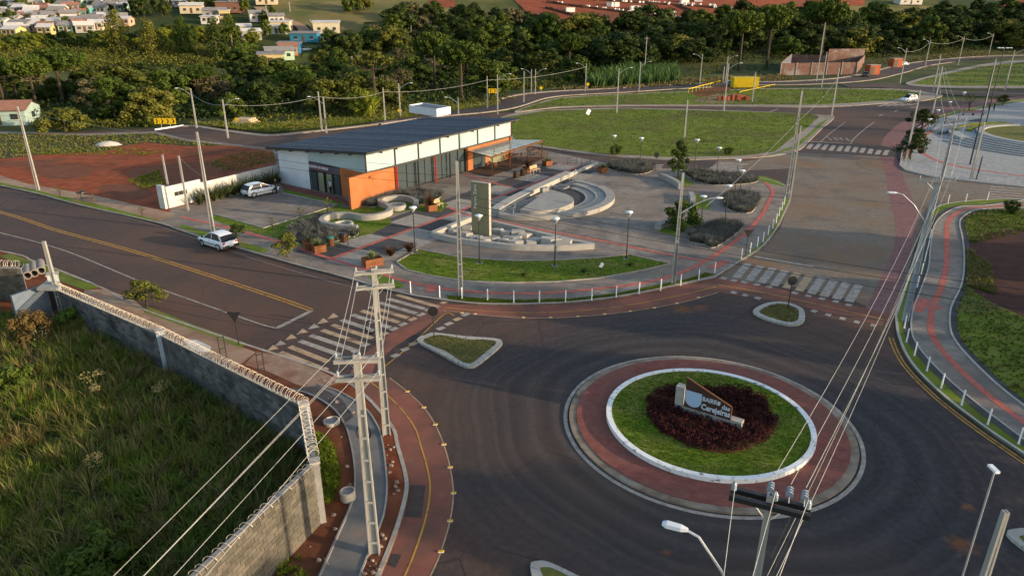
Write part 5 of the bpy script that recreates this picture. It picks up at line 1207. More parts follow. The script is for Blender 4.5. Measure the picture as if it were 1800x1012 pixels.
for px, py, ty, l in ((396, 644, 588, 'narrow black metal frame on the dusty pavement'), (465, 687, 618, 'narrow black metal frame above the razor wire')):
    p = g(px, py, Z1); h = hgt(px, py, ty); t = thing('metal_frame', l, 'frame', (p.x, p.y, Z1), .5)
    for s in (-1, 1): MB().box((s*.16, 0, 0), .05, .05, h-.1).build('upright', M_black, t)
    for f in (.97, .6, .3): MB().box((0, 0, (h-.1)*f-.03), .27, .04, .04).build('crossbar', M_black, t)
# ------------------------------------------------ roundabout sign
sa, sb = g(1188, 712, .45), g(1305, 748, .45)
sdir = (sb-sa); sdir.z = 0; SL = sdir.length; sdir.normalize(); sang = math.atan2(sdir.y, sdir.x)
sg = thing('neighbourhood_sign', 'brown sign lettered Bairro das Cerejeiras on a concrete base in the roundabout', 'sign', (sa.x, sa.y, .3), sang)
M_brown = mat('sign_brown', [(.058, .030, .023), (.074, .040, .030)], 1, .5); M_edge = mat('corten_edge', [(.10, .045, .025)], rough=.7); M_let = mat('sign_white', [(.50, .55, .60)], rough=.5)
MB().box((SL/2, 0, 0), SL, .42, .42).build('base_plinth', M_conc_lt, sg)
MB().box((.22, 0, .42), .46, .42, 1.0).build('end_block', M_conc_lt, sg)
x0, x1 = .50, SL*.83
prof = [(x0, .40), (x1, .40), (x1, 1.12), (x0+.02, 2.06)]
mb = MB(); mb.grid([[(x, y, z) for x, z in prof] for y in (-.26, -.16)], True, True); mb.build('sign_board', M_brown, sg)
MB().beam((x1, -.21, 1.15), (x0, -.21, 2.09), .12, .04).build('edge_strip', M_edge, sg); MB().beam((x1+.02, -.21, .40), (x1+.02, -.21, 1.13), .12, .04, (1, 0, 0)).build('edge_strip', M_edge, sg)
# pale shield with straight top and rounded foot
ln = x1-x0; sw = ln*.36; shx = x0+.04; top = 1.40; pts = [(shx, top), (shx+sw, top)]
for k in range(13): a = -math.pi*k/12; pts.append((shx+sw/2+sw/2*math.cos(a), top-.46+.42*math.sin(a)))
mb = MB(); mb.grid([[(x, y, z) for x, z in pts[::-1]] for y in (-.285, -.262)], True, True); mb.build('shield_emblem', mat('shield_blue', [(.36, .48, .62)], rough=.5), sg)
def stext(body, x, z, size, sx=1., bold=.008):
    o = text(body, size, M_let, .012, 'lettering', 'LEFT', sg, bold); o.matrix_local = Matrix.Translation((x, -.275, z)) @ Matrix.Rotation(R(90), 4, 'X') @ Matrix.Scale(sx, 4, Vector((1, 0, 0)))
def swidth(body, size):
    cu = bpy.data.curves.new('m', 'FONT'); cu.body = body; cu.size = size; o = bpy.data.objects.new('m', cu); col.objects.link(o); bpy.context.view_layer.update(); w = o.dimensions.x; bpy.data.objects.remove(o); return w
lx = shx+sw+.03; avail = x1-.03-lx
w1 = swidth('BAIRR', .34); stext('BAIRR', lx, 1.16, .34, avail*.52/w1)
ox = lx+avail*.54; os = avail*.10; pts = [(ox, 1.27), (ox+os, 1.27)]+[(ox+os/2+os/2*math.cos(-math.pi*k/8), 1.14+.10*math.sin(-math.pi*k/8)) for k in range(9)]
mb = MB(); mb.grid([[(x, y, z) for x, z in pts[::-1]] for y in (-.288, -.264)], True, True); mb.build('letter_shield', M_let, sg)
w2 = swidth('das', .36); stext('das', lx+avail*.70, 1.02, .36, avail*.28/w2)
w3 = swidth('Cerejeiras', .44); stext('Cerejeiras', lx-.02, .70, .44, (avail+.02)/w3, .016)
# ------------------------------------------------ concrete block walls of the lower left lot
M_blk = mat('wall_block', [(.072, .066, .054), (.108, .098, .078)], 1.5, .95, 7, bump=.4, bscale=20, objrnd=.26, big=((.13, .11, .09), .8, .5, .75)); M_mort = mat('mortar', [(.13, .12, .105)], rough=.98)
BL, BH = .40, .20
blk = None
M_blk_shaded = mat('wall_block_shaded', [(.085, .085, .085), (.135, .13, .125)], 1.2, .95, 7, bump=.4, bscale=20, objrnd=.38, big=((.045, .045, .048), .5, .48, .68))  # block tone lowered to carry the shade on these walls
def block_wall(label, a, b, h0, h1, keep=300, z0=0., M_blk=M_blk, base=None):
    a, b = Vector((a[0], a[1], 0)), Vector((b[0], b[1], 0)); L = (b-a).length; d = (b-a).normalized(); ang = math.atan2(d.y, d.x)
    t = thing('block_wall', label, 'wall', (a.x, a.y, z0), ang)
    mbc = MB(); mbc.grid([[(0, -.055, 0), (0, .055, 0), (0, .055, h0-.01), (0, -.055, h0-.01)], [(L, -.055, 0), (L, .055, 0), (L, .055, h1-.01), (L, -.055, h1-.01)]], True, True); mbc.build('mortar_core', M_mort, t)
    bm_ = MB().box((0, 0, 0), BL-.014, .15, BH-.014); me = None; cells = []
    nr = int(max(h0, h1)/BH)
    for r in range(nr):
        off = (r % 2)*BL/2; c = 0
        while True:
            x = off+c*BL+BL/2-BL/2; c += 1
            if x+BL/2 > L: break
            x += BL/2
            hx = h0+(h1-h0)*x/L
            if (r+1)*BH <= hx+.02 and x+BL/2 <= L+.01: cells.append((x, r*BH))
    wp = lambda x: a+d*x
    cells.sort(key=lambda c: (-c[1]//.8, (wp(c[0])-Vector((0, 0, 0))).length))
    cells.sort(key=lambda c: (wp(c[0])).length-c[1]*2)
    first = None; rest = MB(); rj = random.Random(int(L*100))
    for i, (x, z) in enumerate(cells):
        jy = rj.uniform(-.006, .006)
        if i < keep:
            if first is None: first = MB().box((0, 0, 0), BL-.014, .15, BH-.014).build('block', M_blk, t); o = first
            else: o = first.copy(); col.objects.link(o); REG.setdefault(t.name, []).append(o)
            o.location = (x, jy, z)
        else: rest.box((x, jy, z), BL-.014, .15, BH-.014)
    if rest.v: o = rest.build('blocks', M_blk, t); o['kind'] = 'stuff'
    MB().grid([[(0, -.09, h0), (0, .09, h0), (0, .09, h0+.05), (0, -.09, h0+.05)], [(L, -.09, h1), (L, .09, h1), (L, .09, h1+.05), (L, -.09, h1+.05)]], True, True).build('coping', M_conc_dk, t)
    return t
P1 = g(116, 560); P2 = g(295, 651); P3 = g(534, 712, 2.8); P3.z = 0; P4 = g(566, 919); P5 = P4+(Vector((-11.6, 14.0, 0))-P4)
block_wall('grey block wall behind the weeds, from the gate pole to the blue pillar', P1, P2, 2.1, 2.35, M_blk=M_blk_shaded)
block_wall('grey block wall from the blue pillar to the corner pillar', P2, P3, 2.35, 2.75, M_blk=M_blk_shaded)
block_wall('short block wall end from the corner pillar towards the viewer', P3, P4, 2.75, 3.05, 200, M_blk=M_blk_shaded)
block_wall('sunlit tan block wall at the bottom edge with clear block joints', P4, P5, 3.05, 3.0)
M_bpil = mat('blue_white_paint', [(.28, .33, .40), (.37, .42, .47)], 1, .7)
def pillar(p, h, label, m, w=.42, rz=0.5):
    t = thing('wall_pillar', label, 'pillar', (p.x, p.y, 0), rz); MB().box((0, 0, 0), w, w, h).build('shaft', m, t); MB().box((0, 0, h), w*1.22, w*1.22, .1).build('cap', M_conc_lt, t); MB().box((0, 0, h-.25), w*1.1, w*1.1, .06).build('moulding', m, t)
pillar(P2, 2.6, 'pale blue pillar in the middle of the block wall', M_bpil); pillar(P3, 2.85, 'pale pillar at the corner of the block wall', M_bpil, .36); pillar(P4, 3.05, 'rough grey pillar where the tan block wall ends', M_conc_dk, .34, .4); pillar(g(108, 545), 2.7, 'pale pillar beside the leaning grey pole', M_bpil, .6)
def razor(label, a, b, za, zb, r=.24, pitch=.2):
    L = (b-a).length; d = (b-a).normalized(); n = Vector((-d.y, d.x, 0)); k = int(L/pitch); pts = []
    for i in range(k*10+1): f = i/(k*10); ph = i*2*math.pi/10; p = a+d*(L*f); z = za+(zb-za)*f; pts.append(Vector((p.x, p.y, z+r))+n*r*math.cos(ph)+Vector((0, 0, 1))*r*math.sin(ph)+d*.05*math.sin(ph*.37))
    o = MB().tube(pts, .011, 3, False).build('razor_wire', mat('razor_wire', [(.45, .40, .34), (.6, .55, .48)], 3, .5, metal=.3)); tag(o, label, 'razor wire')
razor('coiled razor wire on the block wall left of the blue pillar', P1, P2, 2.15, 2.4); razor('coiled razor wire on the block wall right of the blue pillar', P2, P3, 2.4, 2.8); razor('coiled razor wire dropping towards the viewer at the corner pillar', P3, P4, 2.8, 3.05)
razor('coiled razor wire behind the tan block wall at the bottom', P4, P5, 2.85, 2.8, .2, .35)
# far left corner: pale block wall, bluish gate wall, gate roof, concrete pipes
pw = thing('gate_wall', 'bluish rendered wall beside the gate at the left edge', 'wall', tuple(g(40, 600)))
ga, gb = g(22, 560), g(92, 555); gc = g(20, 520, 2.3)
M_blue = mat('blue_render', [(.10, .13, .17), (.145, .175, .21)], .8, .9, 5, big=((.08, .11, .16), .8, .5, .7))
a0, b0_ = g(20, 520, 2.4), g(80, 500, 2.4)
mb = MB(); nrm_ = Vector((b0_.y-a0.y, a0.x-b0_.x, 0)).normalized()*.2
mb.prism([a0, b0_, b0_-nrm_, a0-nrm_], 0, 2.4); mb.build('wall_panel', M_blue, pw, w=True)
c0, d0 = g(82, 497, 2.4), g(108, 500, 2.4); mb = MB(); mb.prism([c0, d0, d0+Vector((.4, -1.2, 0)), c0+Vector((.2, -1.4, 0))], 2.4, 2.55); mb.build('gate_roof', M_conc, pw, w=True)
MB().prism([c0+Vector((.2, -.3, 0)), d0+Vector((-.2, -.3, 0)), d0+Vector((-.2, -.4, 0)), c0+Vector((.2, -.4, 0))], 0, 2.4).build('gate_leaf', M_black, pw, w=True)
q0, q1 = g(-60, 470, 2.6), g(37, 472, 2.6); block_wall('pale block wall with dark razor wire at the far left edge', q0, q1, 2.6, 2.6, 260)
razor('dark coiled razor wire on the pale wall at the far left edge', Vector((q0.x, q0.y, 0)), Vector((q1.x, q1.y, 0)), 2.6, 2.6, .3, .18)
M_pipe = mat('pipe_concrete', [(.19, .165, .14), (.26, .23, .195)], 2, .9)
for i, (x, y) in enumerate(((50, 491), (62, 487), (74, 482))):
    p = g(x, y, Z1); r = .31; dr_ = Vector((-.55, .83, 0)); o = thing('concrete_pipe', 'short concrete pipe lying by the left kerb, %s of three' % ('left', 'middle', 'right')[i], 'pipe', (p.x, p.y, Z1), 0, 'concrete pipes')
    n = 18; sx = Vector((.83, .55, 0)); rows = []
    for rr, l in ((r*.8, 2.4), (r, 2.4), (r, 0), (r*.8, 0), (r*.8, 2.4)): rows.append([tuple(dr_*l+sx*rr*math.cos(2*math.pi*k/n)+Vector((0, 0, r+rr*math.sin(2*math.pi*k/n)))) for k in range(n)])
    MB().grid(rows, True).build('pipe_shell', M_pipe, o, smooth=False)
# white garden wall with meter boxes at the forecourt
wa, wb = g(298, 368), g(492, 318); ww = thing('white_wall', 'white rendered wall with meter boxes between soil lot and forecourt', 'wall', tuple(wa))
wd = (wb-wa).normalized(); wn_ = Vector((-wd.y, wd.x, 0))
MB().prism([wa, wb, wb+wn_*.22, wa+wn_*.22], .05, 2.0).build('wall_slab', M_whitewash, ww, w=True)
MB().prism([wa-wd*.45-wn_*.05, wa-wd*.01-wn_*.05, wa-wd*.01+wn_*.9, wa-wd*.45+wn_*.9], .05, 2.6).build('end_pier', M_whitewash, ww, w=True)
MB().prism([wa+wd*.02-wn_*.02, wa+wd*4.2-wn_*.02, wa+wd*4.2+wn_*.24, wa+wd*.02+wn_*.24], .05, 2.4).build('raised_panel', M_whitewash, ww, w=True)
for k in range(3): c = wa+wd*(1.1+k*.52)-wn_*.05; MB().box((c.x, c.y, 1.25), .44, .08, .42, math.atan2(wd.y, wd.x)).build('meter_box', M_trim, ww, w=True)
c = g(328, 357); MB().box((c.x, c.y, 1.3), .35, .25, .45).build('meter_box', M_trim, ww, w=True)
# manhole rings and rubble on the soil strip
for x, y, l, h, r in ((612, 876, 'pale concrete manhole ring lying on the soil beside the footpath', .42, .33), (583, 743, 'round manhole cover ring beside the dark pavers', .16, .42)):
    p = g(x, y, Z1); t = thing('manhole_ring', l, 'manhole', (p.x, p.y, Z1)); MB().lathe((0, 0, 0), [(r, 0), (r*1.02, h), (r*.85, h+.02), (r*.82, h-.06)], 20, False).build('ring', M_conc_lt, t); MB().lathe((0, 0, h-.05), [(r*.83, 0), (.01, .01)], 20, False).build('cover', M_conc_dk, t)
rs = random.Random(4); rub0 = None
M_rub = mat('rubble', [(.17, .12, .09), (.28, .22, .18)], 3, .95)
rz_pts = [(682, 782), (686, 790), (692, 786), (690, 812), (684, 830), (695, 855), (700, 862), (693, 868), (698, 848), (655, 985), (650, 995), (660, 990), (647, 1003), (655, 1006), (672, 940), (676, 946), (665, 1000), (560, 985), (575, 990), (615, 852), (610, 820), (600, 768), (590, 930), (571, 982), (680, 800), (688, 818), (640, 1008), (668, 960), (545, 960), (586, 905), (577, 700), (592, 707), (610, 716), (620, 725), (570, 668), (580, 676), (598, 690), (612, 698)]
for i, (x, y) in enumerate(rz_pts):
    p = g(x, y, Z1); s = rs.uniform(.04, .13); n = 5; a = rs.uniform(0, 3)
    base = [(s*rs.uniform(.7, 1.3)*math.cos(a+2*math.pi*k/n), s*rs.uniform(.6, 1.0)*math.sin(a+2*math.pi*k/n)) for k in range(n)]
    mb = MB(); mb.grid([[(u, v, 0) for u, v in base], [(u*.75, v*.75, s*rs.uniform(.5, .9)) for u, v in base]], True, True)
    o = mb.build('rubble_piece', M_rub); o.location = (p.x, p.y, Z1); tag(o, 'broken pale paving piece lying on the red soil by the lower left footpath', 'rubble', 'rubble by the footpath')
# timber sawhorse on the far left verge
p = g(152, 357, Z1); t = thing('cable_trestle', 'dark wooden trestle with cloth standing on the left verge', 'trestle', (p.x, p.y, Z1), -.3)
for s in (-1, 1):
    for q in (-1, 1): MB().beam((s*.9, q*.35, 0), (s*.75, q*.1, 1.05), .06, .06).build('leg', M_timber, t)
MB().beam((-1.1, 0, 1.05), (1.1, 0, 1.05), .12, .12).build('top_bar', M_timber, t); MB().beam((-.85, .25, .5), (.85, .25, .5), .05, .05).build('brace', M_timber, t); MB().lathe((-.35, 0, 1.1), [(.4, 0), (.36, .12), (.15, .28), (.02, .3)], 8).build('cloth_heap', M_black, t)
# ------------------------------------------------ far things along the back streets
M_yel = mat('yellow_sheet', [(.50, .34, .012), (.56, .40, .02)], 1, .6); M_ysgn = mat('sign_yellow', [(.62, .40, .01)], rough=.5)
p = g(1308, 154); t = thing('site_container', 'yellow box container beside the brick pile', 'container', (p.x, p.y, 0), .05)
MB().box((0, 0, .1), 6.8, 2.4, 2.5).build('box_body', M_yel, t); MB().box((0, 0, 2.6), 7.0, 2.6, .08).build('lid', mat('ylid', [(.5, .38, .05)], rough=.6), t)
for k in range(16): MB().box((-3.2+k*.43, -1.23, .15), .1, .05, 2.4).build('rib', M_yel, t)
a, b = g(1210, 165.5), g(1265, 150.5); t = thing('yellow_handrail', 'yellow post-and-rail barrier in the green strip', 'railing', tuple(a))
for k in range(10): q = a.lerp(b, k/9); MB().box((q.x, q.y, 0), .12, .12, 1.25).build('post', M_yel, t, w=True)
MB().beam((a.x, a.y, 1.25), (b.x, b.y, 1.25), .14, .14).build('rail', M_yel, t, w=True)
a, b = g(1300, 165), g(1362, 151.5); t = thing('yellow_handrail', 'low yellow rail right of the yellow container', 'railing', tuple(a))
for k in range(7): q = a.lerp(b, k/6); MB().box((q.x, q.y, 0), .1, .1, .5).build('post', M_yel, t, w=True)
MB().beam((a.x, a.y, .5), (b.x, b.y, .5), .12, .12).build('rail', M_yel, t, w=True)
M_bk = mat('clay_brick', [(.26, .075, .04), (.36, .12, .065)], 2, .9, objrnd=.15)
rs = random.Random(9); p0 = g(1289, 177); k = 0
for s in range(7):
    p = p0+Vector((-3.2+s*1.05, rs.uniform(-.3, .3), 0)); t = thing('brick_pallet', 'stack of orange hollow bricks in the green strip, %s from the left' % ('first', 'second', 'third', 'fourth', 'fifth', 'sixth', 'seventh')[s], 'bricks', (p.x, p.y, .1), rs.uniform(-.15, .15), 'brick stacks')
    for z in range(rs.choice((4, 5, 6))):
        for x in range(3): MB().box((-.3+x*.31, 0, z*.22), .29, .95, .2).build('brick', M_bk, t)
_, _ = onp('soil_heap_ground', [(1210, 163), (1262, 153), (1290, 152), (1275, 168), (1230, 172)], M_soil, .016); onp('dry_grass_patch', [(1215, 178), (1260, 166), (1300, 166), (1290, 182), (1240, 184)], mat('straw', [(.16, .11, .055), (.24, .18, .10)], .8, .95), .018)
# brick shell of an unfinished house
M_shell = mat('raw_brick', [(.12, .066, .052), (.18, .10, .08)], 1.2, .95, 6, big=((.22, .19, .18), .25, .5, .7)); sh = thing('unfinished_house', 'roofless pinkish brick shell of a house under construction', 'building', tuple(g(1440, 132)))
def shellwall(a, b, h, z=0): d = (b-a).normalized(); n = Vector((-d.y, d.x, 0))*.2; MB().prism([a, b, b+n, a+n], z, h).build('wall', M_shell, sh, w=True)
a, b, c, d_ = g(1371, 133), g(1504, 131), g(1518, 114), g(1390, 114)
shellwall(a, b, 3.7); shellwall(b, c, 3.5); shellwall(a, d_, 3.9); shellwall(g(1453, 116), g(1516, 115), 5.8); shellwall(d_, g(1453, 116), 3.6)
for k in range(6): q = a.lerp(b, k/5)-Vector((0, .1, 0)); MB().box((q.x, q.y, 0), .3, .2, 3.85).build('column', M_conc, sh, w=True)
MB().prism([a+Vector((0, 1, 0)), a.lerp(b, .15)+Vector((0, 2, 0)), d_], 3.5, 3.65).build('ring_beam', M_conc_lt, sh, w=True)
M_ork = mat('kiosk_orange', [(.34, .085, .035)], rough=.7)
for x, y, l in ((1532, 131, 'orange kiosk box beside the black car'), (1573, 118, 'orange kiosk box with dark door before the wood')):
    p = g(x, y); t = thing('site_kiosk', l, 'kiosk', (p.x, p.y, 0), .2); MB().box((0, 0, 0), 3.6, 2.6, 2.9).build('box_body', M_ork, t); MB().box((-.9, -1.32, .1), 1.3, .06, 2.3).build('door', M_black, t); MB().box((0, 0, 2.9), 3.8, 2.8, .1).build('roof', M_conc, t)
# chevron boards, small yellow warning signs
def ysign(px, py, ty, label, w=.8, n=1):
    p = g(px, py); h = max(1.6, hgt(px, py, ty)); t = thing('warning_sign', label, 'traffic sign', (p.x, p.y, 0))
    if n > 1:
        for k in range(n):
            xo = (k-(n-1)/2)*w*1.08; mb = MB(); mb.box((xo, -.05, h-1.0), w, .04, 1.0); bd = mb.build('board', M_ysgn, t)
            MB().face([(xo-.2, -.075, h-.9), (xo+.05, -.075, h-.9), (xo+.25, -.075, h-.5), (xo+.05, -.075, h-.1), (xo-.2, -.075, h-.1), (xo, -.075, h-.5)]).build('chevron', M_black, bd)
    else:
        mb = MB(); mb.grid([[(0, y_, h-.95), (.48, y_, h-.47), (0, y_, h), (-.48, y_, h-.47)] for y_ in (-.06, -.03)], True, True); mb.build('diamond_plate', M_ysgn, t)
    for s in ((-1, 1) if n > 1 else (0,)): MB().tube([(s*.8, 0, 0), (s*.8, 0, h-.2)], .045, 5).build('post', M_steel, t)
ysign(292, 224, 209, 'row of yellow chevron boards at the dead end of the back street', .9, 4); ysign(703, 205, 190, 'yellow diamond sign on the pole left of the rooftop box'); ysign(753, 196, 181, 'yellow diamond sign behind the rooftop box'); ysign(866, 174, 156, 'yellow chevron board right of the thin pole at the wood edge', .9, 2); ysign(951, 163, 154, 'yellow diamond sign at the street bend'); ysign(1033, 158, 145, 'small pale sign at the wood edge'); ysign(416, 222, 211, 'yellow diamond sign beside the lumber pile')
for px, py, l in ((1034, 205, 'white for-sale board standing in the grassy lot'), (1057, 473, 'small white board stuck in the curved lawn'), (829, 0, '')):
    if not l: continue
    p = g(px, py, Z1); k = .75 if py < 300 else .3; t = thing('notice_board', l, 'sign', (p.x, p.y, Z1), .3); MB().beam((-.3*k, 0, .55*k), (.35*k, 0, 1.75*k), .05, .95*k, (0, 0, 1)).build('board', M_white, t); MB().box((0, .03, 0), .06, .04, .6*k).build('stake', M_timber, t)
p = g(432, 217); M_lum = mat('lumber', [(.42, .30, .19), (.55, .42, .28)], 2, .8)
t = thing('lumber_pile', 'stack of pale timber boards beside the back street', 'lumber', (p.x, p.y, .1), -.2)
for k in range(12): MB().box((0, -1+(k % 4)*.65, (k//4)*.3), 4.2-(k//4)*.6, .55, .26).build('board', M_lum, t)
t_ = thing('dead_end_kerb', 'white kerb closing the dead end of the back street', 'kerb', tuple(g(300, 226))); kerb_mb(gl([(272, 229), (322, 221.5)]), .3, 0, .2).build('kerb_bar', M_white, t_, w=True)
p = g(190, 255, Z1); mb = MB(); rs = random.Random(2)
rows = []
for k, (rr, zz) in enumerate(((1.5, 0), (1.15, .32), (.5, .55), (.1, .6))): rows.append([(rr*1.4*math.cos(a*.628)*rs.uniform(.85, 1.1), rr*math.sin(a*.628)*rs.uniform(.85, 1.1), zz) for a in range(10)])
o = mb.grid(rows, True).build('tarp_heap', mat('pale_tarp', [(.44, .38, .32), (.54, .49, .43)], 3, .95), None, True); o.location = p; tag(o, 'pale heaped tarp on the edge of the red soil lot', 'tarp')  # heaped white plastic tarp
# ------------------------------------------------ vegetation
def leafmat(name, cols, island=.22, objrnd=.24, rough=.8, big=None):
    m = mat(name, cols, .35, rough, 3, island=island, objrnd=objrnd, spec=.08, big=big)
    b = m.node_tree.nodes['Principled BSDF']; b.inputs['Subsurface Weight'].default_value = 0
    return m
LM = {'mid': leafmat('leaf_mid', [(.034, .056, .010), (.058, .086, .014)]), 'dark': leafmat('leaf_dark', [(.020, .036, .009), (.036, .055, .013)]), 'olive': leafmat('leaf_olive', [(.058, .068, .013), (.088, .095, .018)]),
      'yellow': leafmat('leaf_yellow', [(.090, .115, .014), (.135, .150, .020)]), 'pine': leafmat('leaf_araucaria', [(.036, .062, .010), (.065, .095, .015)], .25), 'grey': leafmat('leaf_greyish', [(.064, .062, .028), (.092, .084, .042)]), 'bright': leafmat('leaf_bright', [(.065, .120, .018), (.095, .150, .026)])}
M_bark = mat('bark', [(.035, .027, .020), (.062, .048, .035)], 3, .95, 6, bump=.5, bscale=8, stretch=(1, 1, .25))
M_bark_lt = mat('bark_pale', [(.16, .12, .085), (.24, .185, .13)], 3, .95, 6, bump=.4, bscale=8, stretch=(1, 1, .25))
NR = np.random.RandomState(7)
def leaf_quads(C, Rd, n, size, flat=.0, asp=.6):
    """n leaf quads round each clump centre"""
    C = np.repeat(np.asarray(C, float), n, 0); Rr = np.repeat(np.asarray(Rd, float), n)
    d = NR.normal(size=C.shape); d /= np.linalg.norm(d, axis=1)[:, None]
    rad = Rr*(.55+.5*NR.rand(len(C))**.5); d2 = d.copy(); d2[:, 2] *= (1-flat)
    P = C+d2*rad[:, None]
    nrm = d+NR.normal(size=C.shape)*.55+np.array([0, 0, .35]); nrm /= np.linalg.norm(nrm, axis=1)[:, None]
    t = np.cross(nrm, NR.normal(size=C.shape)); t /= np.linalg.norm(t, axis=1)[:, None]; b = np.cross(nrm, t)
    s = size*(.6+.8*NR.rand(len(C)))[:, None]
    V = np.stack([P-t*s-b*s*asp*.4, P+b*s*asp-t*s*.1, P+t*s+b*s*asp*.2, P-b*s*asp+t*s*.15], 1).reshape(-1, 3)
    return V, np.arange(len(V)).reshape(-1, 4)
def blades(C, n, length, width, spread, droop=.35):
    """grass tufts: n tapering blades from each centre"""
    N = len(C)*n; C = np.repeat(np.asarray(C, float), n, 0); L = np.repeat(np.asarray(length, float), n)*(.55+.6*NR.rand(N))
    a = NR.rand(N)*2*np.pi; sp_ = spread*(NR.rand(N)**.7); lean = np.stack([np.cos(a)*sp_, np.sin(a)*sp_, np.ones(N)], 1); lean /= np.linalg.norm(lean, axis=1)[:, None]
    out = np.stack([np.cos(a), np.sin(a), np.zeros(N)], 1); C = C+out*(NR.rand(N)*.12*np.minimum(L, 1))[:, None]
    side = np.stack([-np.sin(a+NR.normal(size=N)*.8), np.cos(a), np.zeros(N)], 1)*(width*(.6+.8*NR.rand(N)))[:, None]
    mid = C+lean*(L*.55)[:, None]; tip = C+lean*L[:, None]+out*(L*droop*sp_)[:, None]-np.array([0, 0, 1.])*(L*droop*.5*sp_)[:, None]
    V = np.stack([C-side, C+side, mid+side*.8, mid-side*.8, tip], 1).reshape(-1, 3); i = np.arange(N)*5
    Fq = np.concatenate([np.stack([i, i+1, i+2], 1), np.stack([i, i+2, i+3], 1), np.stack([i+3, i+2, i+4], 1)])
    return V, Fq
def tubemesh(name, paths, m):
    mb = MB()
    for pts, r in paths: mb.tube(pts, r, 6)
    me = bpy.data.meshes.new(name); me.from_pydata([tuple(v) for v in mb.v], [], mb.f); me.materials.append(m); return me
def lump(mb, c, r, rng, n=7):
    """uneven closed lump inside a leafy lobe"""
    rows = []
    for j in range(5):
        ph = math.pi*(j+.02)/4.04; rows.append([(c[0]+r*math.sin(ph)*math.cos(2*math.pi*k/n)*rng.uniform(.8, 1.05), c[1]+r*math.sin(ph)*math.sin(2*math.pi*k/n)*rng.uniform(.8, 1.05), c[2]+r*.9*math.cos(ph)) for k in range(n)])
    mb.grid(rows, True)
def broad(seed, h=10., r=4.2, low=.02, n=22, per=150, size=.28, key='mid', cr=.31, squash=.8, bark=M_bark, core=.66):
    """billowing crown: lobes round a dome, leaves thick on each lobe's skin, gaps between lobes"""
    rng = np.random.RandomState(seed); C = []; Rd = []
    for i in range(n):
        f = (i+.5)/n; a = i*2.4+rng.uniform(-.4, .4); zz = low+(1-low)*(.16+.70*f**.9)*rng.uniform(.85, 1.1); rr = math.sqrt(max(0, 1-(max(0, f-.25)/.80)**2))*rng.uniform(.35, .95)
        k = cr*rng.uniform(.6, 1.35)*(1-.25*f); C.append((r*rr*math.cos(a), r*rr*math.sin(a), max(h*low+.25*r*k, h*zz-.25*r*k))); Rd.append(r*k)
    C.append((0, 0, h*.88-r*.2)); Rd.append(r*.34)
    C = np.array(C); Rd = np.array(Rd); V, Fq = leaf_quads(C, Rd, per, size, .08)
    mb = MB()
    for c, k in zip(C, Rd): lump(mb, c, k*core, rng)
    V2 = np.array(mb.v); F2 = np.array(mb.f)+len(V); cm = np_mesh('crown', np.concatenate([V, V2]), np.concatenate([Fq, F2])); cm.materials.append(LM[key])
    tw = max(.07, h*.016); paths = [([(0, 0, -.3), (.03*h, 0, h*.3), (0, .02*h, h*.62)], [tw*1.3, tw, tw*.5])]
    for k in range(5):
        c = C[rng.randint(len(C))]; paths.append(([(0, 0, h*rng.uniform(.15, .4)), (c[0]*.5, c[1]*.5, c[2]*.75), tuple(c)], [tw*.5, tw*.3, tw*.12]))
    return tubemesh('trunk', paths, bark), cm
def araucaria(seed, h=13., r=5., key='pine', thin=False):
    rng = np.random.RandomState(seed); C = []; Rd = []; paths = [([(0, 0, -.3), (0, 0, h*.5), (0, 0, h*.96)], [.42, .34, .14])]
    tiers = 2 if thin else 5
    for t in range(tiers):
        f = t/max(1, tiers-1); z0 = h*(.78 if thin else .70)+f*h*.21*(.5 if thin else 1); rr = r*(1-.55*f**2)*(.9 if t == 0 and not thin else 1); nb = 15 if t < tiers-1 else 10
        for k in range(nb):
            a = 2*math.pi*(k+rng.uniform(-.3, .3))/nb; R_ = rr*rng.uniform(.75, 1.08); up = h*.10*rng.uniform(.6, 1.1)*(1.6 if thin else 1)
            tip = (R_*math.cos(a), R_*math.sin(a), min(h*1.0, z0+up)); paths.append(([(0, 0, z0-h*.04), (tip[0]*.55, tip[1]*.55, z0-h*.03), tip], [.085, .06, .03]))
            for q in (1.0, .74, .48) if not thin else (1.0, .82):
                C.append((tip[0]*q+rng.normal()*.2, tip[1]*q+rng.normal()*.2, z0-h*.02+(tip[2]-z0+h*.03)*q**2+.1)); Rd.append(rng.uniform(.55, .85) if not thin else .5)
    C.append((0, 0, h)); Rd.append(.9)
    V, Fq = leaf_quads(np.array(C), np.array(Rd), 30 if not thin else 40, .26, .2)
    cm = np_mesh('crown', V, Fq); cm.materials.append(LM[key]); return tubemesh('trunk', paths, M_bark), cm
def column(seed, h=14., r=2.6, key='mid'):
    rng = np.random.RandomState(seed); C = []; Rd = []
    for k in range(60):
        f = rng.rand(); rr = r*math.sin(math.pi*min(1, .12+.88*f)**.8)*rng.uniform(.4, 1.); a = rng.rand()*6.28; C.append((rr*math.cos(a), rr*math.sin(a), h*(.08+.88*f))); Rd.append(r*.42)
    V, Fq = leaf_quads(np.array(C), np.array(Rd), 50, .26); cm = np_mesh('crown', V, Fq); cm.materials.append(LM[key])
    return tubemesh('trunk', [([(0, 0, -.3), (0, 0, h*.5), (0, 0, h*.9)], [.28, .2, .06])], M_bark_lt), cm
LM['rust'] = leafmat('leaf_rust', [(.085, .055, .02), (.125, .085, .03)])
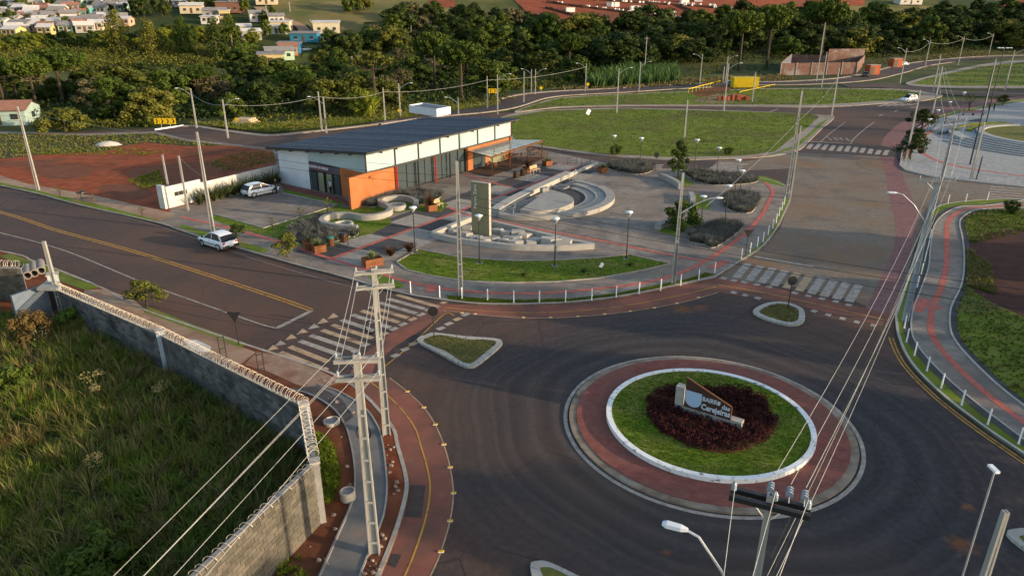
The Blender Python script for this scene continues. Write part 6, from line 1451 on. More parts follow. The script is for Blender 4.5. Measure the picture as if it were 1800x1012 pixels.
VAR = {'rust': [broad(41, 2.6, 1.6, 0., 13, 120, .10, 'rust', .36, core=.3)],'b_mid': [broad(1, key='mid'), broad(2, key='mid', r=4.8, h=9.5), broad(3, key='mid', h=11)], 'b_dark': [broad(4, key='dark'), broad(5, key='dark', r=4.8), broad(14, key='dark', h=11.5, r=4)], 'b_olive': [broad(6, key='olive', h=9), broad(7, key='olive', r=4.8, h=9)], 'b_yellow': [broad(8, key='yellow', h=8.5, r=4)], 'b_grey': [broad(9, key='grey', h=7.5, r=4, per=150, core=.45), broad(10, key='grey', h=8, r=3.6, per=150, core=.45)],
       'arau': [araucaria(1, 13, 5.6), araucaria(2, 13, 6.0), araucaria(3, 13, 5.2)], 'arau_thin': [araucaria(4, 13, 4.6, 'olive', True)], 'col': [column(1), column(2, 14, 3.0, 'olive'), column(3, 14, 2.8, 'dark')], 'shrub': [broad(11, 2.6, 1.8, .0, 12, 150, .13, 'bright'), broad(12, 2.4, 1.8, .0, 14, 170, .12, 'olive'), broad(13, 2.4, 1.7, .0, 12, 150, .13, 'mid')]}
NAT = {'rust': 2.6, 'b_mid': 10., 'b_dark': 10.5, 'b_olive': 9., 'b_yellow': 8.5, 'b_grey': 7.7, 'arau': 13., 'arau_thin': 13.4, 'col': 13.5, 'shrub': 2.4}
KN = {'b_mid': 'mid-green broadleaf tree', 'b_dark': 'dark evergreen tree', 'b_olive': 'olive-green tree', 'b_yellow': 'yellowish green round tree', 'b_grey': 'thin greyish tree', 'arau': 'araucaria pine with layered umbrella crown', 'arau_thin': 'araucaria with thin flat top and bare trunk', 'col': 'tall columnar tree', 'shrub': 'leafy shrub'}
rt = random.Random(21)
def tree(kind, x, y, z, h, label, group=None, sq=1., name=None, vi=None, cat='tree'):
    tm, cm = VAR[kind][rt.randrange(len(VAR[kind])) if vi is None else vi]; k = h/NAT[kind]
    t = thing(name or {'arau': 'araucaria_tree', 'arau_thin': 'araucaria_tree', 'col': 'columnar_tree', 'shrub': 'shrub'}.get(kind, 'broadleaf_tree'), label, cat, (x, y, z), rt.uniform(0, 6.28), group)
    t.scale = (k*sq, k*sq, k); mk('trunk', tm, None, t); mk('crown', cm, None, t); return t
def ztop(px, py, top): return max(2.0, hgt(px, py, top))
# named trees
AXY = [(66, 192), (113, 186), (10, 190), (527, 188), (765, 163), (811, 174), (661, 198), (1298, 124), (1347, 120), (1440, 112), (352, 178), (115, 232)]
for px, py, top, sq, lab in [(66, 192, 104, 1., 'araucaria with bare trunk, left one of a pair at the left wood edge'), (113, 186, 90, 1.15, 'araucaria with broad dark crown, right one of a pair at the left wood edge'), (10, 190, 104, 1., 'araucaria cut by the left edge of the picture'), (527, 188, 127, 1.2, 'low araucaria in the wood behind the pole pair'), (765, 163, 62, .95, 'tallest araucaria above the rooftop box'), (811, 174, 77, 1.1, 'broad araucaria right above the rooftop box'), (1298, 124, 24, .9, 'araucaria above the yellow container, left one'), (1347, 120, 14, .85, 'araucaria above the yellow container, right one'), (1440, 112, 4, .95, 'araucaria with dark crown behind the brick shell'), (1000, 140, 62, .9, 'dark araucaria above the street bend'), (352, 178, 118, 1.5, 'broad dark araucaria above the right lamp pole of the back street')]:
    p = g(px, py); tree('arau', p.x, p.y, 0, ztop(px, py, top), lab, None, sq)
p = g(661, 198); tree('arau_thin', p.x, p.y, 0, ztop(661, 198, 93), 'araucaria with thin flat top and long bare trunk left of the rooftop box')
for px, py, top, lab, vi in [(212, 95, 28, 'slim yellowish columnar tree below the village', 1), (268, 100, 42, 'columnar tree with reddish top below the village', 1), (326, 100, 40, 'tall tapering tree left of the bare slope', 0), (384, 108, 42, 'loose tall tree beside the full eucalyptus', 2), (412, 106, 38, 'full rounded eucalyptus on the green slope', 0)]:
    p = T(px, py); tree('col', p.x, p.y, p.z, 60*(p.y)/1235*(py-top)/60, lab, None, 1.25, vi=vi)
p = g(115, 232); tree('shrub', p.x, p.y, 0, ztop(115, 232, 187), 'big dome-shaped yellow-green bush at the left lot', None, 1.4, 'dome_bush', 1, 'bush')
# the wood: every tree its own thing
belts = [([(-60, 222), (60, 216), (170, 214), (280, 216), (335, 212), (430, 206), (560, 205), (640, 196), (760, 184), (870, 172), (910, 158), (980, 148), (1020, 142), (1020, 100), (900, 92), (760, 108), (660, 122), (560, 125), (470, 138), (330, 144), (200, 152), (-60, 165)], 34, 12, ['b_mid']*5+['b_dark']*4+['b_olive']*3+['b_grey']*3+['b_yellow'], (6.0, 9.5), 'in the wood behind the pavilion'),
         ([(870, 130), (1000, 130), (1140, 122), (1250, 112), (1400, 108), (1500, 104), (1620, 98), (1700, 92), (1860, 90), (1860, 60), (1600, 58), (1350, 62), (1100, 64), (880, 72)], 30, 9, ['b_mid']*4+['b_dark']*8+['b_olive']*2, (10, 15), 'in the dark wood on the right'),
         ([(-40, 96), (120, 92), (240, 90), (330, 84), (420, 70), (450, 84), (450, 66), (300, 64), (240, 70), (120, 76), (-40, 78)], 20, 5.5, ['b_mid', 'b_olive', 'b_mid', 'b_dark', 'b_yellow'], (3.2, 5.5), 'in the hedge row below the village'),
         ([(560, 85), (620, 80), (700, 62), (700, 40), (740, 30), (800, 30), (880, 40), (960, 56), (960, 84), (860, 92), (700, 96), (600, 104)], 28, 9, ['b_mid']*3+['b_dark']*3+['b_grey']*2+['b_olive'], (7, 11), 'on the slope between meadow and red field'),
         ([(1180, 60), (1300, 62), (1420, 60), (1560, 64), (1700, 62), (1860, 60), (1860, 36), (1700, 36), (1640, 40), (1560, 46), (1400, 46), (1200, 50)], 30, 8, ['b_dark', 'b_mid', 'b_dark'], (10, 15), 'on the far right hillside')]
clear = [(535, 82, 100, 26), (725, 68, 60, 14), (480, 98, 70, 26), (110, 118, 150, 14), (620, 118, 30, 10)]
ntree = 0
ANCH = [(60, 'at the left edge'), (160, 'behind the dome bush'), (250, 'left of the chevron boards'), (330, 'above the chevron boards'), (390, 'above the first lamp pole'), (450, 'above the lumber pile'), (540, 'left of the pole pair'), (620, 'above the pole pair'), (690, 'by the flat-topped araucaria'), (760, 'left of the tallest araucaria'), (850, 'above the roof box'), (930, 'above the thick pole'), (1030, 'above the street bend'), (1110, 'left of the reeds'), (1200, 'above the reeds'), (1290, 'left of the yellow container'), (1370, 'above the yellow container'), (1450, 'above the brick shell'), (1530, 'right of the brick shell'), (1620, 'above the orange kiosks'), (1700, 'above the far road lamps'), (1790, 'near the right edge'), (3000, 'at the right edge')]
def anchor(x, y, poly_):
    ys_ = [q[1] for q in poly_ if abs(q[0]-x) < 160] or [y]; f = (y-min(ys_))/max(1, max(ys_)-min(ys_))
    return ('front row ' if f > .62 else 'middle row ' if f > .34 else 'back row ')+next(n for lim, n in ANCH if x < lim)
for cap_, (poly_, dx, dy, kinds, (h0, h1), wh) in zip((80, 66, 50, 40, 32), belts):
    pts = []; tries = 0; xs_ = [q[0] for q in poly_]; ys_ = [q[1] for q in poly_]
    while tries < 5000 and len(pts) < cap_:
        tries += 1; x, y = rt.uniform(min(xs_), max(xs_)), rt.uniform(min(ys_), max(ys_))
        if not inside(poly_, x, y) or any(((x-a)/dx)**2+((y-b)/dy)**2 < 1 for a, b in pts): continue
        if any(abs(x-cx)*2 < cw and abs(y-cy)*2 < chh for cx, cy, cw, chh in clear): continue
        if any(abs(x-ax) < 42 and y > ay-4 for ax, ay in AXY): continue
        pts.append((x, y))
    for x, y in pts:
        k = rt.choice(kinds); p = T(x, y); h = rt.uniform(h0, h1)*(.8 if k == 'b_grey' else 1.)*rt.choice((.7, .85, 1., 1., 1.1)); ntree += 1
        tree(k, p.x, p.y, p.z, h, '%s in the %s, %s' % (KN[k], {'in the wood behind the pavilion': 'wood', 'in the dark wood on the right': 'dark wood', 'in the hedge row below the village': 'hedge row', 'on the slope between meadow and red field': 'upper wood'}.get(wh, 'far hillside'), anchor(x, y, poly_)), KN[k]+'s '+wh, rt.uniform(1.25, 1.9))
# hillside above the village and beyond the red field
for x, y, h, k in [(rt.uniform(0, 230), rt.uniform(6, 52), rt.uniform(3, 5), rt.choice(['b_mid', 'b_olive', 'b_dark'])) for _ in range(26)]+[(255, 30, 11, 'b_dark'), (285, 26, 12, 'b_dark'), (240, 24, 10, 'b_dark'), (345, 16, 10, 'b_dark'), (372, 14, 10, 'b_mid'), (430, 20, 9, 'b_mid'), (40, 14, 8, 'b_mid'), (90, 12, 7, 'b_mid'), (20, 42, 8, 'b_mid'), (206, 36, 6, 'b_mid'), (618, 20, 12, 'b_mid'), (640, 16, 10, 'b_olive'), (480, 28, 5, 'b_mid'), (500, 58, 6, 'b_mid'), (470, 60, 7, 'b_bright'), (465, 38, 6, 'b_mid'), (120, 50, 6, 'b_mid'), (150, 26, 6, 'b_mid'), (90, 42, 5, 'b_olive')]:
    p = T(x, y+4); k = 'b_mid' if k == 'b_bright' else k; tree(k, p.x, p.y, p.z, h*.85, KN[k]+' among village houses, '+('top row' if y < 16 else 'middle row' if y < 34 else 'front row')+' '+('far left' if x < 60 else 'left part' if x < 120 else 'centre part' if x < 180 else 'right part' if x < 260 else 'beyond the dark trees'), 'trees among the village houses')
# undergrowth, scrub and reeds: uncountable
def cloud(name, label, cat, polys, n, per, size, key, rad=(.5, 1.2), zmul=.5, terrain_=True, m=None, flat=.2):
    C = []; Rd = []
    for poly_ in polys:
        k = 0; xs_ = [q[0] for q in poly_]; ys_ = [q[1] for q in poly_]; tr_ = 0
        while k < n and tr_ < n*20:
            tr_ += 1; x, y = rt.uniform(min(xs_), max(xs_)), rt.uniform(min(ys_), max(ys_))
            if not inside(poly_, x, y): continue
            p = T(x, y); r = rt.uniform(*rad); C.append((p.x, p.y, p.z+r*zmul)); Rd.append(r); k += 1
    V, Fq = leaf_quads(np.array(C), np.array(Rd), per, size, flat); o = mk(name, np_mesh(name, V, Fq), m or LM[key]); return tag(o, label, cat, kind='stuff')
cloud('undergrowth', 'dark undergrowth beneath the trees of the wood', 'undergrowth', [belts[0][0], belts[1][0], belts[3][0]], 1200, 28, .34, 'dark', (1.0, 2.6), .4)  # dark leaf colour paints in the shade under the trees
cloud('scrub', 'olive and brown scrub on the slope below the village', 'scrub', [[(-60, 135), (200, 122), (330, 118), (450, 122), (450, 92), (250, 84), (0, 90), (-60, 95)]], 1300, 30, .28, 'olive', (.8, 2.3))
cloud('scrub', 'greenish scrub at the edge of the wood along the back street', 'scrub', [[(60, 226), (160, 225), (270, 223), (270, 217), (60, 218)], [(1200, 138), (1330, 128), (1450, 112), (1540, 106), (1700, 92), (1860, 86), (1860, 78), (1600, 92), (1400, 104), (1200, 122)], [(900, 160), (1030, 150), (1030, 138), (900, 146)], [(410, 213), (480, 216), (640, 204), (760, 192), (880, 182), (915, 168), (880, 170), (760, 184), (600, 198), (420, 208)]], 200, 24, .2, 'olive', (.3, .9))
cloud('scrub', 'bright green creepers on the slope under the eucalyptus', 'scrub', [[(400, 110), (470, 104), (480, 90), (440, 80), (400, 84)]], 260, 26, .22, 'bright', (.4, 1.0))
def grassfield(name, label, polys, n, per, hr, width, spread, m, z=Z1, world=False, droop=.35, cat='grass'):
    C = []; Ls = []
    for P in polys:
        for x, y in scatter([(q[0], q[1]) for q in (P if world else gl(P))], n, rt): C.append((x, y, z)); Ls.append(rt.uniform(*hr))
    V, Fq = blades(np.array(C), per, np.array(Ls), width, spread, droop); o = mk(name, np_mesh(name, V, Fq), m); return tag(o, label, cat, kind='stuff')
G_green = leafmat('grass_green', [(.066, .108, .013), (.120, .165, .022)], .3, 0, big=((.15, .125, .04), .22, .52, .66)); G_dark = leafmat('grass_dark', [(.026, .050, .012), (.048, .078, .018)], .3, 0); G_dry = leafmat('grass_dry', [(.12, .105, .036), (.20, .165, .07)], .3, 0); G_lav = leafmat('lavender', [(.095, .105, .075), (.14, .15, .115)], .3, 0); G_purple = leafmat('lavender_bloom', [(.070, .062, .085), (.10, .09, .12)], .3, 0); G_rust = leafmat('grass_rust', [(.11, .055, .02), (.16, .085, .032)], .3, 0)
G_lot = leafmat('grass_lot_blades', [(.085, .125, .012), (.135, .175, .018)], .3, 0); G_maroon = leafmat('maroon_leaf', [(.030, .008, .008), (.062, .017, .015)], .3, 0)
walled = [P1, P2, P3, P4, P5, Vector((-30, 8, 0)), Vector((-60, 30, 0)), Vector((-40, 46, 0))]
sheet('lot_ground', [Vector((p.x, p.y, 0)) for p in walled], Z1+.006, M_wild, px=False)
walled = [Vector((p.x, p.y, 0)) for p in walled]; cw_ = sum(walled, Vector())/len(walled); walled = [p+(cw_-p).normalized()*.35 for p in walled]
grassfield('tall_grass', 'tall dark green grass filling the walled lot', [walled], 8000, 22, (.4, 1.15), .015, .75, G_green, .05, True)
grassfield('tall_grass', 'deep green weeds low in the walled lot', [walled], 5500, 18, (.2, .55), .028, 1.1, G_dark, .05, True)
grassfield('tall_grass', 'straw-coloured seeding grass in the walled lot', [walled], 2400, 20, (.6, 1.4), .014, .6, G_dry, .05, True, .6)
grassfield('tall_grass', 'rusty dead stems in the walled lot', [walled], 420, 16, (.5, 1.2), .013, .7, G_rust, .05, True, .5)
cloud2 = []
for x, y, r in ((152, 668, .7), (175, 660, .5), (168, 686, .45), (290, 680, .6), (278, 688, .5), (165, 815, .7), (172, 806, .4), (70, 590, .9)):
    p = g(x, y, .8); cloud2.append((p.x, p.y, 1.0, r*.6))
V, Fq = leaf_quads(np.array([c[:3] for c in cloud2]), np.array([c[3] for c in cloud2]), 90, .05, .3); tag(mk('wild_flowers', np_mesh('wild_flowers', V, Fq), leafmat('pale_flower', [(.19, .16, .06), (.30, .25, .11)], .2, 0)), 'pale yellow flower heads among the tall weeds', 'flowers', kind='stuff')
for x, y, top, kind, vi, lab, sq in ((62, 605, 540, 'rust', 0, 'tall rusty-brown bush at the gate wall', .9), (135, 575, 540, 'shrub', 0, 'green bush against the block wall near the gate', 1.2), (165, 568, 545, 'shrub', 2, 'small green bush along the block wall', 1.), (30, 690, 640, 'shrub', 2, 'low green bush in the weeds at the left edge', 1.1), (190, 1000, 930, 'shrub', 2, 'low feathery bush in the weeds at the bottom', 1.1)):
    p = g(x, y); tree(kind, p.x, p.y, 0, hgt(x, y, top), lab, None, sq, None, vi, 'bush')
# other grassy places
backverge = [(330, 218), (345, 220), (470, 234), (560, 226), (640, 217), (760, 200.5), (880, 184), (880, 178), (760, 190), (640, 204), (560, 212), (470, 218), (400, 214)]
sheet('grass_verge', backverge, .1, M_lawn2); sheet('bare_soil', [(492, 224), (520, 219), (560, 214), (575, 216), (540, 222), (505, 227)], .106, M_soil2)
grassfield('rough_grass', 'sunlit rough grass along the back street', [backverge], 2600, 9, (.15, .55), .04, .9, G_lot, .1); grassfield('rough_grass', 'dry stems along the back street', [backverge], 1200, 8, (.2, .7), .03, .8, G_dry, .1)
bk = sp([(322, 222), (345, 222.5), (400, 231), (470, 238.5), (540, 232.5), (640, 221.5), (700, 213)]); line('pavement', bk, 1.1, .13, M_pav); kerb(offset(bk, -.55), .15, .14, M_pav)
LB_, LD_ = [], []
grassfield('rough_grass', 'rough grass covering the lot behind the plaza', [lot], 9000, 7, (.06, .18), .05, .9, G_lot, Z1, True)
grassfield('rough_grass', 'rough grass on the green strip and island at the back streets', [strip, islg], 3200, 7, (.1, .3), .06, .9, G_lot, Z1, True)
grassfield('rough_grass', 'dry weeds on the back edge of the soil lot', [verge_weeds], 2200, 9, (.1, .4), .03, .9, G_dry, Z1, True); grassfield('rough_grass', 'green weeds on the back edge of the soil lot', [verge_weeds], 1600, 9, (.1, .4), .03, .9, G_lot, Z1, True)
grassfield('rough_grass', 'weeds growing in patches on the red soil lot', [[(20, 270), (100, 262), (240, 262), (300, 268), (250, 275), (120, 275)], [(225, 320), (280, 300), (290, 325), (250, 335)], [(360, 290), (420, 270), (480, 268), (490, 285), (400, 305)]], 420, 9, (.1, .35), .025, .9, G_lot)
footgrass = [(1690, 385), (1720, 372), (1830, 372), (1950, 420), (2000, 800), (1830, 730), (1760, 678), (1712, 630), (1684, 595), (1676, 570), (1694, 500), (1699, 460)]
fg2 = [[(1690, 385), (1720, 372), (1830, 372), (2100, 400), (2050, 420), (1800, 410), (1705, 432)], [(1676, 570), (1694, 500), (1740, 535), (1800, 565), (1950, 640), (2300, 760), (2300, 1000), (2080, 890), (1830, 730), (1760, 678), (1712, 630), (1684, 595)], [(1699, 440), (1740, 470), (1750, 520), (1700, 505)]]
grassfield('rough_grass', 'yellow-green rough grass right of the brick footpath', fg2, 2600, 9, (.06, .22), .022, .9, G_lot); grassfield('rough_grass', 'dry tufts right of the brick footpath', fg2, 420, 10, (.2, .5), .018, .8, G_dry)
grassfield('rough_grass', 'grass tufts on the soil beside the tan block wall', [[(470, 985), (500, 960), (540, 1000), (500, 1015)], [(470, 1000), (520, 990), (560, 1040), (480, 1050)]], 14, 30, (.2, .4), .016, .9, G_lot)
grassfield('verge_grass', 'lush grass strip between the wall end and the soil path', [v8], 900, 14, (.12, .32), .014, .8, G_lot, Z1, True)
grassfield('reeds', 'tall bright green reeds at the wood edge behind the lamp poles', [[(1030, 156), (1110, 152), (1195, 146), (1190, 128), (1100, 128), (1040, 136)]], 700, 14, (2., 4.2), .12, .5, leafmat('reed', [(.035, .075, .022), (.065, .12, .035)], .25, 0), 0)
grassfield('reeds', 'bright green bamboo-like clump above the roof edge', [[(630, 208), (650, 206), (655, 200), (632, 201)]], 30, 40, (3., 5.5), .12, .7, G_lot, 0)
grassfield('verge_grass', 'grass on the verges beyond the back street', [[(960, 160), (1100, 156), (1280, 146), (1400, 142), (1380, 132), (1200, 140), (1000, 152)], [(1500, 118), (1620, 108), (1750, 96), (1860, 92), (1860, 86), (1700, 92), (1540, 108)]], 1500, 9, (.3, 1.), .08, .8, G_dry, 0)
for pl_, nm in ((lawn_c, 'the curved plaza lawn'), (lawn_b, 'the forecourt lawn'), (v2, 'the front verge')):
    grassfield('short_grass', 'short mown grass on '+nm, [pl_], 4200, 7, (.05, .10), .018, .9, G_lot, Z1+.008, True)
grassfield('short_grass', 'short mown grass on the roundabout island', [[(RC.x+4.9*math.cos(k*.2), RC.y+4.9*math.sin(k*.2), 0) for k in range(32)]], 9000, 7, (.04, .09), .012, .9, G_lot, .30, True)
for pl_, nm in ((s1, 'left'), (s2, 'upper right')): grassfield('short_grass', 'dry short grass on the %s traffic island' % nm, [pl_], 900, 8, (.04, .10), .012, .9, G_dry, .12, True)
# lavender beds
def lavender(label, pts, n=150, h=(.45, .75), kb=True):
    P = spline(gl(pts), per=3, closed=True); c = sum(P, Vector())/len(P); t = thing('lavender_bed', label, 'lavender bed', (c.x, c.y, Z1))
    C = [(x-c.x, y-c.y, 0) for x, y in scatter([(q.x, q.y) for q in P], n, rt)]; Ls = [rt.uniform(*h) for _ in C]
    V, Fq = blades(np.array(C), 60, np.array(Ls), .016, .95, .25); mk('foliage', np_mesh('foliage', V, Fq), G_lav, t)
    V, Fq = blades(np.array(C), 12, np.array(Ls)*1.22, .014, .9, .1); mk('flower_stems', np_mesh('flower_stems', V, Fq), G_purple, t)
    MB().prism([(q.x-c.x, q.y-c.y) for q in P], 0, .05).build('soil', M_soil, t)
    kerb_mb([Vector((q.x-c.x, q.y-c.y, 0)) for q in P+[P[0]]], .08, 0, .08).build('edging', M_conc, t)
lavender('grey lavender bed left of the S-shaped bench near the street', [(508, 420), (515, 402), (545, 388), (585, 380), (592, 384), (570, 390), (563, 398), (572, 405), (600, 409), (620, 412), (612, 420), (580, 430), (545, 436)], 260)
lavender('dark lavender bed against the freestanding orange wall', [(640, 364), (650, 352), (700, 345), (745, 340), (775, 345), (760, 358), (738, 362), (728, 355), (700, 351), (680, 355), (668, 360), (660, 366)], 240, (.6, 1.0))
lavender('rear lavender bed beside the timber planter, by the side street', [(1069, 294), (1080, 288), (1130, 288), (1147, 297), (1140, 305), (1117, 308), (1075, 301)], 200, (.6, .95))
lavender('long rear lavender bed between slender tree and side street crossing', [(1206, 305), (1250, 306), (1322, 316), (1326, 323), (1285, 327), (1245, 327), (1217, 317)], 300, (.6, .95))
lavender('square lavender bed left of the right red line', [(1271, 350), (1290, 343), (1329, 345), (1331, 356), (1320, 376), (1290, 374), (1275, 366)], 240, (.55, .9))
lavender('large lavender bed nearest the right plaza corner', [(1210, 425), (1230, 408), (1252, 395), (1298, 396), (1301, 406), (1258, 437), (1240, 433)], 280, (.5, .85))
lavender('small lavender tuft at the end of the S-shaped bench', [(610, 414), (620, 407), (630, 412), (622, 419)], 26)
# maroon ground cover round the sign
MP = gl([(1143, 735), (1140, 705), (1160, 688), (1190, 680), (1290, 682), (1335, 694), (1352, 720), (1364, 745), (1342, 775), (1290, 795), (1230, 790), (1180, 768), (1155, 752)], .3)
MPs = spline(MP, per=4, closed=True); cc = sum(MP, Vector())/len(MP); t = thing('maroon_bed', 'dark maroon ground-cover bed round the roundabout sign', 'flower bed', (cc.x, cc.y, .3))
C = [(x-cc.x, y-cc.y, rt.uniform(.05, .28)) for x, y in scatter([(q.x, q.y) for q in MPs], 900, rt)]
V, Fq = leaf_quads(np.array(C), np.full(len(C), .2), 34, .045, .3); mk('foliage', np_mesh('foliage', V, Fq), G_maroon, t); MB().prism([(q.x-cc.x, q.y-cc.y) for q in MPs], 0, .03).build('soil', M_soil, t)
# spiky plants and planter fillings
def rosette(label, p, z, n, L, w, m, spread=.8, name='spiky_plant', cat='plant', group=None):
    V, Fq = blades(np.zeros((1, 3)), n, [L], w, spread, .5); o = mk(name, np_mesh(name, V, Fq), m); o.location = (p.x, p.y, z); return tag(o, label, cat, group)
G_flax = leafmat('flax_leaf', [(.040, .055, .018), (.075, .085, .030)], .3, 0); G_brown = leafmat('brown_leaf', [(.050, .024, .014), (.085, .042, .022)], .3, 0); G_pale = leafmat('pale_leaf', [(.13, .15, .06), (.20, .22, .11)], .25, 0)
fa, fb = g(352, 362), g(488, 324)
for k in range(13): p = fa.lerp(fb, k/12); rosette('long-leaved flax plant along the white wall, %s from the left' % 'first second third fourth fifth sixth seventh eighth ninth tenth eleventh twelfth thirteenth'.split()[k], p, Z1, 70, 1.7+.3*(k % 3), .045, G_flax, .8, 'flax_plant', 'plant', 'flax plants along the white wall')
for p, m, l, n, L in zip(PLANTERS, (G_pale, G_flax, G_pale, G_brown, G_pale, G_brown, G_pale), ('pale bushy plant in the planter by the bins', 'green plant in the half hidden planter', 'pale bushy plant in the long planter', 'dark red spiky plant in the planter behind the bench', 'pale grassy plant by the cafe railing', 'brown spiky plant by the terrace bench', 'pale round plant at the end of the promenade'), (260, 90, 260, 120, 200, 120, 200), (.75, .7, .75, 1.5, .7, 1.2, .75)):
    rosette(l, p, Z1+.55, n, L, .03, m, 1.2 if m is G_pale else .7)
for x, y, l in ((687, 452, 'dark reddish bush right of the long planter'), (720, 444, 'dark reddish bush at the foot of the first lamp')): rosette(l, g(x, y), Z1, 150, .95, .04, G_brown, .9, 'reddish_bush', 'bush')
for x, y in ((920, 487), (1025, 482), (1107, 470)): rosette('small dark tuft in the curved lawn', g(x, y), Z1, 60, .5, .03, G_flax, 1.1, 'grass_tuft', 'plant', 'tufts in the curved lawn')
# small planted trees
VAR['t_round'] = [broad(31, 3.4, 1.3, .28, 10, 120, .10, 'dark', .38, core=.5), broad(32, 3.4, 1.3, .26, 10, 120, .10, 'olive', .38, core=.5)]; NAT['t_round'] = 3.4; VAR['t_slim'] = [broad(33, 6., 1.4, .10, 16, 130, .12, 'mid', .42, core=.5)]; NAT['t_slim'] = 6.; VAR['t_bush'] = [broad(34, 3.6, 2.1, .02, 14, 170, .12, 'mid', .38, core=.6)]; NAT['t_bush'] = 3.6; VAR['t_thin'] = [broad(35, 2.6, .7, .5, 6, 24, .07, 'olive', .34, core=.1)]; NAT['t_thin'] = 2.6
KN.update(t_round='', t_slim='', t_bush='', t_thin='')
for k, x, y, top, l, vi in (('t_slim', 1192, 316, 238, 'slender tree behind the curved seat wall at the back of the plaza', 0), ('t_bush', 1195, 404, 346, 'bushy dark green tree between the short seat walls', 0), ('t_round', 505, 453, 408, 'small round olive tree at the kerb left of the planters', 1), ('t_round', 418, 424, 392, 'small tree behind the parked white hatchback', 0), ('t_round', 258, 545, 490, 'small dark tree on the lower left pavement', 1), ('t_thin', 480, 407, 380, 'thin sapling at the near corner of the forecourt', 0), ('t_thin', 577, 380, 345, 'thin sapling in the forecourt lawn', 0), ('t_thin', 530, 392, 362, 'yellowish sapling at the forecourt kerb', 0), ('t_thin', 107, 348, 325, 'leafless sapling on the far left verge', 0), ('t_thin', 251, 383, 362, 'reddish sapling on the verge before the white wall', 0), ('t_round', 1600, 282, 238, 'dark bush at the near corner of the arena', 0), ('t_round', 1618, 232, 188, 'dark round tree at the far corner of the arena', 0), ('t_round', 1608, 262, 222, 'dark shrub beside the leaning grey pole', 0), ('t_thin', 1702, 196, 164, 'thin bare tree behind the arena bench', 0), ('t_round', 1762, 187, 165, 'flat spreading tree behind the arena', 1), ('t_bush', 1775, 377, 350, 'dense dark bush beside the right crossing', 0), ('t_bush', 1082, 274, 252, 'small bush at the lot edge behind the rear lavender bed', 0), ('t_bush', 1280, 274, 257, 'small dark bush at the lot edge before the corner', 0)):
    p = g(x, y); tree(k, p.x, p.y, Z1, hgt(x, y, top)-Z1, l, None, 1.55 if k == 't_round' else 1., 'small_tree', vi)
p = g(640, 208); tree('b_yellow', p.x, p.y, 0, 5.5, 'bright yellow-green tree above the roof edge behind the pole pair')
# unseen trees added right of the picture to shade arena, paved road and foreground
rt2 = random.Random(77)
for i, (x, y) in enumerate([(54, -18), (60, -6), (56, 6), (62, 16), (58, 28), (66, 36), (72, 48), (64, -26), (74, 4), (76, 22), (84, 40), (128, 20), (134, 34), (140, 48), (138, 62), (146, 78), (150, 92), (156, 108), (162, 122), (168, 138), (176, 152), (190, 168), (200, 186), (214, 204), (226, 222), (240, 240), (252, 258), (266, 276)]):
    tree(rt2.choice(['b_dark', 'b_mid']), x+rt2.uniform(-2, 2), y+rt2.uniform(-2, 2), 0, rt2.uniform(12, 15) if x < 100 else rt2.uniform(13, 18), 'unseen tree added right of the picture to cast shade', 'added shade trees right of the picture', 1.15, 'added_shade_tree')
# ------------------------------------------------ village, meadows and red fields on the hillside
def patch(name, pts, m, z=.15, n=10):
    """sheet draped over the hillside: quad in the picture, subdivided"""
    a, b, c, d = pts; rows = []
    for j in range(n+1):
        l = (a[0]+(d[0]-a[0])*j/n, a[1]+(d[1]-a[1])*j/n); r = (b[0]+(c[0]-b[0])*j/n, b[1]+(c[1]-b[1])*j/n); row = []
        for i in range(n+1): p = T(l[0]+(r[0]-l[0])*i/n, l[1]+(r[1]-l[1])*i/n); row.append((p.x, p.y, p.z+z))
        rows.append(row)
    o = MB().grid(rows).build(name, m); o['kind'] = 'structure'; return o
M_mead = mat('meadow', [(.12, .10, .035), (.18, .145, .055)], .08, .95, 8, big=((.075, .085, .025), .05, .45, .65)); M_redf = mat('red_field', [(.16, .040, .020), (.23, .062, .030)], .15, .97, 8, big=((.12, .05, .03), .04, .5, .7)); M_pitch = mat('pitch_green', [(.07, .11, .02), (.10, .14, .03)], .2, .95); M_track = mat('dirt_track', [(.22, .14, .09), (.30, .20, .13)], .5, .95); M_green2 = mat('green_slope', [(.045, .075, .018), (.085, .11, .03)], .2, .95, 8)
patch('meadow', [(470, 48), (780, 34), (800, -4), (480, -4)], M_mead, .1); patch('meadow', [(560, 62), (640, 58), (640, 40), (540, 44)], M_mead, .14)
patch('red_field', [(740, 16), (800, 14), (800, 0), (760, 0)], M_redf, .3); patch('red_field', [(950, 46), (1330, 44), (1420, -2), (900, -2)], M_redf, .2, 14); patch('red_field', [(1330, 14), (1520, 14), (1520, 0), (1330, 0)], M_redf, .25); patch('meadow', [(1470, 22), (1640, 24), (1640, 12), (1470, 12)], M_mead, .3); patch('red_field', [(1760, 12), (1860, 12), (1860, 2), (1760, 2)], M_redf, .3)
patch('grass_slope', [(530, 102), (640, 104), (660, 84), (540, 80)], M_green2, .12); patch('football_pitch', [(690, 68), (760, 70), (770, 58), (695, 57)], M_pitch, .16); patch('grass_slope', [(400, 112), (470, 104), (480, 80), (410, 82)], M_green2, .12)
patch('dry_slope', [(-40, 118), (170, 108), (180, 88), (-40, 92)], mat('dry_slope', [(.10, .075, .035), (.15, .11, .055)], .3, .95, 8), .1); patch('grass_slope', [(0, 196), (110, 190), (110, 150), (0, 156)], M_green2, .1)
street([(470, 106), (500, 92), (518, 78), (532, 64), (534, 54), (520, 44), (500, 36), (470, 26), (455, 14)], 4.5, 'dirt_track', .35, M_track)
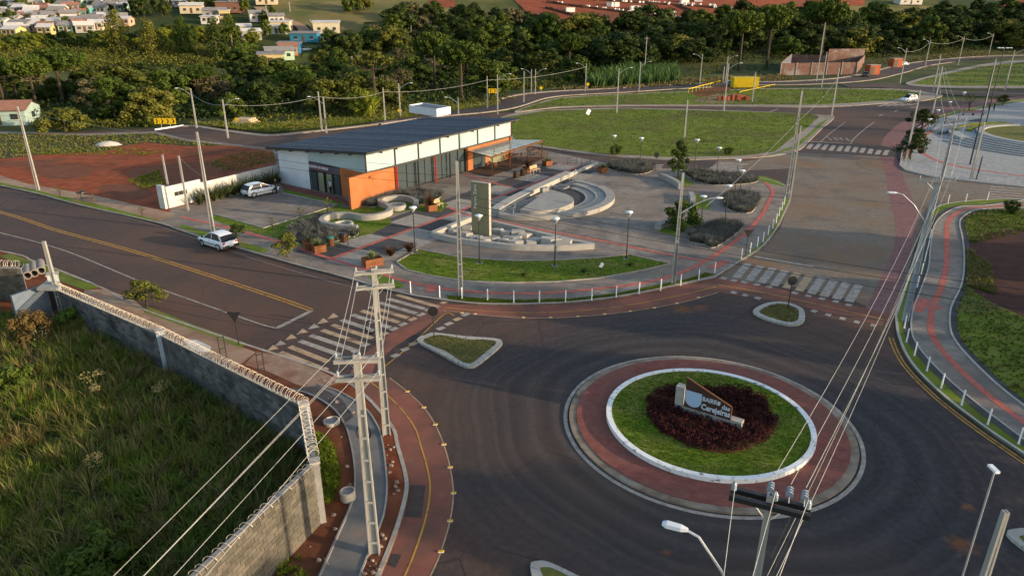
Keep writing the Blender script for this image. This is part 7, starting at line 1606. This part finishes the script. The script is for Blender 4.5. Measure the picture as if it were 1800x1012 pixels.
# spoil rows and huts on the red field
rf = random.Random(8); M_spoil = mat('spoil', [(.05, .028, .02), (.09, .05, .035)], .6, .95)
for j, (a, b) in enumerate((((960, 6), (1180, 34)), ((1010, -1), (1330, 20)), ((1190, 12), (1240, 30)), ((960, 16), (1010, 30)))):
    pts = []
    for k in range(18): p = T(a[0]+(b[0]-a[0])*k/17, a[1]+(b[1]-a[1])*k/17); pts.append((p.x, p.y+rf.uniform(-.4, .4), p.z+.5))
    o = MB().tube(pts, [rf.uniform(.5, 1.) for _ in pts], 6).build('spoil_bank', M_spoil); tag(o, 'dark spoil bank across the red field, %s' % ('lower left long one', 'upper long one', 'short right one', 'short left one')[j], 'earth bank')
M_hwhite = mat('hut_white', [(.62, .60, .57)], rough=.8); M_tile_g = mat('roof_grey', [(.16, .15, .145), (.26, .245, .235)], .8, .9); M_tile_r = mat('roof_clay', [(.22, .10, .07), (.30, .15, .10)], .8, .9); M_tile_l = mat('roof_pale', [(.42, .40, .37), (.54, .51, .48)], .8, .85)
M_win = glass('house_window', (.03, .035, .04), .1); M_door = mat('house_door', [(.10, .06, .04)], rough=.7)
def house(px, py, w, dp, h, wall, roof, label, rz=0., rise=1.1, shed=False, off=None):
    p = T(px, py); t = thing('house', label, 'house', (p.x, p.y, p.z-.3), rz); wall = tuple(.78*v for v in wall); mw = mat('house_wall', [tuple(.85*v for v in wall), wall], .6, .9)
    MB().box((0, 0, 0), w, dp, h+.3).build('wall', mw, t); e = .45; H0 = h+.3
    mb = MB()
    if shed: mb.grid([[(-w/2-e, -dp/2-e, H0+.02), (w/2+e, -dp/2-e, H0+.02), (w/2+e, -dp/2-e, H0+.16), (-w/2-e, -dp/2-e, H0+.16)], [(-w/2-e, dp/2+e, H0+rise*.6), (w/2+e, dp/2+e, H0+rise*.6), (w/2+e, dp/2+e, H0+rise*.6+.14), (-w/2-e, dp/2+e, H0+rise*.6+.14)]], True, True)
    else:
        mb.grid([[(x, -dp/2-e, H0-.12), (x, 0, H0+rise), (x, dp/2+e, H0-.12)] for x in (-w/2-e, w/2+e)]); mb.grid([[(x, -dp/2-e, H0-.0), (x, 0, H0+rise+.12), (x, dp/2+e, H0-.0)] for x in (-w/2-e, w/2+e)])
    rf_ = mb.build('roof', roof, t)
    if not shed:
        for s in (-1, 1): MB().face([(s*w/2, -dp/2, H0), (s*w/2, dp/2, H0), (s*w/2, 0, H0+rise*.9)]).build('gable', mw, t)
    for k, x in enumerate((-w*.28, w*.3)): wd = MB().box((x, -dp/2-.03, 1.2), 1.2, .08, 1.05).build('window', M_win, t); MB().box((x, -dp/2-.08, 1.12), 1.4, .1, .08).build('sill', M_hwhite, wd)
    MB().box((0, -dp/2-.03, .3), .95, .08, 2.05).build('door', M_door, t); wd = MB().box((w/2+.03, 0, 1.2), .08, 1.3, 1.05).build('window', M_win, t)
    return t
CR = (.60, .50, .36); WH = (.62, .60, .56); PK = (.58, .34, .26); MI = (.42, .58, .44); BL_ = (.05, .26, .50); TQ = (.10, .42, .42); GY = (.34, .33, .32); YE = (.58, .47, .22)
G_, Rr, Pp = M_tile_g, M_tile_r, M_tile_l
hs = [(478, 113, 8, 6, 3, YE, G_, 'long yellowish house with grey roof at the lower end of the village track', .3, 1, True), (492, 104, 9, 6, 2.8, MI, G_, 'green and white house with grey roof on the village track', .4, 1.2, False), (508, 96, 6, 5, 2.8, (.42, .22, .16), Rr, 'brown house behind the green and white one', .3, 1, False), (511, 93, 7.5, 5, 3, BL_, G_, 'bright blue house beside the white car', .1, .8, True), (538, 74, 10, 6, 2.8, (.04, .22, .34), G_, 'blue wooden house with grey roof left of the shrubs', 0, 1, True), (575, 58, 10, 6, 3.6, (.60, .54, .40), Pp, 'white house with slanting parapet on the meadow edge', .2, 1.2, True), (494, 54, 8, 6, 3, CR, Pp, 'cream house with flat pale roof at the track', .1, .8, True), (488, 60, 8, 4, 2.6, (.46, .55, .50), Pp, 'white low house in front of the cream one', .1, .7, True), (455, 38, 7, 6, 3, WH, G_, 'white house with grey roof left of the upper track', .4, 1.2, False), (487, 42, 6, 5, 2.8, WH, G_, 'small white house beside the round tree', .3, 1.1, False), (441, 70, 7, 6, 2.8, GY, Pp, 'pale grey house below the round tree', .5, 1, False), (430, 60, 5, 5, 2.6, WH, Pp, 'small white house behind the eucalyptus', .4, .9, False), (470, 8, 9, 7, 4.5, CR, Pp, 'tall cream house at the top of the track', .2, 1, True), (340, 24, 9, 7, 3, CR, Pp, 'cream house with pale roof left of the brick building', .2, 1.2, False), (380, 32, 9, 6, 2.8, GY, G_, 'grey wooden house below the brick building', .2, 1.2, False), (396, 34, 4, 5, 3, YE, Pp, 'tan boxy house beside the grey one', .3, .8, True), (405, 22, 10, 7, 4, (.22, .11, .08), G_, 'red brick building with flat grey roof above the village trees', .1, .8, True), (370, 42, 6, 4, 2.5, WH, Pp, 'white hut at the hedge below the cream house', .1, .8, True), (690, 84, 12, 8, 2.8, (.30, .32, .42), G_, 'bluish house with hipped grey roof inside the wood', .0, 1.6, False), (635, 118, 5, 4, 2.4, WH, Pp, 'white hut hidden in the wood by the flat-topped araucaria', .2, .8, False),
      (15, 216, 9, 7, 2.6, (.36, .48, .44), Rr, 'house with red tiled roof at the far left edge', .2, 1.3, False), (845, 134, 6, 4, 2.4, WH, Pp, 'white hut seen through the trees right of the broad araucaria', .1, .8, False), (940, 68, 4, 4, 3, WH, Pp, 'small white hut in the dark trees', .1, .8, False)]
for a in hs: house(*a)
rv = random.Random(31); names = {0: ('cream', CR), 1: ('white', WH), 2: ('pink', PK), 3: ('mint green', MI), 4: ('grey', GY), 5: ('turquoise', TQ), 6: ('yellowish', YE)}
vil = [(14, 30, 8, 1), (40, 22, 8, 4), (58, 24, 8, 0), (80, 20, 9, 2), (50, 34, 9, 4), (68, 36, 7, 2), (40, 52, 12, 0), (90, 36, 8, 1), (106, 22, 9, 1), (122, 32, 9, 6), (118, 14, 10, 2), (140, 8, 9, 3), (142, 28, 7, 5), (155, 24, 7, 5), (160, 42, 12, 4), (180, 22, 9, 1), (198, 16, 8, 1), (175, 10, 9, 1), (205, 8, 10, 0), (222, 12, 7, 1), (190, 36, 10, 4), (100, 48, 7, 0), (75, 44, 8, 0), (10, 10, 9, 5), (30, 6, 8, 4), (70, 6, 8, 4), (165, 4, 8, 1), (235, 6, 7, 4), (300, 6, 8, 1), (318, 10, 8, 4), (330, 4, 8, 1), (415, 6, 8, 0), (8, 46, 8, 1), (20, 56, 9, 1), (62, 52, 8, 2), (85, 54, 8, 0), (112, 52, 8, 4), (135, 46, 9, 1), (150, 54, 10, 4), (172, 50, 8, 1), (200, 46, 9, 4), (215, 38, 7, 1), (125, 40, 8, 0), (28, 40, 8, 4)]
pos_w = lambda x, y: ('front row' if y > 34 else 'middle rows' if y > 16 else 'top rows')+(' at the left end' if x < 60 else ' left of centre' if x < 130 else ' right of centre' if x < 210 else ' at the right end')
vil += [(x+rv.uniform(-9, 9), y+rv.uniform(-4, 5), w, rv.choice([0, 1, 1, 2, 3, 4, 4, 6])) for x, y, w, c in vil if x < 240]
for x, y, w, c in vil:
    w *= .62
    r = rv.choice([G_, G_, Pp, Pp, Rr]); nm = {G_: 'grey', Pp: 'pale', Rr: 'clay'}[r]
    o = house(x, y+3, w, rv.uniform(4.5, 6), 2.4, names[c][1], r, 'small %s house with %s roof in the village, %s' % (names[c][0], nm, pos_w(x, y)), rv.uniform(-.3, .6), rv.uniform(.9, 1.5)); o['group'] = 'village houses'
for i, (x, y) in enumerate(((1074, 12), (1080, 12.5), (1115, 19), (1122, 18.5), (1203, 6), (1227, 4), (1165, 27), (1180, 28), (1002, 22))):
    p = T(x, y); t = thing('site_hut', 'tiny white hut on the red field, %s' % ('upper middle', 'upper middle', 'centre', 'centre', 'upper right', 'upper right', 'lower right', 'lower right', 'lower left')[i], 'hut', (p.x, p.y, p.z), rf.uniform(-.3, .3), 'huts on the red field'); MB().box((0, 0, 0), 4.2, 2.6, 2.0).build('wall', M_hwhite, t); MB().box((0, 0, 2.0), 4.6, 3.0, .15).build('roof', M_tile_l, t)
mc = None
for i in range(60):
    j = i % 3; a, b = (((960, 5), (1200, 34)), ((1020, 0), (1320, 19)), ((1100, 4), (1260, 12)))[j]; f = rf.random(); p = T(a[0]+(b[0]-a[0])*f, a[1]+(b[1]-a[1])*f+1)
    if mc is None: mc = MB().box((0, 0, 0), 1.3, .8, .8, 0, .8).build('rubble_piece', M_hwhite); o = mc
    else: o = mc.copy(); col.objects.link(o)
    o.location = (p.x, p.y, p.z+.6); o.rotation_euler = (0, 0, rf.uniform(0, 3)); tag(o, 'white block lying along a spoil bank on the red field', 'block', 'white blocks on the red field')
p = T(1595, 6); house(1595, 8, 14, 7, 3.2, WH, Pp, 'long white farmhouse at the top right edge of the field', .1, 1.2)
for x, y, ty, l in ((242, 14, -4, 'left of the dark trees'), (470, 34, 14, 'on the upper village track'), (548, 58, 38, 'beside the house with slanting parapet'), (510, 22, 12, 'on the meadow'), (570, 88, 70, 'on the grass below the blue wooden house'), (723, 60, 34, 'left of the football pitch'), (758, 56, 46, 'right of the football pitch'), (1133, 128, 73, 'dark one at the reeds')):
    p = T(x, y); h = max(4., (y-ty)*p.y/1235*1.03); t = thing('village_pole', 'thin pole '+l, 'pole', (p.x, p.y, p.z)); MB().tube([(0, 0, 0), (0, 0, h)], .14, 5).build('shaft', M_pole, t); MB().beam((-.8, 0, h-.5), (.8, 0, h-.5), .12, .12).build('crossarm', M_pole, t)
